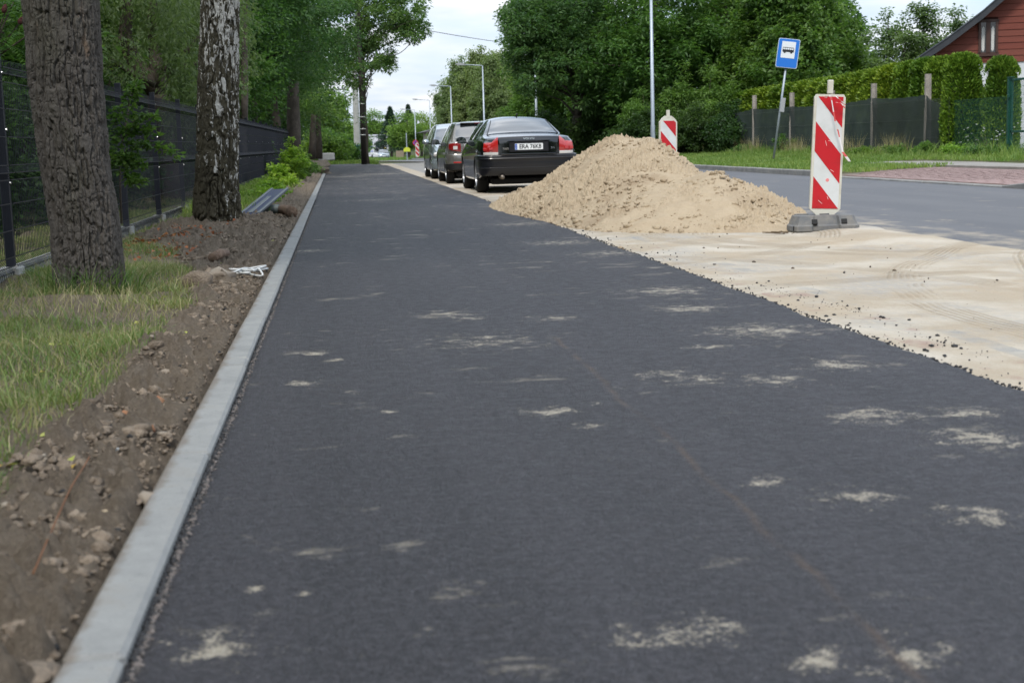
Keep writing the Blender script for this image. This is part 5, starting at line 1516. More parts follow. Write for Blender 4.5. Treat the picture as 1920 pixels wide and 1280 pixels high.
MB().tube([c1.pt(1.7, 11) + Vector((0, 0, 0)), c1.pt(1.7, 11) + Vector((0, -.12, .05))], .012, 6).build('roof_aerial', m_blacktrim, car)

# ---- 2. grey hatchback ------------------------------------------------------
m_gry = mat('grey_brown_paint', (0.20, 0.19, 0.175), .22, metal=.55, spec=.5, coat=1.0)
st = [
 (0.00, .40, .76, .835, .62, .815, .90, .70, .955, .985),
 (0.12, .34, .78, .850, .64, .820, .93, .685, 1.03, 1.07),
 (0.30, .30, .79, .858, .66, .822, .95, .635, 1.27, 1.32),
 (0.42, .26, .80, .860, .67, .822, .955, .605, 1.375, 1.425),
 (0.90, .22, .80, .862, .67, .822, .955, .600, 1.400, 1.455),
 (1.60, .20, .80, .862, .67, .822, .945, .600, 1.410, 1.468),
 (2.20, .20, .80, .862, .66, .822, .930, .605, 1.390, 1.450),
 (2.55, .20, .80, .862, .66, .820, .920, .630, 1.320, 1.375),
 (3.00, .20, .80, .860, .64, .812, .905, .715, 1.090, 1.140),
 (3.28, .20, .80, .858, .62, .805, .890, .750, .955, 1.000),
 (3.70, .22, .78, .845, .58, .780, .820, .690, .865, .885),
 (3.95, .26, .74, .820, .54, .740, .720, .620, .750, .765),
 (4.05, .30, .70, .800, .50, .720, .640, .580, .665, .680)]
c2 = Car(4.05, st, .22, .30, .862)
car2 = thing('parked_car', 'grey hatchback parked in the middle, seen from behind the black car', 'car', (3.40, 33.35, BZ), group='cars parked along the cycle path')
c2.body('body', m_gry, car2, (.72, 3.18), .03, .335)
c2.centre_patch('rear_window', m_cglass, car2, lambda a, k: .125 + .26 * a, lambda a: 8.25 + .15 * a, 10, 14, .008)
c2.centre_patch('windscreen', m_cglass, car2, lambda a, k: 2.60 + .62 * a, lambda a: 8.3, 8, 12, .006)
c2.patch('side_window', m_cglass, car2, lambda a, b: (.62 + (1.62 - .62) * a + .10 * b * (1 - a), 6.25 + 1.55 * b), 6, 4, .006)
c2.patch('side_window', m_cglass, car2, lambda a, b: (1.68 + (2.95 - .40 * b - 1.68) * a, 6.25 + 1.55 * b), 6, 4, .006)
MB().bbox((0, .36, 1.40), (1.0, .16, .02), .01, Matrix.Rotation(-.12, 3, 'X')).build('roof_spoiler', m_gry, car2)
MB().bbox((0, .262, 1.40), (.34, .012, .014), .004).build('high_brake_light', m_tail2, car2)
u_sweep(.832, 0.02, .22, .50, [(-.06, .70), (.03, .695), (.05, .66), (.052, .56), (.045, .47), (-.08, .46)], .03).build('rear_bumper', m_gry, car2, True, angle=50)
u_sweep(.832, 0.02, .22, .50, [(-.06, .468), (.047, .466), (.048, .40), (.02, .33), (-.08, .32)], .03).build('bumper_skirt', m_blacktrim, car2, True, angle=50)
for sd in (0, 1):
    s0, s1 = (.165, .30) if sd == 0 else (1 - .30, 1 - .165)
    def top2(q, f=sd):
        t_ = ((q if f == 0 else 1 - q) - .165) / .135
        return .93 + .05 * t_
    def bot2(q, f=sd):
        t_ = ((q if f == 0 else 1 - q) - .165) / .135
        return .80 - .07 * t_
    tl = u_sweep(.828, 0.0, .22, .50, lambda q: [(-.03, bot2(q)), (.022, bot2(q)), (.030, bot2(q) + .02), (.028, top2(q) - .02), (.018, top2(q)), (-.03, top2(q))], .03, n=12, s0=s0, s1=s1).build('tail_light', m_tail2, car2, True, angle=55)
    s0, s1 = (.215, .28) if sd == 0 else (1 - .28, 1 - .215)
    u_sweep(.828, 0.0, .22, .50, [(.02, .80), (.034, .80), (.034, .88), (.02, .88)], .03, n=12, s0=s0, s1=s1).build('indicator_lens', m_clear, tl, True, angle=55)
    sx = -1 if sd == 0 else 1
    MB().bbox((sx * .60, -.052, .50), (.22, .02, .03), .005, R(sx * 8)).build('reflector', m_tail, car2)
for y in (.72, 3.18):
    for sx in (-1, 1): wheel(car2, sx * .745, y, .310, sx, .195, 9)
MB().bbox((0, 2.0, .22), (1.25, 3.5, .10), .03).build('underbody', m_under, car2)
for sx in (-1, 1): mirror_(car2, sx * .83, 2.78, .99, sx, m_gry)
p2_ = MB().bbox((0, -.04, .80), (.52, .01, .114), .003).build('number_plate', m_plate, car2)
MB().bbox((0, -.032, .80), (.62, .01, .16), .01).build('plate_recess', m_gry, car2)
for sx in (-1, 1):
    for y0 in (1.25, 2.3): MB().bbox((sx * .865, y0, .83), (.02, .19, .028), .006).build('door_handle', m_gry, car2)
MB().tube([c2.pt(.62, 11), c2.pt(.62, 11) + Vector((0, -.10, .10))], .007, 6).build('roof_aerial', m_blacktrim, car2)

# ---- 3. silver car facing the camera ---------------------------------------
m_sil = mat('silver_blue_paint', (0.36, 0.41, 0.44), .25, metal=.6, spec=.5, coat=1.0)
st3 = [
 (0.00, .38, .72, .80, .58, .76, .80, .62, .84, .865),
 (0.12, .32, .75, .83, .60, .79, .90, .62, 1.05, 1.09),
 (0.35, .26, .78, .85, .64, .80, .95, .61, 1.32, 1.37),
 (0.80, .22, .80, .86, .66, .815, .96, .605, 1.42, 1.475),
 (1.60, .20, .80, .862, .66, .82, .95, .605, 1.445, 1.505),
 (2.20, .20, .80, .862, .66, .82, .935, .610, 1.42, 1.48),
 (2.60, .20, .80, .862, .66, .815, .925, .640, 1.33, 1.39),
 (3.10, .20, .80, .858, .64, .805, .905, .720, 1.08, 1.13),
 (3.38, .20, .80, .855, .62, .80, .885, .745, .955, 1.00),
 (3.75, .21, .78, .845, .58, .775, .82, .690, .87, .90),
 (4.02, .24, .74, .825, .54, .735, .72, .620, .77, .785),
 (4.15, .30, .70, .80, .48, .70, .62, .580, .65, .665)]
c3 = Car(4.15, st3, .22, .32, .862)
car3 = thing('parked_car', 'silver blue hatchback parked farthest, facing the camera', 'car', (3.38, 38.3 + 4.15, BZ), (0, 0, math.pi), 'cars parked along the cycle path')
c3.body('body', m_sil, car3, (.72, 3.30), .04, .335)
c3.centre_patch('windscreen', m_cglass, car3, lambda a, k: 2.66 + .66 * a, lambda a: 8.3, 8, 14, .006)
c3.centre_patch('rear_window', m_cglass, car3, lambda a, k: .14 + .22 * a, lambda a: 8.3, 6, 10, .006)
c3.patch('side_window', m_cglass, car3, lambda a, b: (.62 + 1.0 * a, 6.25 + 1.5 * b), 6, 4, .006)
c3.patch('side_window', m_cglass, car3, lambda a, b: (1.68 + (3.02 - .42 * b - 1.68) * a, 6.25 + 1.5 * b), 6, 4, .006)
u_sweep(.822, 4.13, .32, .60, [(-.06, .55), (.02, .545), (.04, .52), (.042, .40), (.03, .28), (-.06, .25)], .04, sgn_=1).build('front_bumper', m_sil, car3, True, angle=50)
for sx in (-1, 1):
    hl = MB().bbox((sx * .66, 4.005, .655), (.26, .22, .12), .035, R(-sx * 32)).build('headlight', m_clear, car3)
    MB().lathe([(0, .115), (.05, .113), (.055, .10)], 14, 'y', (sx * .68, 3.99, .655)).build('lamp_bowl', m_chrome, hl)
    MB().bbox((sx * .62, 4.15, .36), (.16, .05, .07), .01, R(-sx * 20)).build('fog_light_recess', m_blacktrim, car3)
MB().bbox((0, 4.185, .62), (.70, .03, .08), .01).build('grille', m_blacktrim, car3)
MB().bbox((0, 4.20, .38), (.80, .03, .14), .01).build('lower_grille', m_blacktrim, car3)
MB().bbox((0, 4.225, .47), (.52, .01, .114), .003).build('number_plate', m_plate, car3)
for y in (.72, 3.30):
    for sx in (-1, 1): wheel(car3, sx * .75, y, .310, sx, .195, 7)
MB().bbox((0, 2.0, .22), (1.25, 3.5, .10), .03).build('underbody', m_under, car3)
for sx in (-1, 1): mirror_(car3, sx * .83, 2.86, 1.0, sx, m_sil)
for sx in (-1, 1):
    MB().tube([(sx * .62, 3.40, .985), (sx * .10, 3.34, 1.025)], .008, 5).build('wiper', m_blacktrim, car3)
# ================================================================== TREES AND PLANTS
def leaf_cloud(C, rad, per, ll, lw, rg, droop=0.2, fold=0.25, flat=0.5):
    """leaves (two triangles each) round the cluster centres C"""
    n = len(C) * per
    c = np.repeat(C, per, 0); r = np.repeat(rad if hasattr(rad, '__len__') else np.full(len(C), rad), per)
    d = rg.normal(0, 1, (n, 3)); d /= np.linalg.norm(d, axis=1)[:, None] + 1e-9
    q = rg.random(n) ** 0.5
    p = c + d * (r * q)[:, None] * np.array([1, 1, .75])
    out = d * .7 + rg.normal(0, .5, (n, 3)); out[:, 2] = out[:, 2] * flat - droop
    out /= np.linalg.norm(out, axis=1)[:, None] + 1e-9
    s = np.cross(out, np.array([0, 0, 1.0]) + rg.normal(0, .45, (n, 3))); s /= np.linalg.norm(s, axis=1)[:, None] + 1e-9
    up = np.cross(s, out)
    L = ll * rg.uniform(.65, 1.3, n)[:, None]; W = lw * rg.uniform(.7, 1.25, n)[:, None]
    a = p; b = p + out * L * .45 + s * W * .5 + up * W * fold; t = p + out * L; e = p + out * L * .45 - s * W * .5 + up * W * fold
    V = np.stack([a, b, t, e], 1).reshape(-1, 3)
    k = np.arange(n)[:, None] * 4
    F = np.concatenate([k + [[0, 1, 2]], k + [[0, 2, 3]]], 1).reshape(-1, 3)
    return V, F
def sample_blobs(blobs, n, rg, shell=.45):
    w = np.array([b[3] * b[4] * b[5] for b in blobs]) ** .8; w /= w.sum(); idx = rg.choice(len(blobs), n, p=w)
    B = np.array(blobs, float)[idx]
    d = rg.normal(0, 1, (n, 3)); d /= np.linalg.norm(d, axis=1)[:, None]
    q = rg.random(n) ** shell * 1.0
    q = np.clip(q, .25, 1)
    return B[:, :3] + d * B[:, 3:] * q[:, None]
def limb_mesh(base, top, C, rg, r0, r1, nl=14, wig=.25):
    q = MB(); base = Vector(base); top = Vector(top)
    n = 9; pts = []
    for i in range(n + 1):
        k = i / n; pts.append(base.lerp(top, k) + Vector((rg.normal(0, wig * .25), rg.normal(0, wig * .25), 0)) * (1 if 0 < i < n else 0))
    rad = [r0 * 1.35 if i == 0 else r0 + (r1 - r0) * (i / n) for i in range(n + 1)]
    q.tube(pts, rad, 9)
    idx = rg.choice(len(C), min(nl, len(C)), replace=False)
    for j in idx:
        t = Vector(C[j]); zt = min(max(t.z - rg.uniform(.4, 1.6), base.z + (top.z - base.z) * .3), top.z)
        k = (zt - base.z) / max(top.z - base.z, .1); s = base.lerp(top, k); i0 = min(int(k * n), n - 1)
        s = pts[i0].lerp(pts[i0 + 1], k * n - i0)
        rr_ = (r0 + (r1 - r0) * k) * .38
        mid = s.lerp(t, .5) + Vector((rg.normal(0, .12), rg.normal(0, .12), rg.uniform(.0, .3)))
        q.tube([s, s.lerp(mid, .5) + Vector((0, 0, .05)), mid, t], [rr_, rr_ * .75, rr_ * .5, rr_ * .15], 6)
    return q
def tree(label, loc, blobs, nclus, per, rad, ll, lw, lm, bm_, r0=.18, r1=.06, seed=0, droop=.2, top=None, shell=.45, nl=14, name='tree', cat='tree', group=None, curtains=0, base=(0, 0, 0)):
    rg_ = np.random.default_rng(seed)
    t = thing(name, label, cat, loc, group=group)
    C = sample_blobs(blobs, nclus, rg_, shell)
    if curtains:      # hanging sprays
        D = C[rg_.choice(len(C), curtains)]
        D = np.concatenate([D + np.array([0, 0, -.22 * k]) + rg_.normal(0, .03 * k, (len(D), 3)) for k in range(1, 6)]); Call = np.concatenate([C, D])
    else: Call = C
    rads = rad * rg_.uniform(.6, 1.35, len(Call))
    if curtains: rads[len(C):] = rad * .5
    V, F = leaf_cloud(Call, rads, per, ll, lw, rg_, droop)
    cr = mobj('crown', np_mesh('crown', V, F, lm), t)
    top = top or (blobs[0][0], blobs[0][1], max(b[2] + b[5] * .5 for b in blobs[:1]))
    limb_mesh(base, top, C, rg_, r0, r1, nl).build('trunk', bm_, t, True, fix=False)
    return t

LF = dict(
 ash=leaf_mat('leaf_ash', [(0.028, 0.060, 0.022), (0.045, 0.095, 0.032), (0.085, 0.14, 0.05)]),
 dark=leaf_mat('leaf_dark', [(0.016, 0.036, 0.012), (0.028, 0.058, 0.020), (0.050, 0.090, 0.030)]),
 mid=leaf_mat('leaf_mid', [(0.026, 0.062, 0.015), (0.050, 0.105, 0.026), (0.090, 0.155, 0.040)]),
 light=leaf_mat('leaf_light', [(0.045, 0.095, 0.022), (0.085, 0.150, 0.035), (0.135, 0.205, 0.055)]),
 birch=leaf_mat('leaf_birch', [(0.050, 0.080, 0.032), (0.085, 0.125, 0.050), (0.13, 0.175, 0.080)]),
 thuja=leaf_mat('leaf_thuja', [(0.030, 0.070, 0.008), (0.070, 0.125, 0.013), (0.150, 0.215, 0.024)], trans=.15),
 lime=leaf_mat('leaf_lime', [(0.06, 0.13, 0.02), (0.11, 0.20, 0.03), (0.18, 0.27, 0.05)]),
 spruce=leaf_mat('leaf_spruce', [(0.012, 0.030, 0.016), (0.020, 0.045, 0.024), (0.035, 0.062, 0.035)], trans=.1),
 pale=leaf_mat('leaf_pale', [(0.07, 0.11, 0.045), (0.10, 0.145, 0.065), (0.15, 0.19, 0.09)]),
)
m_bark = mat('bark_brown', (0.055, 0.043, 0.034), .9, var=(5, (0.085, 0.07, 0.056), .5), bump=(18, .9, .04))
m_bark2 = mat('bark_grey', (0.11, 0.09, 0.07), .9, var=(4, (0.065, 0.052, 0.04), .5), bump=(14, .9, .03))

# ---- near trunk 1: deeply furrowed bark, modelled
def bark_trunk(name, par, path_px, nring, nth, ridge, cells, depth, m, flare, seed, rfun):
    """path_px: list of (centre point, radius). Bark plates come from stretched cells."""
    P_ = np.array([p[:] for p, r in path_px]); Rr = np.array([r for p, r in path_px])
    z = P_[:, 2]; zz = np.linspace(z[0], z[-1], nring)
    cx, cy = np.interp(zz, z, P_[:, 0]), np.interp(zz, z, P_[:, 1]); rad = np.interp(zz, z, Rr)
    th = np.linspace(0, 2 * np.pi, nth, endpoint=False)
    TH, ZZ_ = np.meshgrid(th, zz)
    x0, y0 = rad[:, None] * np.cos(TH), rad[:, None] * np.sin(TH)
    wx = .014 * fbm(x0 * 9, y0 * 9, ZZ_ * 6, 3, seed); wz = .05 * fbm(x0 * 12, y0 * 12, ZZ_ * 9, 3, seed + 1)
    def crack(sx, sz, sd):
        n_ = fbm((x0 + wx) / sx, (y0 - wx) / sx, (ZZ_ + wz) / sz, 2, sd, gain=.35)
        return np.abs(n_) * 2.2
    c1 = smooth(0.0, .42, crack(.029, .20, seed + 2)); c2 = smooth(0.0, .5, crack(.015, .085, seed + 3)); c3 = smooth(0.0, .3, crack(.05, .05, seed + 6))
    f = c1 * (.55 + .45 * c2) * (.80 + .20 * c3); cid = vnoise(x0 / .05, y0 / .05, ZZ_ / .12, seed + 8)
    fine = fbm(x0 * 80, y0 * 80, ZZ_ * 40, 3, seed + 3)
    big = fbm(np.cos(TH) * 1.3, np.sin(TH) * 1.3, ZZ_ * .8, 3, seed + 4)
    h = ridge * (f - .55) * (.7 + .6 * cid) + ridge * .22 * fine + rad[:, None] * .07 * big
    fl = np.exp(-(ZZ_ - zz[0]) / flare[0]) * (flare[1] + flare[2] * np.cos(TH * flare[3] + seed) + flare[2] * .7 * np.cos(TH * 2 + 1))
    rr_ = rad[:, None] * (1 + fl) + h
    X = cx[:, None] + rr_ * np.cos(TH); Y = cy[:, None] + rr_ * np.sin(TH)
    V = np.stack([X, Y, ZZ_], -1).reshape(-1, 3) - np.array(par.location[:])
    me = np_mesh(name, V, grid_faces(nring, nth, True), m, True)
    return mobj(name, me, par)
m_oak = mat('furrowed_bark', (0.13, 0.11, 0.095), .95, spec=.1); t = NT(m_oak)
c = t.mix(t.noise(9, 7, .7, t.mapped((1, 1, .35))), (0.060, 0.054, 0.049), (0.150, 0.136, 0.122))
c = t.mix(t.ramp(t.noise(5, 5, .6, t.mapped((1, 1, .25), loc=(3, 1, 0))), (.62, 0.0), (.68, .7)), c, (0.24, 0.17, 0.12))
c = t.mix(t.ramp(t.noise(2.5, 5, .6, t.mapped((1, 1, .5), loc=(7, 1, 0))), (.5, 0.0), (.7, .5)), c, (0.085, 0.085, 0.055))
t.l(c, t.b.inputs['Base Color']); t.l(t.bump(t.noise(90, 5, .7, t.mapped((1, 1, .4))), .9, .01), t.b.inputs['Normal'])
T1Y = 9.05
def tp_(px, py, y): return PY(px, py, y)
b0 = tp_(172, 566, T1Y); b1 = tp_(160, 430, T1Y); b2 = tp_(138, 300, T1Y); b3 = tp_(122, 150, T1Y); b4 = tp_(114, 0, T1Y); 
dz = (b4 - b3); b5 = b4 + dz * 1.0 + Vector((.03, 0, 0)); b6 = b5 + Vector((-.02, .1, 1.6))
sc_ = lambda y: y * 1.0 / FPX * 1.007
pp_ = [(Vector((b0.x, b0.y, -.1)), 64 * sc_(T1Y)), (b0, 62 * sc_(T1Y)), (b1, 59 * sc_(T1Y)), (b2, 59 * sc_(T1Y)), (b3, 62 * sc_(T1Y)), (b4, 63 * sc_(T1Y)), (b5, .20), (b6, .17)]
tr1 = thing('tree', 'thick dark trunk with deeply furrowed bark, nearest tree at the left', 'tree', (b0.x, T1Y, 0))
bark_trunk('trunk', tr1, pp_, 1200, 480, .026, 26, (0, .085), m_oak, (.15, .17, .09, 3), 11, None)
rg_ = np.random.default_rng(77)
CT = np.array([b6.x, b6.y, 0]) 
def overhead_crown(par, cx, cy, z0, lm, seed, n=130, per=110, R_=3.4):
    rg_ = np.random.default_rng(seed)
    C = sample_blobs([(cx, cy, z0 + 2.6, R_, R_, 2.3), (cx - 1, cy + 1, z0 + 4.5, R_ * .8, R_ * .8, 2.2)], n, rg_, .6)
    V, F = leaf_cloud(C, .8 * rg_.uniform(.6, 1.3, n), per, .16, .10, rg_)
    mobj('crown', np_mesh('crown', V - np.array(par.location[:]), F, lm), par)
    return C
C = overhead_crown(tr1, b6.x, b6.y, 3.6, LF['mid'], 21, R_=2.6)
limb_mesh(b6 - Vector(tr1.location) + Vector((0, 0, -.1)), b6 - Vector(tr1.location) + Vector((0, 0, 3)), C - np.array(tr1.location[:]), rg_, .18, .06, 16).build('limbs', m_bark, tr1, True, fix=False)

# ---- near trunk 2: old birch, black rugged base with white flakes
m_bir = mat('birch_bark', (0.5, 0.5, 0.48), .85, spec=.2); t = NT(m_bir)
sep = t.n('ShaderNodeSeparateXYZ'); t.l(t.geo.outputs['Position'], sep.inputs[0])
hgt = t.n('ShaderNodeMapRange'); hgt.inputs['From Min'].default_value = .2; hgt.inputs['From Max'].default_value = 2.6; hgt.inputs['To Min'].default_value = -.12; hgt.inputs['To Max'].default_value = .012; t.l(sep.outputs['Z'], hgt.inputs['Value'])
dark = t.mix(t.noise(7, 6, .7, t.mapped((1, 1, .4))), (0.030, 0.026, 0.020), (0.095, 0.085, 0.055))
n1 = t.noise(17, 5, .62, t.mapped((1.3, 1.3, .40)), .6)
sidem = t.n('ShaderNodeMapRange'); sidem.inputs['From Min'].default_value = -1.65; sidem.inputs['From Max'].default_value = -1.25; sidem.inputs['To Min'].default_value = -.05; sidem.inputs['To Max'].default_value = .035; t.l(sep.outputs['X'], sidem.inputs['Value'])
wm = t.ramp(t.math('ADD', t.math('ADD', n1, hgt.outputs[0]), sidem.outputs[0]), (.505, 0.0), (.545, 1.0))
at = t.n('ShaderNodeAttribute', attribute_name='plate'); 
wm = t.math('MULTIPLY', wm, t.ramp(at.outputs['Fac'], (.22, 0.0), (.42, 1.0)))
c = t.mix(wm, dark, t.mix(t.noise(14, 5), (0.34, 0.33, 0.30), (0.60, 0.59, 0.56)))
t.l(c, t.b.inputs['Base Color']); t.l(t.bump(t.noise(70, 5, .7, t.mapped((1, 1, .5))), .8, .012), t.b.inputs['Normal'])
T2Y = 16.9
q0 = PY(408, 430, T2Y); q1 = PY(407, 340, T2Y); q2 = PY(409, 230, T2Y); q3 = PY(410, 100, T2Y); q4 = PY(413, 0, T2Y); q5 = q4 + (q4 - q3) * 1.3; q6 = q5 + Vector((.1, 0, 2.5))
s2_ = T2Y / FPX
pp_ = [(Vector((q0.x, q0.y, -.12)), 42 * s2_), (q0, 40 * s2_), (q1, 36 * s2_), (q2, 35.5 * s2_), (q3, 34 * s2_), (q4, 33.5 * s2_), (q5, .19), (q6, .15)]
tr2 = thing('birch_tree', 'old birch trunk with black cracked base and white flaking bark', 'tree', (q0.x, T2Y, 0))
def birch_trunk():
    P_ = np.array([p[:] for p, r in pp_]); Rr = np.array([r for p, r in pp_]); z = P_[:, 2]; zz = np.linspace(z[0], z[-1], 900)
    cx, cy = np.interp(zz, z, P_[:, 0]), np.interp(zz, z, P_[:, 1]); rad = np.interp(zz, z, Rr); th = np.linspace(0, 2 * np.pi, 300, endpoint=False)
    TH, ZZ_ = np.meshgrid(th, zz)
    warp = .8 * fbm(np.cos(TH) * 2.2, np.sin(TH) * 2.2, ZZ_ * 1.8, 3, 31)
    x0, y0 = rad[:, None] * np.cos(TH), rad[:, None] * np.sin(TH)
    wx = .05 * fbm(x0 * 6, y0 * 6, ZZ_ * 4, 3, 31); wz = .08 * fbm(x0 * 8, y0 * 8, ZZ_ * 6, 3, 32)
    def crack(sx, sz, sd): return np.abs(fbm((x0 + wx) / sx, (y0 - wx) / sx, (ZZ_ + wz) / sz, 2, sd, gain=.4)) * 2.2
    f = smooth(0.0, .50, crack(.062, .24, 33)) * (.6 + .4 * smooth(0, .45, crack(.03, .10, 34))); cid = vnoise(x0 / .08, y0 / .08, ZZ_ / .2, 37)
    fine = fbm(x0 * 50, y0 * 50, ZZ_ * 35, 3, 35)
    low = 1.0 + .8 * smooth(1.2, .1, ZZ_)
    h = .030 * low * (f - .55) * (.6 + .8 * cid) + .009 * fine + rad[:, None] * .05 * fbm(np.cos(TH), np.sin(TH), ZZ_ * .7, 2, 36)
    fl = np.exp(-(ZZ_ - zz[0]) / .30) * (.24 + .13 * np.cos(TH * 4 + 1) + .09 * np.cos(TH * 3))
    rr_ = rad[:, None] * (1 + fl) + h
    V = np.stack([cx[:, None] + rr_ * np.cos(TH), cy[:, None] + rr_ * np.sin(TH), ZZ_], -1).reshape(-1, 3) - np.array(tr2.location[:])
    me = np_mesh('trunk', V, grid_faces(900, 300, True), m_bir, True)
    a = me.attributes.new('plate', 'FLOAT', 'POINT'); a.data.foreach_set('value', f.reshape(-1).astype(np.float32))
    mobj('trunk', me, tr2)
birch_trunk()
C = overhead_crown(tr2, q6.x - .3, q6.y + .5, 4.0, LF['birch'], 23, R_=2.9)
limb_mesh(q6 - Vector(tr2.location) + Vector((0, 0, -.1)), q6 - Vector(tr2.location) + Vector((0, 0, 3.5)), C - np.array(tr2.location[:]), rg_, .15, .05, 16).build('limbs', m_bark2, tr2, True, fix=False)

# ---- grass
def blades(name, P_, H_, W_, lean, m, seed, curve=.5):
    rg_ = np.random.default_rng(seed); n = len(P_)
    a = rg_.uniform(0, 2 * np.pi, n); s = np.stack([np.cos(a), np.sin(a), np.zeros(n)], -1)
    b = rg_.uniform(0, 2 * np.pi, n); L = np.stack([np.cos(b), np.sin(b), np.zeros(n)], -1) * (lean * rg_.random(n) * H_)[:, None]
    up = np.array([0, 0, 1.0]); w = W_[:, None] * s * .5; h = H_[:, None] * up
    p0, p1 = P_ - w, P_ + w; q0_, q1_ = P_ + L * .35 + h * .55 - w * .75, P_ + L * .35 + h * .55 + w * .75; tip = P_ + L + h * (1 - .12 * lean)
    V = np.stack([p0, p1, q0_, q1_, tip], 1).reshape(-1, 3); k = np.arange(n)[:, None] * 5
    F = np.concatenate([k + [[0, 1, 3]], k + [[0, 3, 2]], k + [[2, 3, 4]]], 1).reshape(-1, 3)
    return mobj(name, np_mesh(name, V, F, m))
m_gr1 = leaf_mat('grass_green', [(0.045, 0.095, 0.022), (0.085, 0.135, 0.035), (0.17, 0.17, 0.075)], trans=.3, big=1.2)
m_gr2 = leaf_mat('grass_dry', [(0.16, 0.14, 0.065), (0.25, 0.205, 0.11), (0.34, 0.28, 0.17)], trans=.25, big=1.2)
m_gr3 = leaf_mat('grass_far', [(0.055, 0.115, 0.022), (0.095, 0.16, 0.033), (0.15, 0.20, 0.055)], trans=.35, big=.5)
rg = np.random.default_rng(33)
def left_grass(n, dens_seed, hmin, hmax, wmin, wmax, lean, m, name, label, thr, ymax=26, pw=1.35):
    yy = 1.6 + (ymax - 1.6) * rg.random(n) ** pw; xx = rg.uniform(-3.3, KL - .1, n)
    d = dirtiness(xx, yy); dens = fbm(xx * 1.3, yy * 1.3, octv=3, seed=dens_seed)
    k = (np.abs(xx - fence_x(yy) - .03) > .05 + .08 * rg.random(n)) & (rg.random(n) > d * 1.02) & (dens + .28 * rg.normal(0, .5, n) > thr)
    xx, yy = xx[k], yy[k]
    zz = verge_h(xx, yy) + base_z(yy) - .006
    hh = rg.uniform(hmin, hmax, len(xx)) * (.7 + .6 * vnoise(xx * 2, yy * 2, seed=5)); ww = rg.uniform(wmin, wmax, len(xx)) * (1 + yy * .03)
    o = blades(name, np.stack([xx, yy, zz], -1), hh, ww, lean, m, 5); stuff(o, label, 'grass'); return o
left_grass(180000, 101, .02, .085, .0022, .0045, 1.6, m_gr1, 'short_grass', 'short worn green grass between the verge soil and the panel fence', -.22)
left_grass(30000, 103, .03, .13, .0015, .003, 1.9, m_gr2, 'dry_grass', 'straw coloured dry grass mixed into the green along the fence', -.02)
left_grass(5000, 105, .08, .18, .002, .0045, 1.5, m_gr1, 'long_grass', 'longer grass stems bending over beside the trunks', .12)
left_grass(2400, 107, .15, .36, .0012, .0022, 1.1, m_gr2, 'grass_stalks', 'thin pale seed stalks standing in the grass', .05)
# tufts leaning on the foot of the near trunk
n = 420; a = rg.uniform(np.pi * 1.0, np.pi * 2.0, n)
P_ = np.stack([b0.x + .24 * np.cos(a) + rg.normal(0, .03, n), T1Y + .24 * np.sin(a) + rg.normal(0, .03, n), np.full(n, .0)], -1)
o = blades('grass_tuft', P_, rg.uniform(.10, .33, n), rg.uniform(.004, .010, n), 1.3, m_gr1, 9); stuff(o, 'tuft of broad grass blades at the foot of the furrowed trunk', 'grass')
# beyond the far end of the dirt, left
n = 26000; yy = rg.uniform(19, 60, n); xx = fence_x(yy) + .1 + rg.gamma(1.5, .22, n)
kk = xx < KL - .35 - .2 * rg.random(n); xx, yy = xx[kk], yy[kk]
o = blades('verge_grass', np.stack([xx, yy, verge_h(xx, yy)], -1), rg.uniform(.05, .22, len(xx)), rg.uniform(.008, .02, len(xx)), 1.0, m_gr3, 11); stuff(o, 'bright green grass and weeds along the foot of the far fence bays', 'grass')
# right verge
n = 120000; yy = 15 + 75 * rg.random(n) ** 1.2; xx = rg.uniform(RR + .2, 17.2, n)
inpave = ((yy > DW0 - .5) & (yy < DW1 + .1) & (xx < 16.3)) | ((xx > 12.95) & (xx < 14.45) & (yy < 34.3))
wedge = (yy > DW1 - .6 - 1.2 * smooth(0, 1.5, 1.6 - (xx - RR))) & (yy < DW1 + .4) & (xx < 13)
kk = (~inpave | wedge) ; xx, yy = xx[kk], yy[kk]
zz = base_z(yy) + .10 + .10 * smooth(11, 15.5, xx)
hh = rg.uniform(.05, .13, len(xx)) * (1 + 3.2 * smooth(14.9, 16.2, xx) * rg.random(len(xx))) * (.7 + .6 * vnoise(xx, yy, seed=8))
o = blades('roadside_grass', np.stack([xx, yy, zz], -1), hh, rg.uniform(.010, .026, len(xx)), 1.0, m_gr3, 12); stuff(o, 'green grass on the verge between the road kerb and the mesh fence', 'grass')
n = 2600; yy = rg.uniform(37.5, 60, n); xx = FX - .25 - rg.gamma(1.5, .16, n)
cl_ = vnoise(yy * .55, yy * 0, seed=3) > .64; xx, yy = xx[cl_], yy[cl_]
o = blades('tall_dry_grass', np.stack([xx, yy, np.full(len(xx), .17)], -1), rg.uniform(.35, .85, len(xx)), rg.uniform(.006, .012, len(xx)), .5, m_gr2, 13); stuff(o, 'tall straw coloured grass against the shade cloth', 'grass')

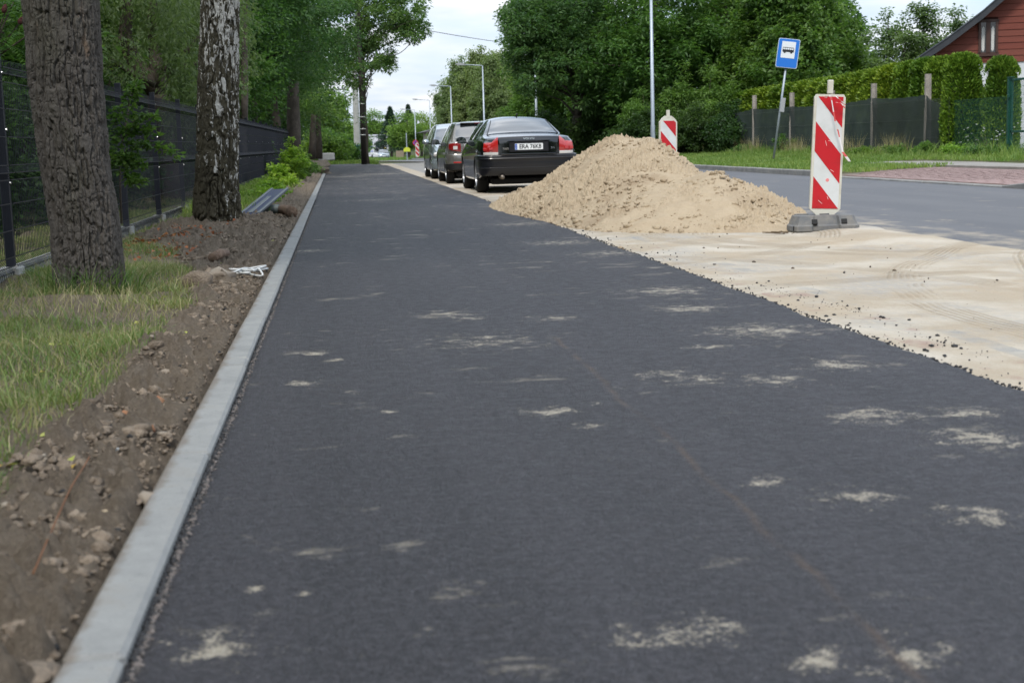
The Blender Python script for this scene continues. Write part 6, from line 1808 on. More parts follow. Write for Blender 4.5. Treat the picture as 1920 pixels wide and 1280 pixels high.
# ---- clumps of weeds
def bush(label, loc, blobs, nclus, per, rad, ll, lw, lm, seed, name='bush', cat='bush', group=None, stems=6, droop=.15, sr=.012):
    rg_ = np.random.default_rng(seed); t = thing(name, label, cat, loc, group=group)
    C = sample_blobs(blobs, nclus, rg_, .5); V, F = leaf_cloud(C, rad * rg_.uniform(.6, 1.3, len(C)), per, ll, lw, rg_, droop)
    mobj('leaves', np_mesh('leaves', V, F, lm), t)
    q = MB()
    for j in rg_.choice(len(C), min(stems, len(C)), replace=False):
        c_ = Vector(C[j]); q.tube([(c_.x * .3, c_.y * .3, -.02), c_ * .55 + Vector((0, 0, .05)), c_], [sr, sr * .7, sr * .3], 5)
    q.build('stems', m_bark2, t, True, fix=False)
    return t
for i, (px, py, X, w, h, mk, lb) in enumerate([
    (1735, 290, 16.0, .45, .40, 'light', 'yellow green leafy weed at the foot of the thickest concrete post'), (1680, 298, 15.9, .8, .35, 'mid', 'low dark bramble between the last two concrete posts'),
    (1790, 298, 15.9, .7, .35, 'lime', 'yellowish weeds around the foot of the thin green post'), (1840, 300, 15.9, .7, .30, 'mid', 'low leafy weeds under the green mesh bay'),
    (1620, 303, 15.8, .8, .3, 'mid', 'low weeds just right of the striped board at the fence'), (1470, 282, 16.0, .7, .75, 'mid', 'tall dark weed behind the bus stop pole'), (1395, 290, 15.9, .9, .4, 'mid', 'low weeds at the left end of the shade cloth')]):
    p = PX(px, py, X)
    bush(lb, (X, p.y, tz(X, p.y) - .02), [(0, 0, h * .45, w * .6, w * .8, h * .5)], 40, 34, .10, .07, .045, LF[mk], 300 + i, 'weed_plant', 'plant')
# white flowering stalks by the gate
p = PX(1850, 290, 16.9)
fl = bush('thin white flowering stalks behind the green mesh', (16.95, p.y, .2), [(0, 0, .35, .4, 1.0, .3)], 26, 12, .08, .06, .03, LF['mid'], 333, 'flower_stalks', 'plant', stems=16)
q = MB(); rr = random.Random(5)
for i in range(46): q.bbox((rr.uniform(-.4, .4), rr.uniform(-1.1, 1.1), rr.uniform(.35, .85)), (.035, .035, .015), .004)
q.build('flowers', mat('white_petals', (.7, .7, .68), .7), fl)

# ---- thuja hedge
def thuja_mesh(seed, h, r, n):
    rg_ = np.random.default_rng(seed)
    z = rg_.random(n) ** .85; a = rg_.uniform(0, 2 * np.pi, n)
    prof_ = np.minimum(1.0, 1.15 * (1 - z ** 5) ** .6) * (.86 + .14 * np.sin(z * 3.0 + .5))
    lum = 1 + .10 * fbm(np.cos(a) * 1.8, np.sin(a) * 1.8, z * 4, 3, seed) * 2
    rr_ = r * prof_ * lum * rg_.uniform(.80, 1.04, n)
    top = rg_.random(n) < .16; rr_ = np.where(top, rr_ * np.sqrt(rg_.random(n)), rr_); z = np.where(top, np.clip(1 - (rr_ / r) ** 3 * .14, .8, 1.0) * rg_.uniform(.97, 1.0, n), z)
    p = np.stack([rr_ * np.cos(a), rr_ * np.sin(a), z * h], -1)
    out = np.stack([np.cos(a), np.sin(a), np.full(n, .75)], -1) * np.array([.7, .7, 1]) + rg_.normal(0, .35, (n, 3)); out /= np.linalg.norm(out, axis=1)[:, None]
    s = np.cross(out, rg_.normal(0, 1, (n, 3))); s /= np.linalg.norm(s, axis=1)[:, None]
    L = .115 * rg_.uniform(.6, 1.3, n)[:, None] * np.where(z > .92, 1.3, 1)[:, None]; W = .060 * rg_.uniform(.6, 1.3, n)[:, None]
    up = np.cross(s, out)
    V = np.stack([p, p + out * L * .5 + s * W * .5 + up * W * .2, p + out * L, p + out * L * .5 - s * W * .5 + up * W * .2], 1).reshape(-1, 3)
    k = np.arange(n)[:, None] * 4; F = np.concatenate([k + [[0, 1, 2]], k + [[0, 2, 3]]], 1).reshape(-1, 3)
    return V, F
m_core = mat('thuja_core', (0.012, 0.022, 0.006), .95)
TH = []
for s_ in range(3):
    V, F = thuja_mesh(40 + s_, 1.0 * 3, .62, 15000); TH.append(np_mesh('foliage', V, F, LF['thuja']))
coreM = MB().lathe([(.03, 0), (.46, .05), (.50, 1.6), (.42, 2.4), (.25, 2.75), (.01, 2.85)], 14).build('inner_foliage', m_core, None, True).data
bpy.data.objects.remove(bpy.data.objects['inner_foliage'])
def thuja(x, y, h, r, label, k, grp='clipped conifers of the hedge'):
    t = thing('conifer', label, 'conifer', (x, y, tz(x, y) - .03), group=grp)
    o = mobj('foliage', TH[k % 3], t); o.scale = (r / .62, r / .62, h / 3); o.rotation_euler = (0, 0, k * 1.7)
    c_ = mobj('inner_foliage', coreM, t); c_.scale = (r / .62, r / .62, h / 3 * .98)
    MB().tube([(0, 0, -.1), (0, 0, .7)], [.05, .04], 6).build('stem', m_bark, t)
    return t
# two tall free-standing ones in front of the house
pA = PY(1806, 104, 37.3); pB = PY(1879, 110, 36.2)
thuja(pA.x, 37.3, pA.z - .2, .52, 'tall round topped conifer left of the gate, right beside the thin green post', 0, None)
thuja(pB.x, 36.2, pB.z - .2, .44, 'tall narrow conifer directly left of the gate post, in front of the white wall', 1, None)
tops_ = [(1768, 112), (1742, 114), (1712, 120), (1682, 125), (1655, 131), (1629, 137), (1603, 142), (1578, 147), (1555, 150), (1530, 153), (1507, 157), (1484, 161), (1460, 165), (1437, 168), (1416, 172)]
hl_ = ['first', 'second', 'third', 'fourth', 'fifth', 'sixth', 'seventh', 'eighth', 'ninth', 'tenth', 'eleventh', 'twelfth', 'thirteenth', 'fourteenth', 'fifteenth']
for i, (px, py) in enumerate(tops_):
    HX = 17.7; p = PX(px, py, HX)
    thuja(HX, p.y, p.z - tz(HX, p.y) + .04, .56 + .034 * i, hl_[i] + ' conifer of the clipped hedge, counted from the house end', i)

# ---- woody plants by the fence and under the trees
# leafy shoot reaching through the near fence
sh = thing('maple_shoot', 'thin leafy branch hanging over the panel fence between the two trunks', 'branch', (-1.95, 14.2, 0))
anch = [PY(x, y, 14.2) for x, y in ((228, 420), (225, 340), (226, 290), (232, 250), (240, 215), (246, 170))]; tips = [[PY(x, y, 14.0) for x, y in l] for l in (((228, 290), (262, 268), (300, 276), (338, 294)), ((230, 262), (215, 228), (226, 205)), ((228, 300), (200, 305), (195, 250)), ((232, 320), (250, 338), (262, 345)), ((236, 245), (262, 215), (292, 222)), ((240, 200), (252, 168), (256, 160)), ((230, 260), (262, 238), (290, 250)), ((230, 300), (250, 300), (268, 312)))]
q = MB(); o3 = Vector(sh.location)
q.tube([p - o3 for p in anch], [.012, .011, .010, .008, .006, .004], 6)
Cc = []
for l in tips:
    q.tube([p - o3 for p in l], [.006] + [.004] * (len(l) - 1), 5)
    for a, b in zip(l[:-1], l[1:]):
        for k in range(9): Cc.append((a.lerp(b, k / 9) - o3)[:])
q.build('stems', m_bark2, sh, True, fix=False)
V, F = leaf_cloud(np.array(Cc), .07, 7, .062, .045, np.random.default_rng(5), .1); mobj('leaves', np_mesh('leaves', V, F, LF['mid']), sh)
# fallen branch with brown leaves before the birch
m_brl = leaf_mat('brown_leaf', [(0.16, 0.045, 0.018), (0.24, 0.075, 0.03), (0.30, 0.12, 0.05)], trans=.2)
a = [G(x, y, .12) for x, y in ((255, 452), (290, 448), (320, 440), (352, 428), (382, 424))]
fb = thing('dead_branch', 'fallen branch with withered red brown leaves left of the birch foot', 'branch', (a[0].x, a[0].y, 0)); o3 = Vector(fb.location)
MB().tube([p - o3 for p in a], .007, 5).build('twig', m_twig, fb, True)
Cc = [(a[i].lerp(a[i + 1], k / 4) - o3)[:] for i in range(4) for k in range(4)]
V, F = leaf_cloud(np.array(Cc) + np.array([0, 0, -.02]), .055, 7, .055, .035, np.random.default_rng(6), .5); mobj('leaves', np_mesh('leaves', V, F, m_brl), fb)
n = 260; yy = rg.uniform(11.5, 17, n); xx = rg.uniform(-1.9, -1.2, n)
V, F = leaf_cloud(np.stack([xx, yy, verge_h(xx, yy) + .02], -1), .02, 1, .05, .035, np.random.default_rng(7), 0, flat=.2); o = mobj('fallen_leaves', np_mesh('fallen_leaves', V, F, m_brl)); stuff(o, 'withered red brown leaves strewn on soil and grass before the birch', 'leaves')
m_yl = leaf_mat('yellow_leaf', [(0.45, 0.33, 0.05), (0.5, 0.4, 0.1), (0.4, 0.2, 0.05)], trans=.2)
C = [G(x, y, .06)[:] for x, y in ((262, 602), (105, 648), (130, 775), (12, 872), (420, 492), (348, 627), (140, 862), (75, 700), (30, 760), (300, 560), (515, 452), (88, 820))]
V, F = leaf_cloud(np.array(C), .012, 2, .032, .022, np.random.default_rng(8), 0, flat=.2); o = mobj('yellow_leaves', np_mesh('yellow_leaves', V, F, m_yl)); stuff(o, 'few single yellow leaves lying in the near grass', 'leaves')

# bright sapling and weeds at the far end of the panel fence
for i, (px, py, Y, w, h, mk, lb) in enumerate([(548, 330, 38, .55, 1.25, 'lime', 'bright green sapling standing before the end of the panel fence'), (565, 333, 43, .8, .8, 'light', 'bright green bush right of the sapling'),
        (520, 352, 31, .55, .55, 'lime', 'low light green bush left of the sapling'), (478, 372, 24, .6, .16, 'lime', 'patch of bright ground weeds behind the navy board'), (500, 362, 27, .6, .28, 'lime', 'clump of bright weeds farther behind the navy board')]):
    p = G(px, py, .0); p = PY(px, py, Y)
    bush(lb, (p.x, Y, 0), [(0, 0, h * .35, w * .8, w, h * .38), (0, 0, h * .72, w * .35, w * .35, h * .3)], 70, 40, .12, .085, .05, LF[mk], 350 + i, 'weed_bush', 'bush')

# ---- trees behind the left fence
def T(px, Y): return PY(px, 280, Y).x
# gnarled cherry with bare branches
ch = thing('old_cherry_tree', 'gnarled tree with bare crooked branch over the panel fence', 'tree', (T(305, 25), 25, -.1)); o3 = Vector(ch.location)
q = MB(); W2 = lambda pts, Y=25: [PY(x, y, Y) - o3 for x, y in pts]
q.tube([Vector((0, 0, 0))] + W2([(302, 200), (298, 178)]), [.28, .22, .20], 10)
q.tube(W2([(298, 180), (275, 145), (248, 110), (234, 70), (238, 20), (240, -60)]), [.17, .16, .14, .12, .10, .07], 9)
q.tube(W2([(299, 178), (296, 140), (290, 95), (285, 40), (290, -50)]), [.15, .13, .10, .08, .05], 8)
q.tube(W2([(290, 160), (262, 145), (232, 128), (208, 110), (190, 108)], 24.2), [.055, .05, .042, .035, .02], 7)
q.tube(W2([(298, 165), (296, 132), (320, 126), (350, 122), (385, 118)], 24.6), [.07, .05, .042, .04, .025], 7)
q.tube(W2([(304, 165), (330, 100), (352, 96), (380, 60)], 25.5), [.08, .05, .045, .03], 7)
q.build('trunk', m_bark2, ch, True, fix=False)
rg_ = np.random.default_rng(90)
C = np.concatenate([np.array([(PY(rg_.uniform(185, 470), rg_.uniform(-160, 95), 25 + rg_.normal(0, 1.6)) - o3)[:] for _ in range(150)]), np.array([(PY(rg_.uniform(310, 370), rg_.uniform(90, 215), 23.6 + rg_.normal(0, .3)) - o3)[:] for _ in range(26)])])
C2 = np.concatenate([C + np.array([0, 0, -.13 * k]) + rg_.normal(0, .03, C.shape) for k in range(5)])
V, F = leaf_cloud(C2, .20, 22, .085, .035, rg_, .75); mobj('crown', np_mesh('crown', V, F, LF['birch']), ch)

# saplings and tall trees: blobs are (x, y, z, rx, ry, rz) about the foot
protoA = [(0, 0, 7.0, 3.0, 3.0, 2.6), (1.4, .5, 5.4, 2.2, 2.2, 1.7), (-1.5, 0, 5.6, 2.2, 2.2, 1.9), (0, -.6, 4.2, 2.2, 2.2, 1.3), (.3, 0, 9.2, 2.0, 2.0, 1.8)]
tA = tree('tall leafy tree in the wood behind the far end of the fence', (T(520, 58), 58, 0), protoA, 330, 110, .62, .17, .075, LF['ash'], m_bark, .20, .06, 1, .35)
tB = tree('broad tree rising behind the left border of the fence', (-6.4, 20, -.2), [(0, 0, 4.8, 2.6, 2.6, 2.4), (1, .5, 3.0, 2.0, 2.0, 1.4), (-1, 0, 3.0, 2.0, 2, 1.6), (0, 0, 7.2, 2.0, 2, 1.6)], 330, 110, .50, .12, .07, LF['mid'], m_bark, .16, .05, 2, .2)
tC = tree('weeping birch among the trees behind the fence', (-4.6, 31, -.2), [(0, 0, 6.0, 2.4, 2.4, 2.6), (.8, 0, 4.0, 1.9, 1.9, 1.5), (-.6, 0, 8.4, 1.6, 1.6, 1.8)], 200, 40, .40, .085, .05, LF['birch'], m_bark2, .15, .04, 3, .8, curtains=170)
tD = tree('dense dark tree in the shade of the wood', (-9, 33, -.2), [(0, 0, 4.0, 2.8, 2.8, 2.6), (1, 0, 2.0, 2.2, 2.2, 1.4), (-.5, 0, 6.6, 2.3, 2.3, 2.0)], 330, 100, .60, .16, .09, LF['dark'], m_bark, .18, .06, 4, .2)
GL_ = 'trees of the wood behind the panel fence'
for o in (tA, tB, tC, tD): o['group'] = GL_
def cp_(src, x, y, rz, s, label): return dup(src, (x, y, float(base_z(y)) - .2), (0, 0, rz), s, label, GL_)
cp_(tB, -5.4, 26.5, 1.3, (1, 1, 1.05), 'leafy tree close behind the fence between the two trunks')
cp_(tC, -3.55, 36.5, 2.0, 1.05, 'weeping birch right of the birch trunk, behind the dark fence')
cp_(tB, -3.9, 44, 4.0, (1.05, 1.05, 1.2), 'leafy tree behind the farther dark fence bays')
cp_(tA, T(480, 50), 50, 2.2, (.95, .95, 1.05), 'tall tree spreading its crown over the dark fence bays')
cp_(tA, -3.3, 70, 3.4, (1.0, 1.0, .95), 'tall tree behind the slender bare trunks at the fence end')
cp_(tD, -7.6, 45, .7, 1.3, 'dark tree filling the shade behind the birch trunk')
cp_(tD, -12.5, 38, 2.7, 1.5, 'dark tree at the far left in the depth of the wood')
cp_(tD, -14, 27, 4.1, 1.4, 'dark tree behind the fence at the left border')
cp_(tD, -5.8, 62, 5.2, 1.4, 'dark tree behind the end of the panel fence')
cp_(tD, -9.5, 17, 3.2, 1.3, 'dark broad tree beyond the fence left of the furrowed trunk')
cp_(tB, -8.5, 23, 2.6, 1.2, 'leafy tree deep behind the left part of the fence')
cp_(tC, -7.2, 40, 5.0, 1.25, 'tall weeping birch in the second row of the wood')
cp_(tA, -7.5, 85, 1.0, 1.2, 'tall tree in the far part of the wood')
cp_(tD, -4.5, 90, 0.4, 1.1, 'dark round tree at the far edge of the wood')
cp_(tD, -18, 50, 1.0, 2.0, 'huge dark tree closing off the depth of the wood')
cp_(tD, -12, 66, 2.0, 1.9, 'second huge dark tree in the depth of the wood')
# under-storey shrubs
ub = bush('dark shrub in the shade right behind the panel fence', (-4.2, 17.5, -.1), [(0, 0, .7, 1.0, 1.2, .75), (0, .3, 1.5, .7, .8, .5)], 120, 70, .30, .09, .055, LF['dark'], 400, 'shrub', 'shrub', 'shrubs behind the panel fence', 8)
for i, (x, y, s, lb) in enumerate([(-4.0, 12.6, .9, 'shrub seen through the first fence bay at the left border'), (-5.4, 14.6, 1.3, 'shrub farther back behind the first fence bay'), (-3.7, 21.5, 1.0, 'shrub showing through the fence beside the leafy branch'), (-3.6, 27, 1.1, 'shrub behind the fence left of the birch'),
                       (-3.4, 34, 1.15, 'shrub behind the fence right of the birch'), (-3.3, 42, 1.3, 'shrub behind the far fence bays'), (-3.1, 50, 1.4, 'shrub at the far end of the fence'), (-6.5, 30, 1.8, 'large shrub deep in the shade of the wood'), (-7.5, 21, 1.7, 'large shrub in the wood behind the left trunk'), (-5.0, 55, 1.9, 'large shrub past the end of the fence')]):
    dup(ub, (x, y, -.1), (0, 0, i * 1.3), s, lb)
# sumac with red cones at the upper left corner
sm = thing('sumac_tree', 'feathery sumac with dark red fruit cones at the upper left corner', 'tree', (-4.4, 16.0, -.1)); o3 = Vector(sm.location)
V_, F_2 = [], []; q = MB(); cones = MB(); rg_ = np.random.default_rng(14); off = 0
q.tube([Vector((0, 0, 0)), PY(-40, 170, 16) - o3, PY(5, 60, 16) - o3], [.07, .05, .02], 7)
for (cx_, cy_) in ((10, 22), (38, 42), (-10, 60), (25, 5), (48, 70), (-15, 10), (8, 90)):
    c_ = PY(cx_, cy_, 16 + rg_.normal(0, .25)) - o3; q.tube([PY(-25, 120, 16) - o3, c_], [.015, .008], 5)
    for k in range(9):
        a = 2 * math.pi * k / 9 + rg_.uniform(0, .4); L_ = rg_.uniform(.32, .5)
        tip = c_ + Vector((math.cos(a) * L_, math.sin(a) * L_, rg_.uniform(-.30, .05)))
        for j in range(12):
            s_ = .15 + .85 * j / 12; p = c_.lerp(tip, s_) + Vector((0, 0, .10 * math.sin(s_ * math.pi)))
            dr = (tip - c_).normalized(); sd = dr.cross(Vector((0, 0, 1))).normalized()
            for g_ in (-1, 1):
                ld = (sd * g_ + dr * .45 + Vector((0, 0, -.25))).normalized(); w_2 = dr * .011
                V_ += [p[:], (p + ld * .045 + w_2)[:], (p + ld * .10)[:], (p + ld * .045 - w_2)[:]]; F_2 += [(off, off + 1, off + 2), (off, off + 2, off + 3)]; off += 4
for (x1, y1, x2, y2) in ((6, 25, 11, 8), (36, 46, 43, 32)):
    a, b = PY(x1, y1, 15.6) - o3, PY(x2, y2, 15.6) - o3; cones.tube([a, a.lerp(b, .3), a.lerp(b, .7), b], [.015, .032, .025, .006], 9)
mobj('leaves', np_mesh('leaves', V_, F_2, LF['mid']), sm); q.build('stems', m_bark2, sm, True, fix=False); cones.build('fruit_cones', mat('sumac_red', (0.065, 0.012, 0.010), .8, bump=(90, .9, .02)), sm, True)

# slender bare trunks right of the birch and past the fence end
def bare(label, x0, y0, x1, y1, Y, r0, r1, m=m_bark2, name='bare_trunk'):
    a, b = PY(x0, y0, Y), PY(x1, y1, Y); t = thing(name, label, 'tree', (a.x, Y, a.z), group=None)
    d = b - a; q = MB().tube([Vector((0, 0, -.2)), d * .3 + Vector((.03, 0, 0)), d * .65, d], [r0 * 1.15, r0, (r0 + r1) / 2, r1], 9); q.build('trunk', m, t, True)
    rg_ = np.random.default_rng(int(x0)); C = np.array([(d + Vector((rg_.normal(0, 1.0), rg_.normal(0, 1.0), rg_.normal(.4, .8))))[:] for _ in range(36)])
    V, F = leaf_cloud(C, .5, 60, .12, .06, rg_, .3); mobj('crown', np_mesh('crown', V, F, LF['ash']), t); return t
bare('slender brown trunk just right of the old birch', 455, 270, 459, -30, 34, .085, .07)
bare('sturdy bare trunk at the end of the panel fence', 549, 292, 550, 150, 53, .26, .2)
bare('thin trunk beyond the fence end, left of the pair', 584, 290, 588, 215, 66, .16, .12)
bare('thin trunk beyond the fence end, right of the pair', 597, 290, 596, 215, 67, .16, .12)

# crown beside the dark pole, leaning over the path
b = PY(688, 304, 75)
pt2 = thing('ash_tree', 'dark leafy tree standing behind the tarred pole, crown reaching over the road', 'tree', (b.x, 75, tz(b.x, 75))); o3 = Vector(pt2.location)
rg_ = np.random.default_rng(61); Cs = []
for (cx_, cy_, rx, ry, n_) in ((700, 30, 55, 60, 80), (755, 20, 42, 52, 70), (775, 50, 28, 26, 34), (650, 60, 45, 60, 70), (700, 100, 40, 26, 34), (668, 135, 26, 26, 26), (722, 118, 14, 20, 12), (640, -40, 120, 60, 120), (620, 100, 40, 50, 60)):
    for _ in range(n_):
        a = rg_.uniform(0, 6.28); r_ = rg_.random() ** .5
        Cs.append((PY(cx_ + rx * r_ * math.cos(a), cy_ + ry * r_ * math.sin(a), 75 + rg_.normal(0, 1.5)) - o3)[:])
Cs = np.array(Cs)
V, F = leaf_cloud(Cs, .40 * rg_.uniform(.4, 1.3, len(Cs)), 60, .19, .085, rg_, .2); mobj('crown', np_mesh('crown', V, F, LF['ash']), pt2)
top = PY(677, 30, 75) - o3
limb_mesh((0, 0, -.2), top, Cs, rg_, .13, .05, 70, .15).build('trunk', m_bark2, pt2, True, fix=False)

# ---- right side: big tree and the wall of trees
q0_ = PX(1082, 290, 11.6)
gt = thing('walnut_tree', 'big dark crowned tree with stout trunk behind the black car', 'tree', (11.6, 66, tz(11.6, 66))); o3 = Vector(gt.location)
rg_ = np.random.default_rng(71); Cs = []
for (cx_, cy_, rx, ry, n_) in ((1040, 60, 85, 62, 210), (985, 55, 42, 55, 90), (1000, 100, 55, 40, 70), (1080, 20, 70, 50, 120), (1060, 120, 60, 45, 100), (1010, 150, 50, 30, 40), (1110, 90, 50, 60, 90), (1040, -60, 90, 50, 120), (1120, 170, 40, 45, 60), (965, 25, 22, 28, 24)):
    for _ in range(n_):
        a = rg_.uniform(0, 6.28); r_ = rg_.random() ** .5
        Cs.append((PY(cx_ + rx * r_ * math.cos(a), cy_ + ry * r_ * math.sin(a), 66 + rg_.normal(0, 1.6)) - o3)[:])
Cs = np.array(Cs); V, F = leaf_cloud(Cs, .42 * rg_.uniform(.4, 1.3, len(Cs)), 50, .19, .09, rg_, .25); mobj('crown', np_mesh('crown', V, F, LF['ash']), gt)
top = PY(1072, 30, 66) - o3; bs_ = PY(1083, 290, 66) - o3
limb_mesh((bs_.x, 0, -.2), top, Cs, rg_, .27, .09, 70, .3).build('trunk', m_bark, gt, True, fix=False)

GRR = 'trees of the dense green wall beyond the road'
tE = tree('broad maple in the green wall, right of the big dark tree', (14.5, 64, .1), [(0, 0, 6.0, 3.2, 3.0, 3.0), (-1.6, -.6, 4.0, 2.4, 2.4, 2.0), (1.8, -.5, 4.2, 2.4, 2.4, 2.2), (0, -1, 2.4, 2.6, 2.2, 1.4), (0, 0, 9.0, 2.4, 2.4, 1.8)], 430, 70, .55, .24, .10, LF['mid'], m_bark, .22, .07, 6, .25)
tF = tree('tall maple at the right end of the green wall', (20.2, 62, .1), [(0, 0, 4.6, 3.0, 3.0, 2.6), (-1.4, -.3, 3.4, 2.4, 2.4, 1.8), (1.6, -.3, 3.0, 2.4, 2.4, 1.8), (-.4, 0, 6.6, 2.0, 2.0, 1.5)], 430, 70, .46, .21, .13, LF['mid'], m_bark, .2, .06, 7, .15)
tE['group'] = GRR; tF['group'] = GRR
def cq(src, x, y, rz, s, lb): return dup(src, (x, y, tz(x, y) - .1), (0, 0, rz), s, lb, GRR)
cq(tE, 18.5, 67, 2.2, (1.05, 1.05, 1.05), 'tall broad maple above the second warning board')
cq(tE, 21.0, 71, 4.2, (1.1, 1.1, 1.12), 'tall maple behind the top of the lamp post and bus stop sign')
cq(tF, 19.6, 60.5, 1.2, (.9, .9, 1.08), 'maple close behind the left end of the clipped hedge')
cq(tE, 15.6, 74, 5.2, 1.15, 'tall tree in the second row of the green wall')
cq(tF, 22.4, 66, 3.0, (1.0, 1.0, .92), 'maple sloping down towards the open sky beside the house')
cq(tF, 21.6, 74, 5.0, (1.2, 1.2, 1.25), 'taller maple behind the sloping one')
cq(tE, 13.0, 84, 1.0, 1.1, 'tree seen through the gap under the big dark crown')
gS = bush('feathery sumac shrub with upright shoots behind the lamp post', (15.6, 60, .1), [(0, 0, 1.6, 1.5, 1.3, 1.3), (-.9, 0, 2.9, .25, .25, 1.1), (.2, -.2, 3.0, .22, .22, 1.2), (1.3, 0, 2.8, .25, .25, 1.0), (-1.6, 0, 2.3, .3, .3, .9), (.9, -.3, 2.1, .6, .6, .9)], 240, 60, .30, .15, .05, LF['light'], 410, 'sumac_shrub', 'shrub', 'shrubs of the green wall beyond the road', 9, .35, .03)
dup(gS, (18.0, 59.5, .1), (0, 0, 2.0), (1, 1, .85), 'feathery shrub between the lamp post and the bus stop sign')
dup(gS, (13.4, 61.0, .1), (0, 0, 4.0), (.9, .9, .8), 'feathery shrub between the stout trunk and the lamp post')
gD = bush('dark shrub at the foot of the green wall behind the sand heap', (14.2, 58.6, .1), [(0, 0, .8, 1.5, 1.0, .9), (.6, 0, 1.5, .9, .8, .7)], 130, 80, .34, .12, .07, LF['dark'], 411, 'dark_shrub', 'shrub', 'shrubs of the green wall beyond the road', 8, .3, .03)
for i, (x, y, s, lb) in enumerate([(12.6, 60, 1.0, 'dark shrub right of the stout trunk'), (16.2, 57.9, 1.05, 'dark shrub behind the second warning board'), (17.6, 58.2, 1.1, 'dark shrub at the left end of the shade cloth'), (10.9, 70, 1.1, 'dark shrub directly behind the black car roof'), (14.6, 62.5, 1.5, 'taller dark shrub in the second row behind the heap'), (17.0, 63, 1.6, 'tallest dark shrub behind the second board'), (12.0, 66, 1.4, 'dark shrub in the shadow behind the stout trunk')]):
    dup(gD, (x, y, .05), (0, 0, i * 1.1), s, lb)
gM = bush('dim green bush left of the stout trunk', (11.3, 84, -.1), [(0, 0, 2.0, 2.0, 1.6, 2.0), (.5, 0, 3.8, 1.2, 1.2, 1.4)], 200, 70, .45, .16, .09, LF['light'], 412, 'tall_bush', 'bush', None, 8, .2, .04)
dup(gM, (13.2, 88, -.1), (0, 0, 2), (1, 1, 1.2), 'dim green bush behind the second lamp post')
dup(gM, (13.8, 100, -.2), (0, 0, 4), (1.1, 1, 1.3), 'yellowish green bush farther back, left of the second lamp post')
# tall sparse trees behind the hedge beside the house
for i, (px, pyt, Y, rx, n_, lb, mk) in enumerate([(1665, 20, 58, 1.1, 80, 'sparse tree with loose pale leaves left of the house roof', 'pale'), (1735, 0, 57, 1.2, 110, 'sparse leafy fruit tree touching the roof slope', 'birch'), (1790, 10, 60, .8, 50, 'thin wispy tree top just left of the roof ridge', 'pale'), (1700, 62, 56, 1.2, 90, 'lower leafy crown between the two sparse trees', 'birch')]):
    p = PY(px, pyt, Y); H_ = p.z
    tree(lb, (p.x, Y, .1), [(0, 0, H_ * .62, rx * 1.1, rx * 1.1, H_ * .36), (.1, 0, H_ * .82, rx * .55, rx * .55, H_ * .18)], n_, 46, .32, .15, .09, LF[mk], m_bark, .07, .02, 500 + i, .2, top=(0, 0, H_ * .92), nl=26, shell=.7, name='fruit_tree')
# birches far along the road
GB = 'birches along the far road'
bA = tree('tallest pale birch behind the lamp posts', (16.5, 140, -.6), [(0, 0, 5.5, 2.6, 2.6, 4.2), (.4, 0, 8.2, 1.6, 1.6, 2.6), (-1.2, 0, 3.2, 2.0, 2.0, 2.4)], 260, 60, .75, .26, .14, LF['birch'], m_bark2, .2, .05, 8, .7, curtains=90, group=GB)
for i, (px, Y, s, lb) in enumerate([(862, 150, .98, 'pale birch left of the tallest one'), (940, 138, .98, 'pale birch right of the tallest one, beside the dark crown'), (925, 128, .88, 'pale birch in front of the tallest one'), (850, 160, .82, 'small birch at the left end of the birch row'), (965, 150, .9, 'birch half hidden by the big dark crown'), (885, 165, 1.0, 'birch in the second row behind the lamp post')]):
    x = T(px, Y); dup(bA, (x, Y, -.7), (0, 0, i * 1.1), (s, s, s), lb)
bA.location.x = T(898, 140)
gB = bush('low green bushes under the birches', (T(880, 120), 120, -.4), [(0, 0, 1.3, 3.0, 2, 1.3)], 110, 60, .5, .2, .12, LF['light'], 430, 'low_bush', 'bush', None, 4, .2, .03)
for px, Y, lb in ((925, 115, 'low green bush left of the black car roof'), (850, 125, 'low green bush above the hatchback roof')): dup(gB, (T(px, Y), Y, -.3), (0, 0, 1), 1, lb)

# ---- far end of the road
rd = tree('round leafy tree at the far left of the round sign', (0, 0, 0), [(0, 0, 4.2, 2.6, 2.6, 2.4), (-.8, 0, 3.2, 2.0, 2.0, 1.6), (1.0, 0, 3.0, 2.0, 2, 1.6)], 200, 50, .7, .3, .18, LF['light'], m_bark, .22, .08, 9, .2, name='round_tree', group='trees at the far end of the road')
rd.location = (T(765, 205), 205, -1.1); rd.scale = (1, 1, 1)
for px, Y, s, lb in ((790, 215, 1.0, 'round leafy tree behind the round sign'), (757, 235, .75, 'round leafy tree right of the spruce'), (672, 150, .55, 'small tree left of the concrete pole'), (705, 300, 1.4, 'pale round tree over the white building'), (694, 330, .8, 'low tree right of the dark pole'), (812, 240, .8, 'small tree in front of the dark roof'),
                     (628, 130, .7, 'leafy tree behind the white block'), (590, 120, 1.2, 'leafy tree at the far edge of the wood'), (655, 165, .7, 'farther leafy tree left of the concrete pole'), (735, 330, 1.0, 'far hazy tree behind the spruce')):
    dup(rd, (T(px, Y), Y, float(base_z(Y))), (0, 0, px), s, lb)
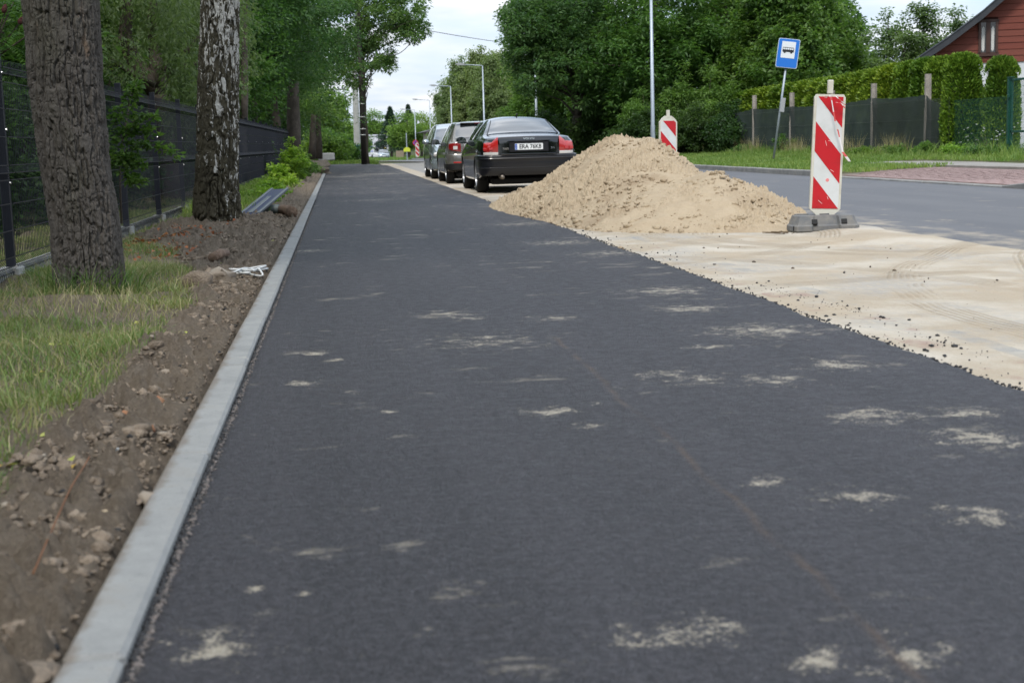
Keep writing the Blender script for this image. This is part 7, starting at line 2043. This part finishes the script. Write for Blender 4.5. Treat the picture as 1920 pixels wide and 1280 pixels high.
def spruce(label, px, pyt, Y, r, seed):
    p = PY(px, pyt, Y); zb = float(base_z(Y)); H_ = p.z - zb; rg_ = np.random.default_rng(seed)
    t = thing('spruce_tree', label, 'tree', (p.x, Y, zb)); n = 300; k = rg_.random(n) ** .8; a = rg_.uniform(0, 6.28, n)
    rr_ = r * (1 - k) * (.65 + .35 * np.abs(np.sin(k * 22))) * rg_.uniform(.5, 1, n)
    C = np.stack([rr_ * np.cos(a), rr_ * np.sin(a), H_ * (.12 + .88 * k)], -1)
    V, F = leaf_cloud(C, .50 * (1.1 - k), 40, .32, .12, rg_, .3); mobj('crown', np_mesh('crown', V, F, LF['spruce']), t)
    MB().tube([(0, 0, 0), (0, 0, H_)], [.2, .03], 7).build('trunk', m_bark, t)
spruce('dark spruce with a ragged top beside the white building', 731, 201, 225, 3.4, 1)
spruce('pointed spruce tip above the round tree', 765, 196, 260, 3.0, 2)
hb = bush('green hedge at the far end of the path', (T(650, 100), 100, -.3), [(0, 0, .7, 1.5, 1.2, .8)], 110, 70, .35, .14, .09, LF['mid'], 440, 'hedge_bush', 'hedge', None, 4, .2, .03)
for px, Y, s, lb in ((622, 92, 1.0, 'green hedge behind the white block'), (648, 96, 1.0, 'pale green bush left of the concrete pole'), (600, 84, 1.2, 'green bush at the end of the dirt verge'), (605, 100, 1.6, 'tall green thicket behind the white block'), (640, 118, 1.3, 'tall green thicket behind the concrete pole')): dup(hb, (T(px, Y), Y, float(base_z(Y))), (0, 0, .3), s, lb)
for px, Y, s, lb in ((731, 240, .5, 'clipped green shrub right of the yellow sign'), (746, 240, .5, 'green shrub behind the wooden fence'), (713, 245, .4, 'yellow green column shrub by the white lorry')):
    dup(gM, (T(px, Y), Y, -1.2), (0, 0, 1), s * .62, lb)
n = 9000; yy = rg.uniform(196, 246, n); xx = rg.uniform(2, 16, n)
o = blades('far_grass', np.stack([xx, yy, base_z(yy) - .05], -1), rg.uniform(.2, .5, n), rg.uniform(.06, .12, n), .8, m_gr3, 15); stuff(o, 'strip of grass at the far end of the road', 'grass')
n = 14000; yy = rg.uniform(76, 110, n); xx = rg.uniform(-6, 2.2, n); 
o = blades('hedge_grass', np.stack([xx, yy, base_z(yy) - .05], -1), rg.uniform(.1, .35, n), rg.uniform(.03, .06, n), .8, m_gr3, 16); stuff(o, 'grass beyond the far end of the path', 'grass')

# ---- soil heaps at the far end of the verge
for (px, py, Y, w, h, lb, sd) in ((568, 300, 58, 1.0, .42, 'heap of dark brown soil past the fence end', 1), (578, 306, 50, .6, .28, 'smaller heap of pale brown soil in front of the dark one', 2)):
    V0, F0 = rock_proto(sd + 40, 4, .35); v = V0 * np.array([w, w * 1.6, h]); p = PY(px, py, Y)
    o = mobj('soil_heap', np_mesh('soil_heap', v, F0, m_dirt, True)); o.location = (p.x, Y, .05); tag(o, lb, 'soil heap')

# ---- far buildings and vehicles
m_wb = mat('white_building', (0.62, 0.62, 0.68), .7); m_win = mat('far_window', (0.07, 0.10, 0.15), .2); m_droof = mat('far_roof', (0.09, 0.085, 0.09), .7)
def far_building(label, px0, px1, pyt, Y, wm_, roof=False, nwin=3):
    a, b = PY(px0, pyt, Y), PY(px1, pyt, Y); zb = float(base_z(Y)) - .1; w = b.x - a.x; h = a.z - zb
    t = thing('far_building', label, 'building', (a.x, Y, zb))
    MB().box((w / 2, 6, h / 2), (w, 12, h)).build('wall', wm_, t)
    for i in range(nwin):
        f = MB().box((w * (i + .5) / nwin, -.05, h * .55), (w / nwin * .55, .1, h * .28)).build('window', m_win, t)
    if roof: MB().prism([(-1, h), (w + 1, h), (w * .5, h + w * .22)], 'y', -1, 13).build('roof', m_droof, t)
    else: MB().box((w / 2, 6, h + .1), (w + .4, 12.4, .25)).build('parapet', m_wb, t)
far_building('white lilac hall with flat roof behind the lorry', 688, 727, 255, 280, m_wb)
far_building('house with dark gable roof beyond the round tree', 804, 842, 248, 185, mat('far_wall', (.4, .36, .3), .8), True, 2)
m_lw = mat('lorry_white', (.6, .62, .64), .4)
p = PY(686, 297, 228); w = PY(701, 297, 228).x - p.x
lo = thing('white_lorry', 'white box lorry far away right of the dark pole', 'lorry', (p.x, 228, float(base_z(228))))
MB().bbox((w / 2, 3, 1.9), (w, 6, 2.5), .05).build('cargo_box', m_lw, lo)
for z in (1.2, 1.9, 2.6): MB().box((w / 2, -.01, z), (w * .95, .02, .12)).build('stripe', m_sblue, lo)
for sx in (.2, w - .2): MB().cyl((sx - .12, 1, .45), (sx + .12, 1, .45), .45, 14).build('wheel', m_tyre, lo)
p = PY(700, 298, 225); w = PY(712, 297, 225).x - p.x
va = thing('white_van', 'small white van parked in front of the lorry', 'van', (p.x, 224, float(base_z(224))))
MB().add([(0, 0, .35), (w, 0, .35), (w, 0, .95), (w * .93, .5, 1.0), (w * .85, .9, 1.75), (w * .15, .9, 1.75), (w * .07, .5, 1.0), (0, 0, .95), (0, 4, .35), (w, 4, .35), (w, 4, 1.0), (w * .93, 4, 1.1), (w * .85, 4, 1.75), (w * .15, 4, 1.75), (w * .07, 4, 1.1), (0, 4, 1.0)],
         [tuple(range(8)), tuple(range(15, 7, -1))] + [(i, i + 8, (i + 1) % 8 + 8, (i + 1) % 8) for i in range(8)]).build('body', m_lw, va)
MB().add([(w * .1, .47, 1.03), (w * .9, .47, 1.03), (w * .82, .84, 1.68), (w * .18, .84, 1.68)], [(0, 1, 2, 3)]).build('windscreen', m_cglass, va)
for sx in (.12, w - .12): MB().cyl((sx - .1, .8, .33), (sx + .1, .8, .33), .33, 14).build('wheel', m_tyre, va)
car4 = dup(car3, (T(718, 222), 222, float(base_z(222))), (0, 0, math.pi), 1.0, 'pale car far away under the yellow diamond sign', 'far traffic')
wf = thing('wooden_fence', 'short brown board fence left of the lime sign post', 'fence', (T(742, 215), 215, float(base_z(215)))); w = T(757, 215) - T(742, 215)
m_wood = mat('weathered_board', (0.30, 0.24, 0.18), .85)
for i in range(9): MB().box((w * (i + .5) / 9, 0, .62), (w / 9 * .88, .04, 1.2)).build('board', m_wood, wf)
MB().box((w / 2, .05, .9), (w, .05, .1)).build('rail', m_wood, wf)
m_woodwall = None

# ---- unseen street trees added behind the camera to darken reflections and block light
for i, (x, y, s_, src, lb) in enumerate([(-5.5, 4, 1.0, tB, 'unseen leafy tree added beside the camera'), (-7.5, -3, 1.2, tD, 'unseen dark tree added on the left, first behind the camera'), (-5.5, -10, 1.1, tA, 'unseen tall tree added on the left, second behind the camera'), (-7, -19, 1.3, tD, 'unseen dark tree added on the left, third behind the camera'),
        (-3.0, -27, 1.2, tB, 'unseen leafy tree added over the path behind the camera'), (4.0, -34, 1.3, tE, 'unseen broad tree added beside the road behind the camera'), (12.5, -30, 1.25, tE, 'unseen broad tree added across the road behind the camera'), (15, -18, 1.1, tF, 'unseen maple added across the road behind the camera'), (20, -38, 1.5, tE, 'unseen big tree added far behind the camera on the right'), (-10, -36, 1.6, tD, 'unseen big dark tree added far behind the camera on the left'), (8.5, -42, 1.5, tE, 'unseen big tree added to close the street behind the camera')]):
    dup(src, (x, y, -.1), (0, 0, i * 1.7), s_, lb, 'unseen trees added behind the camera')
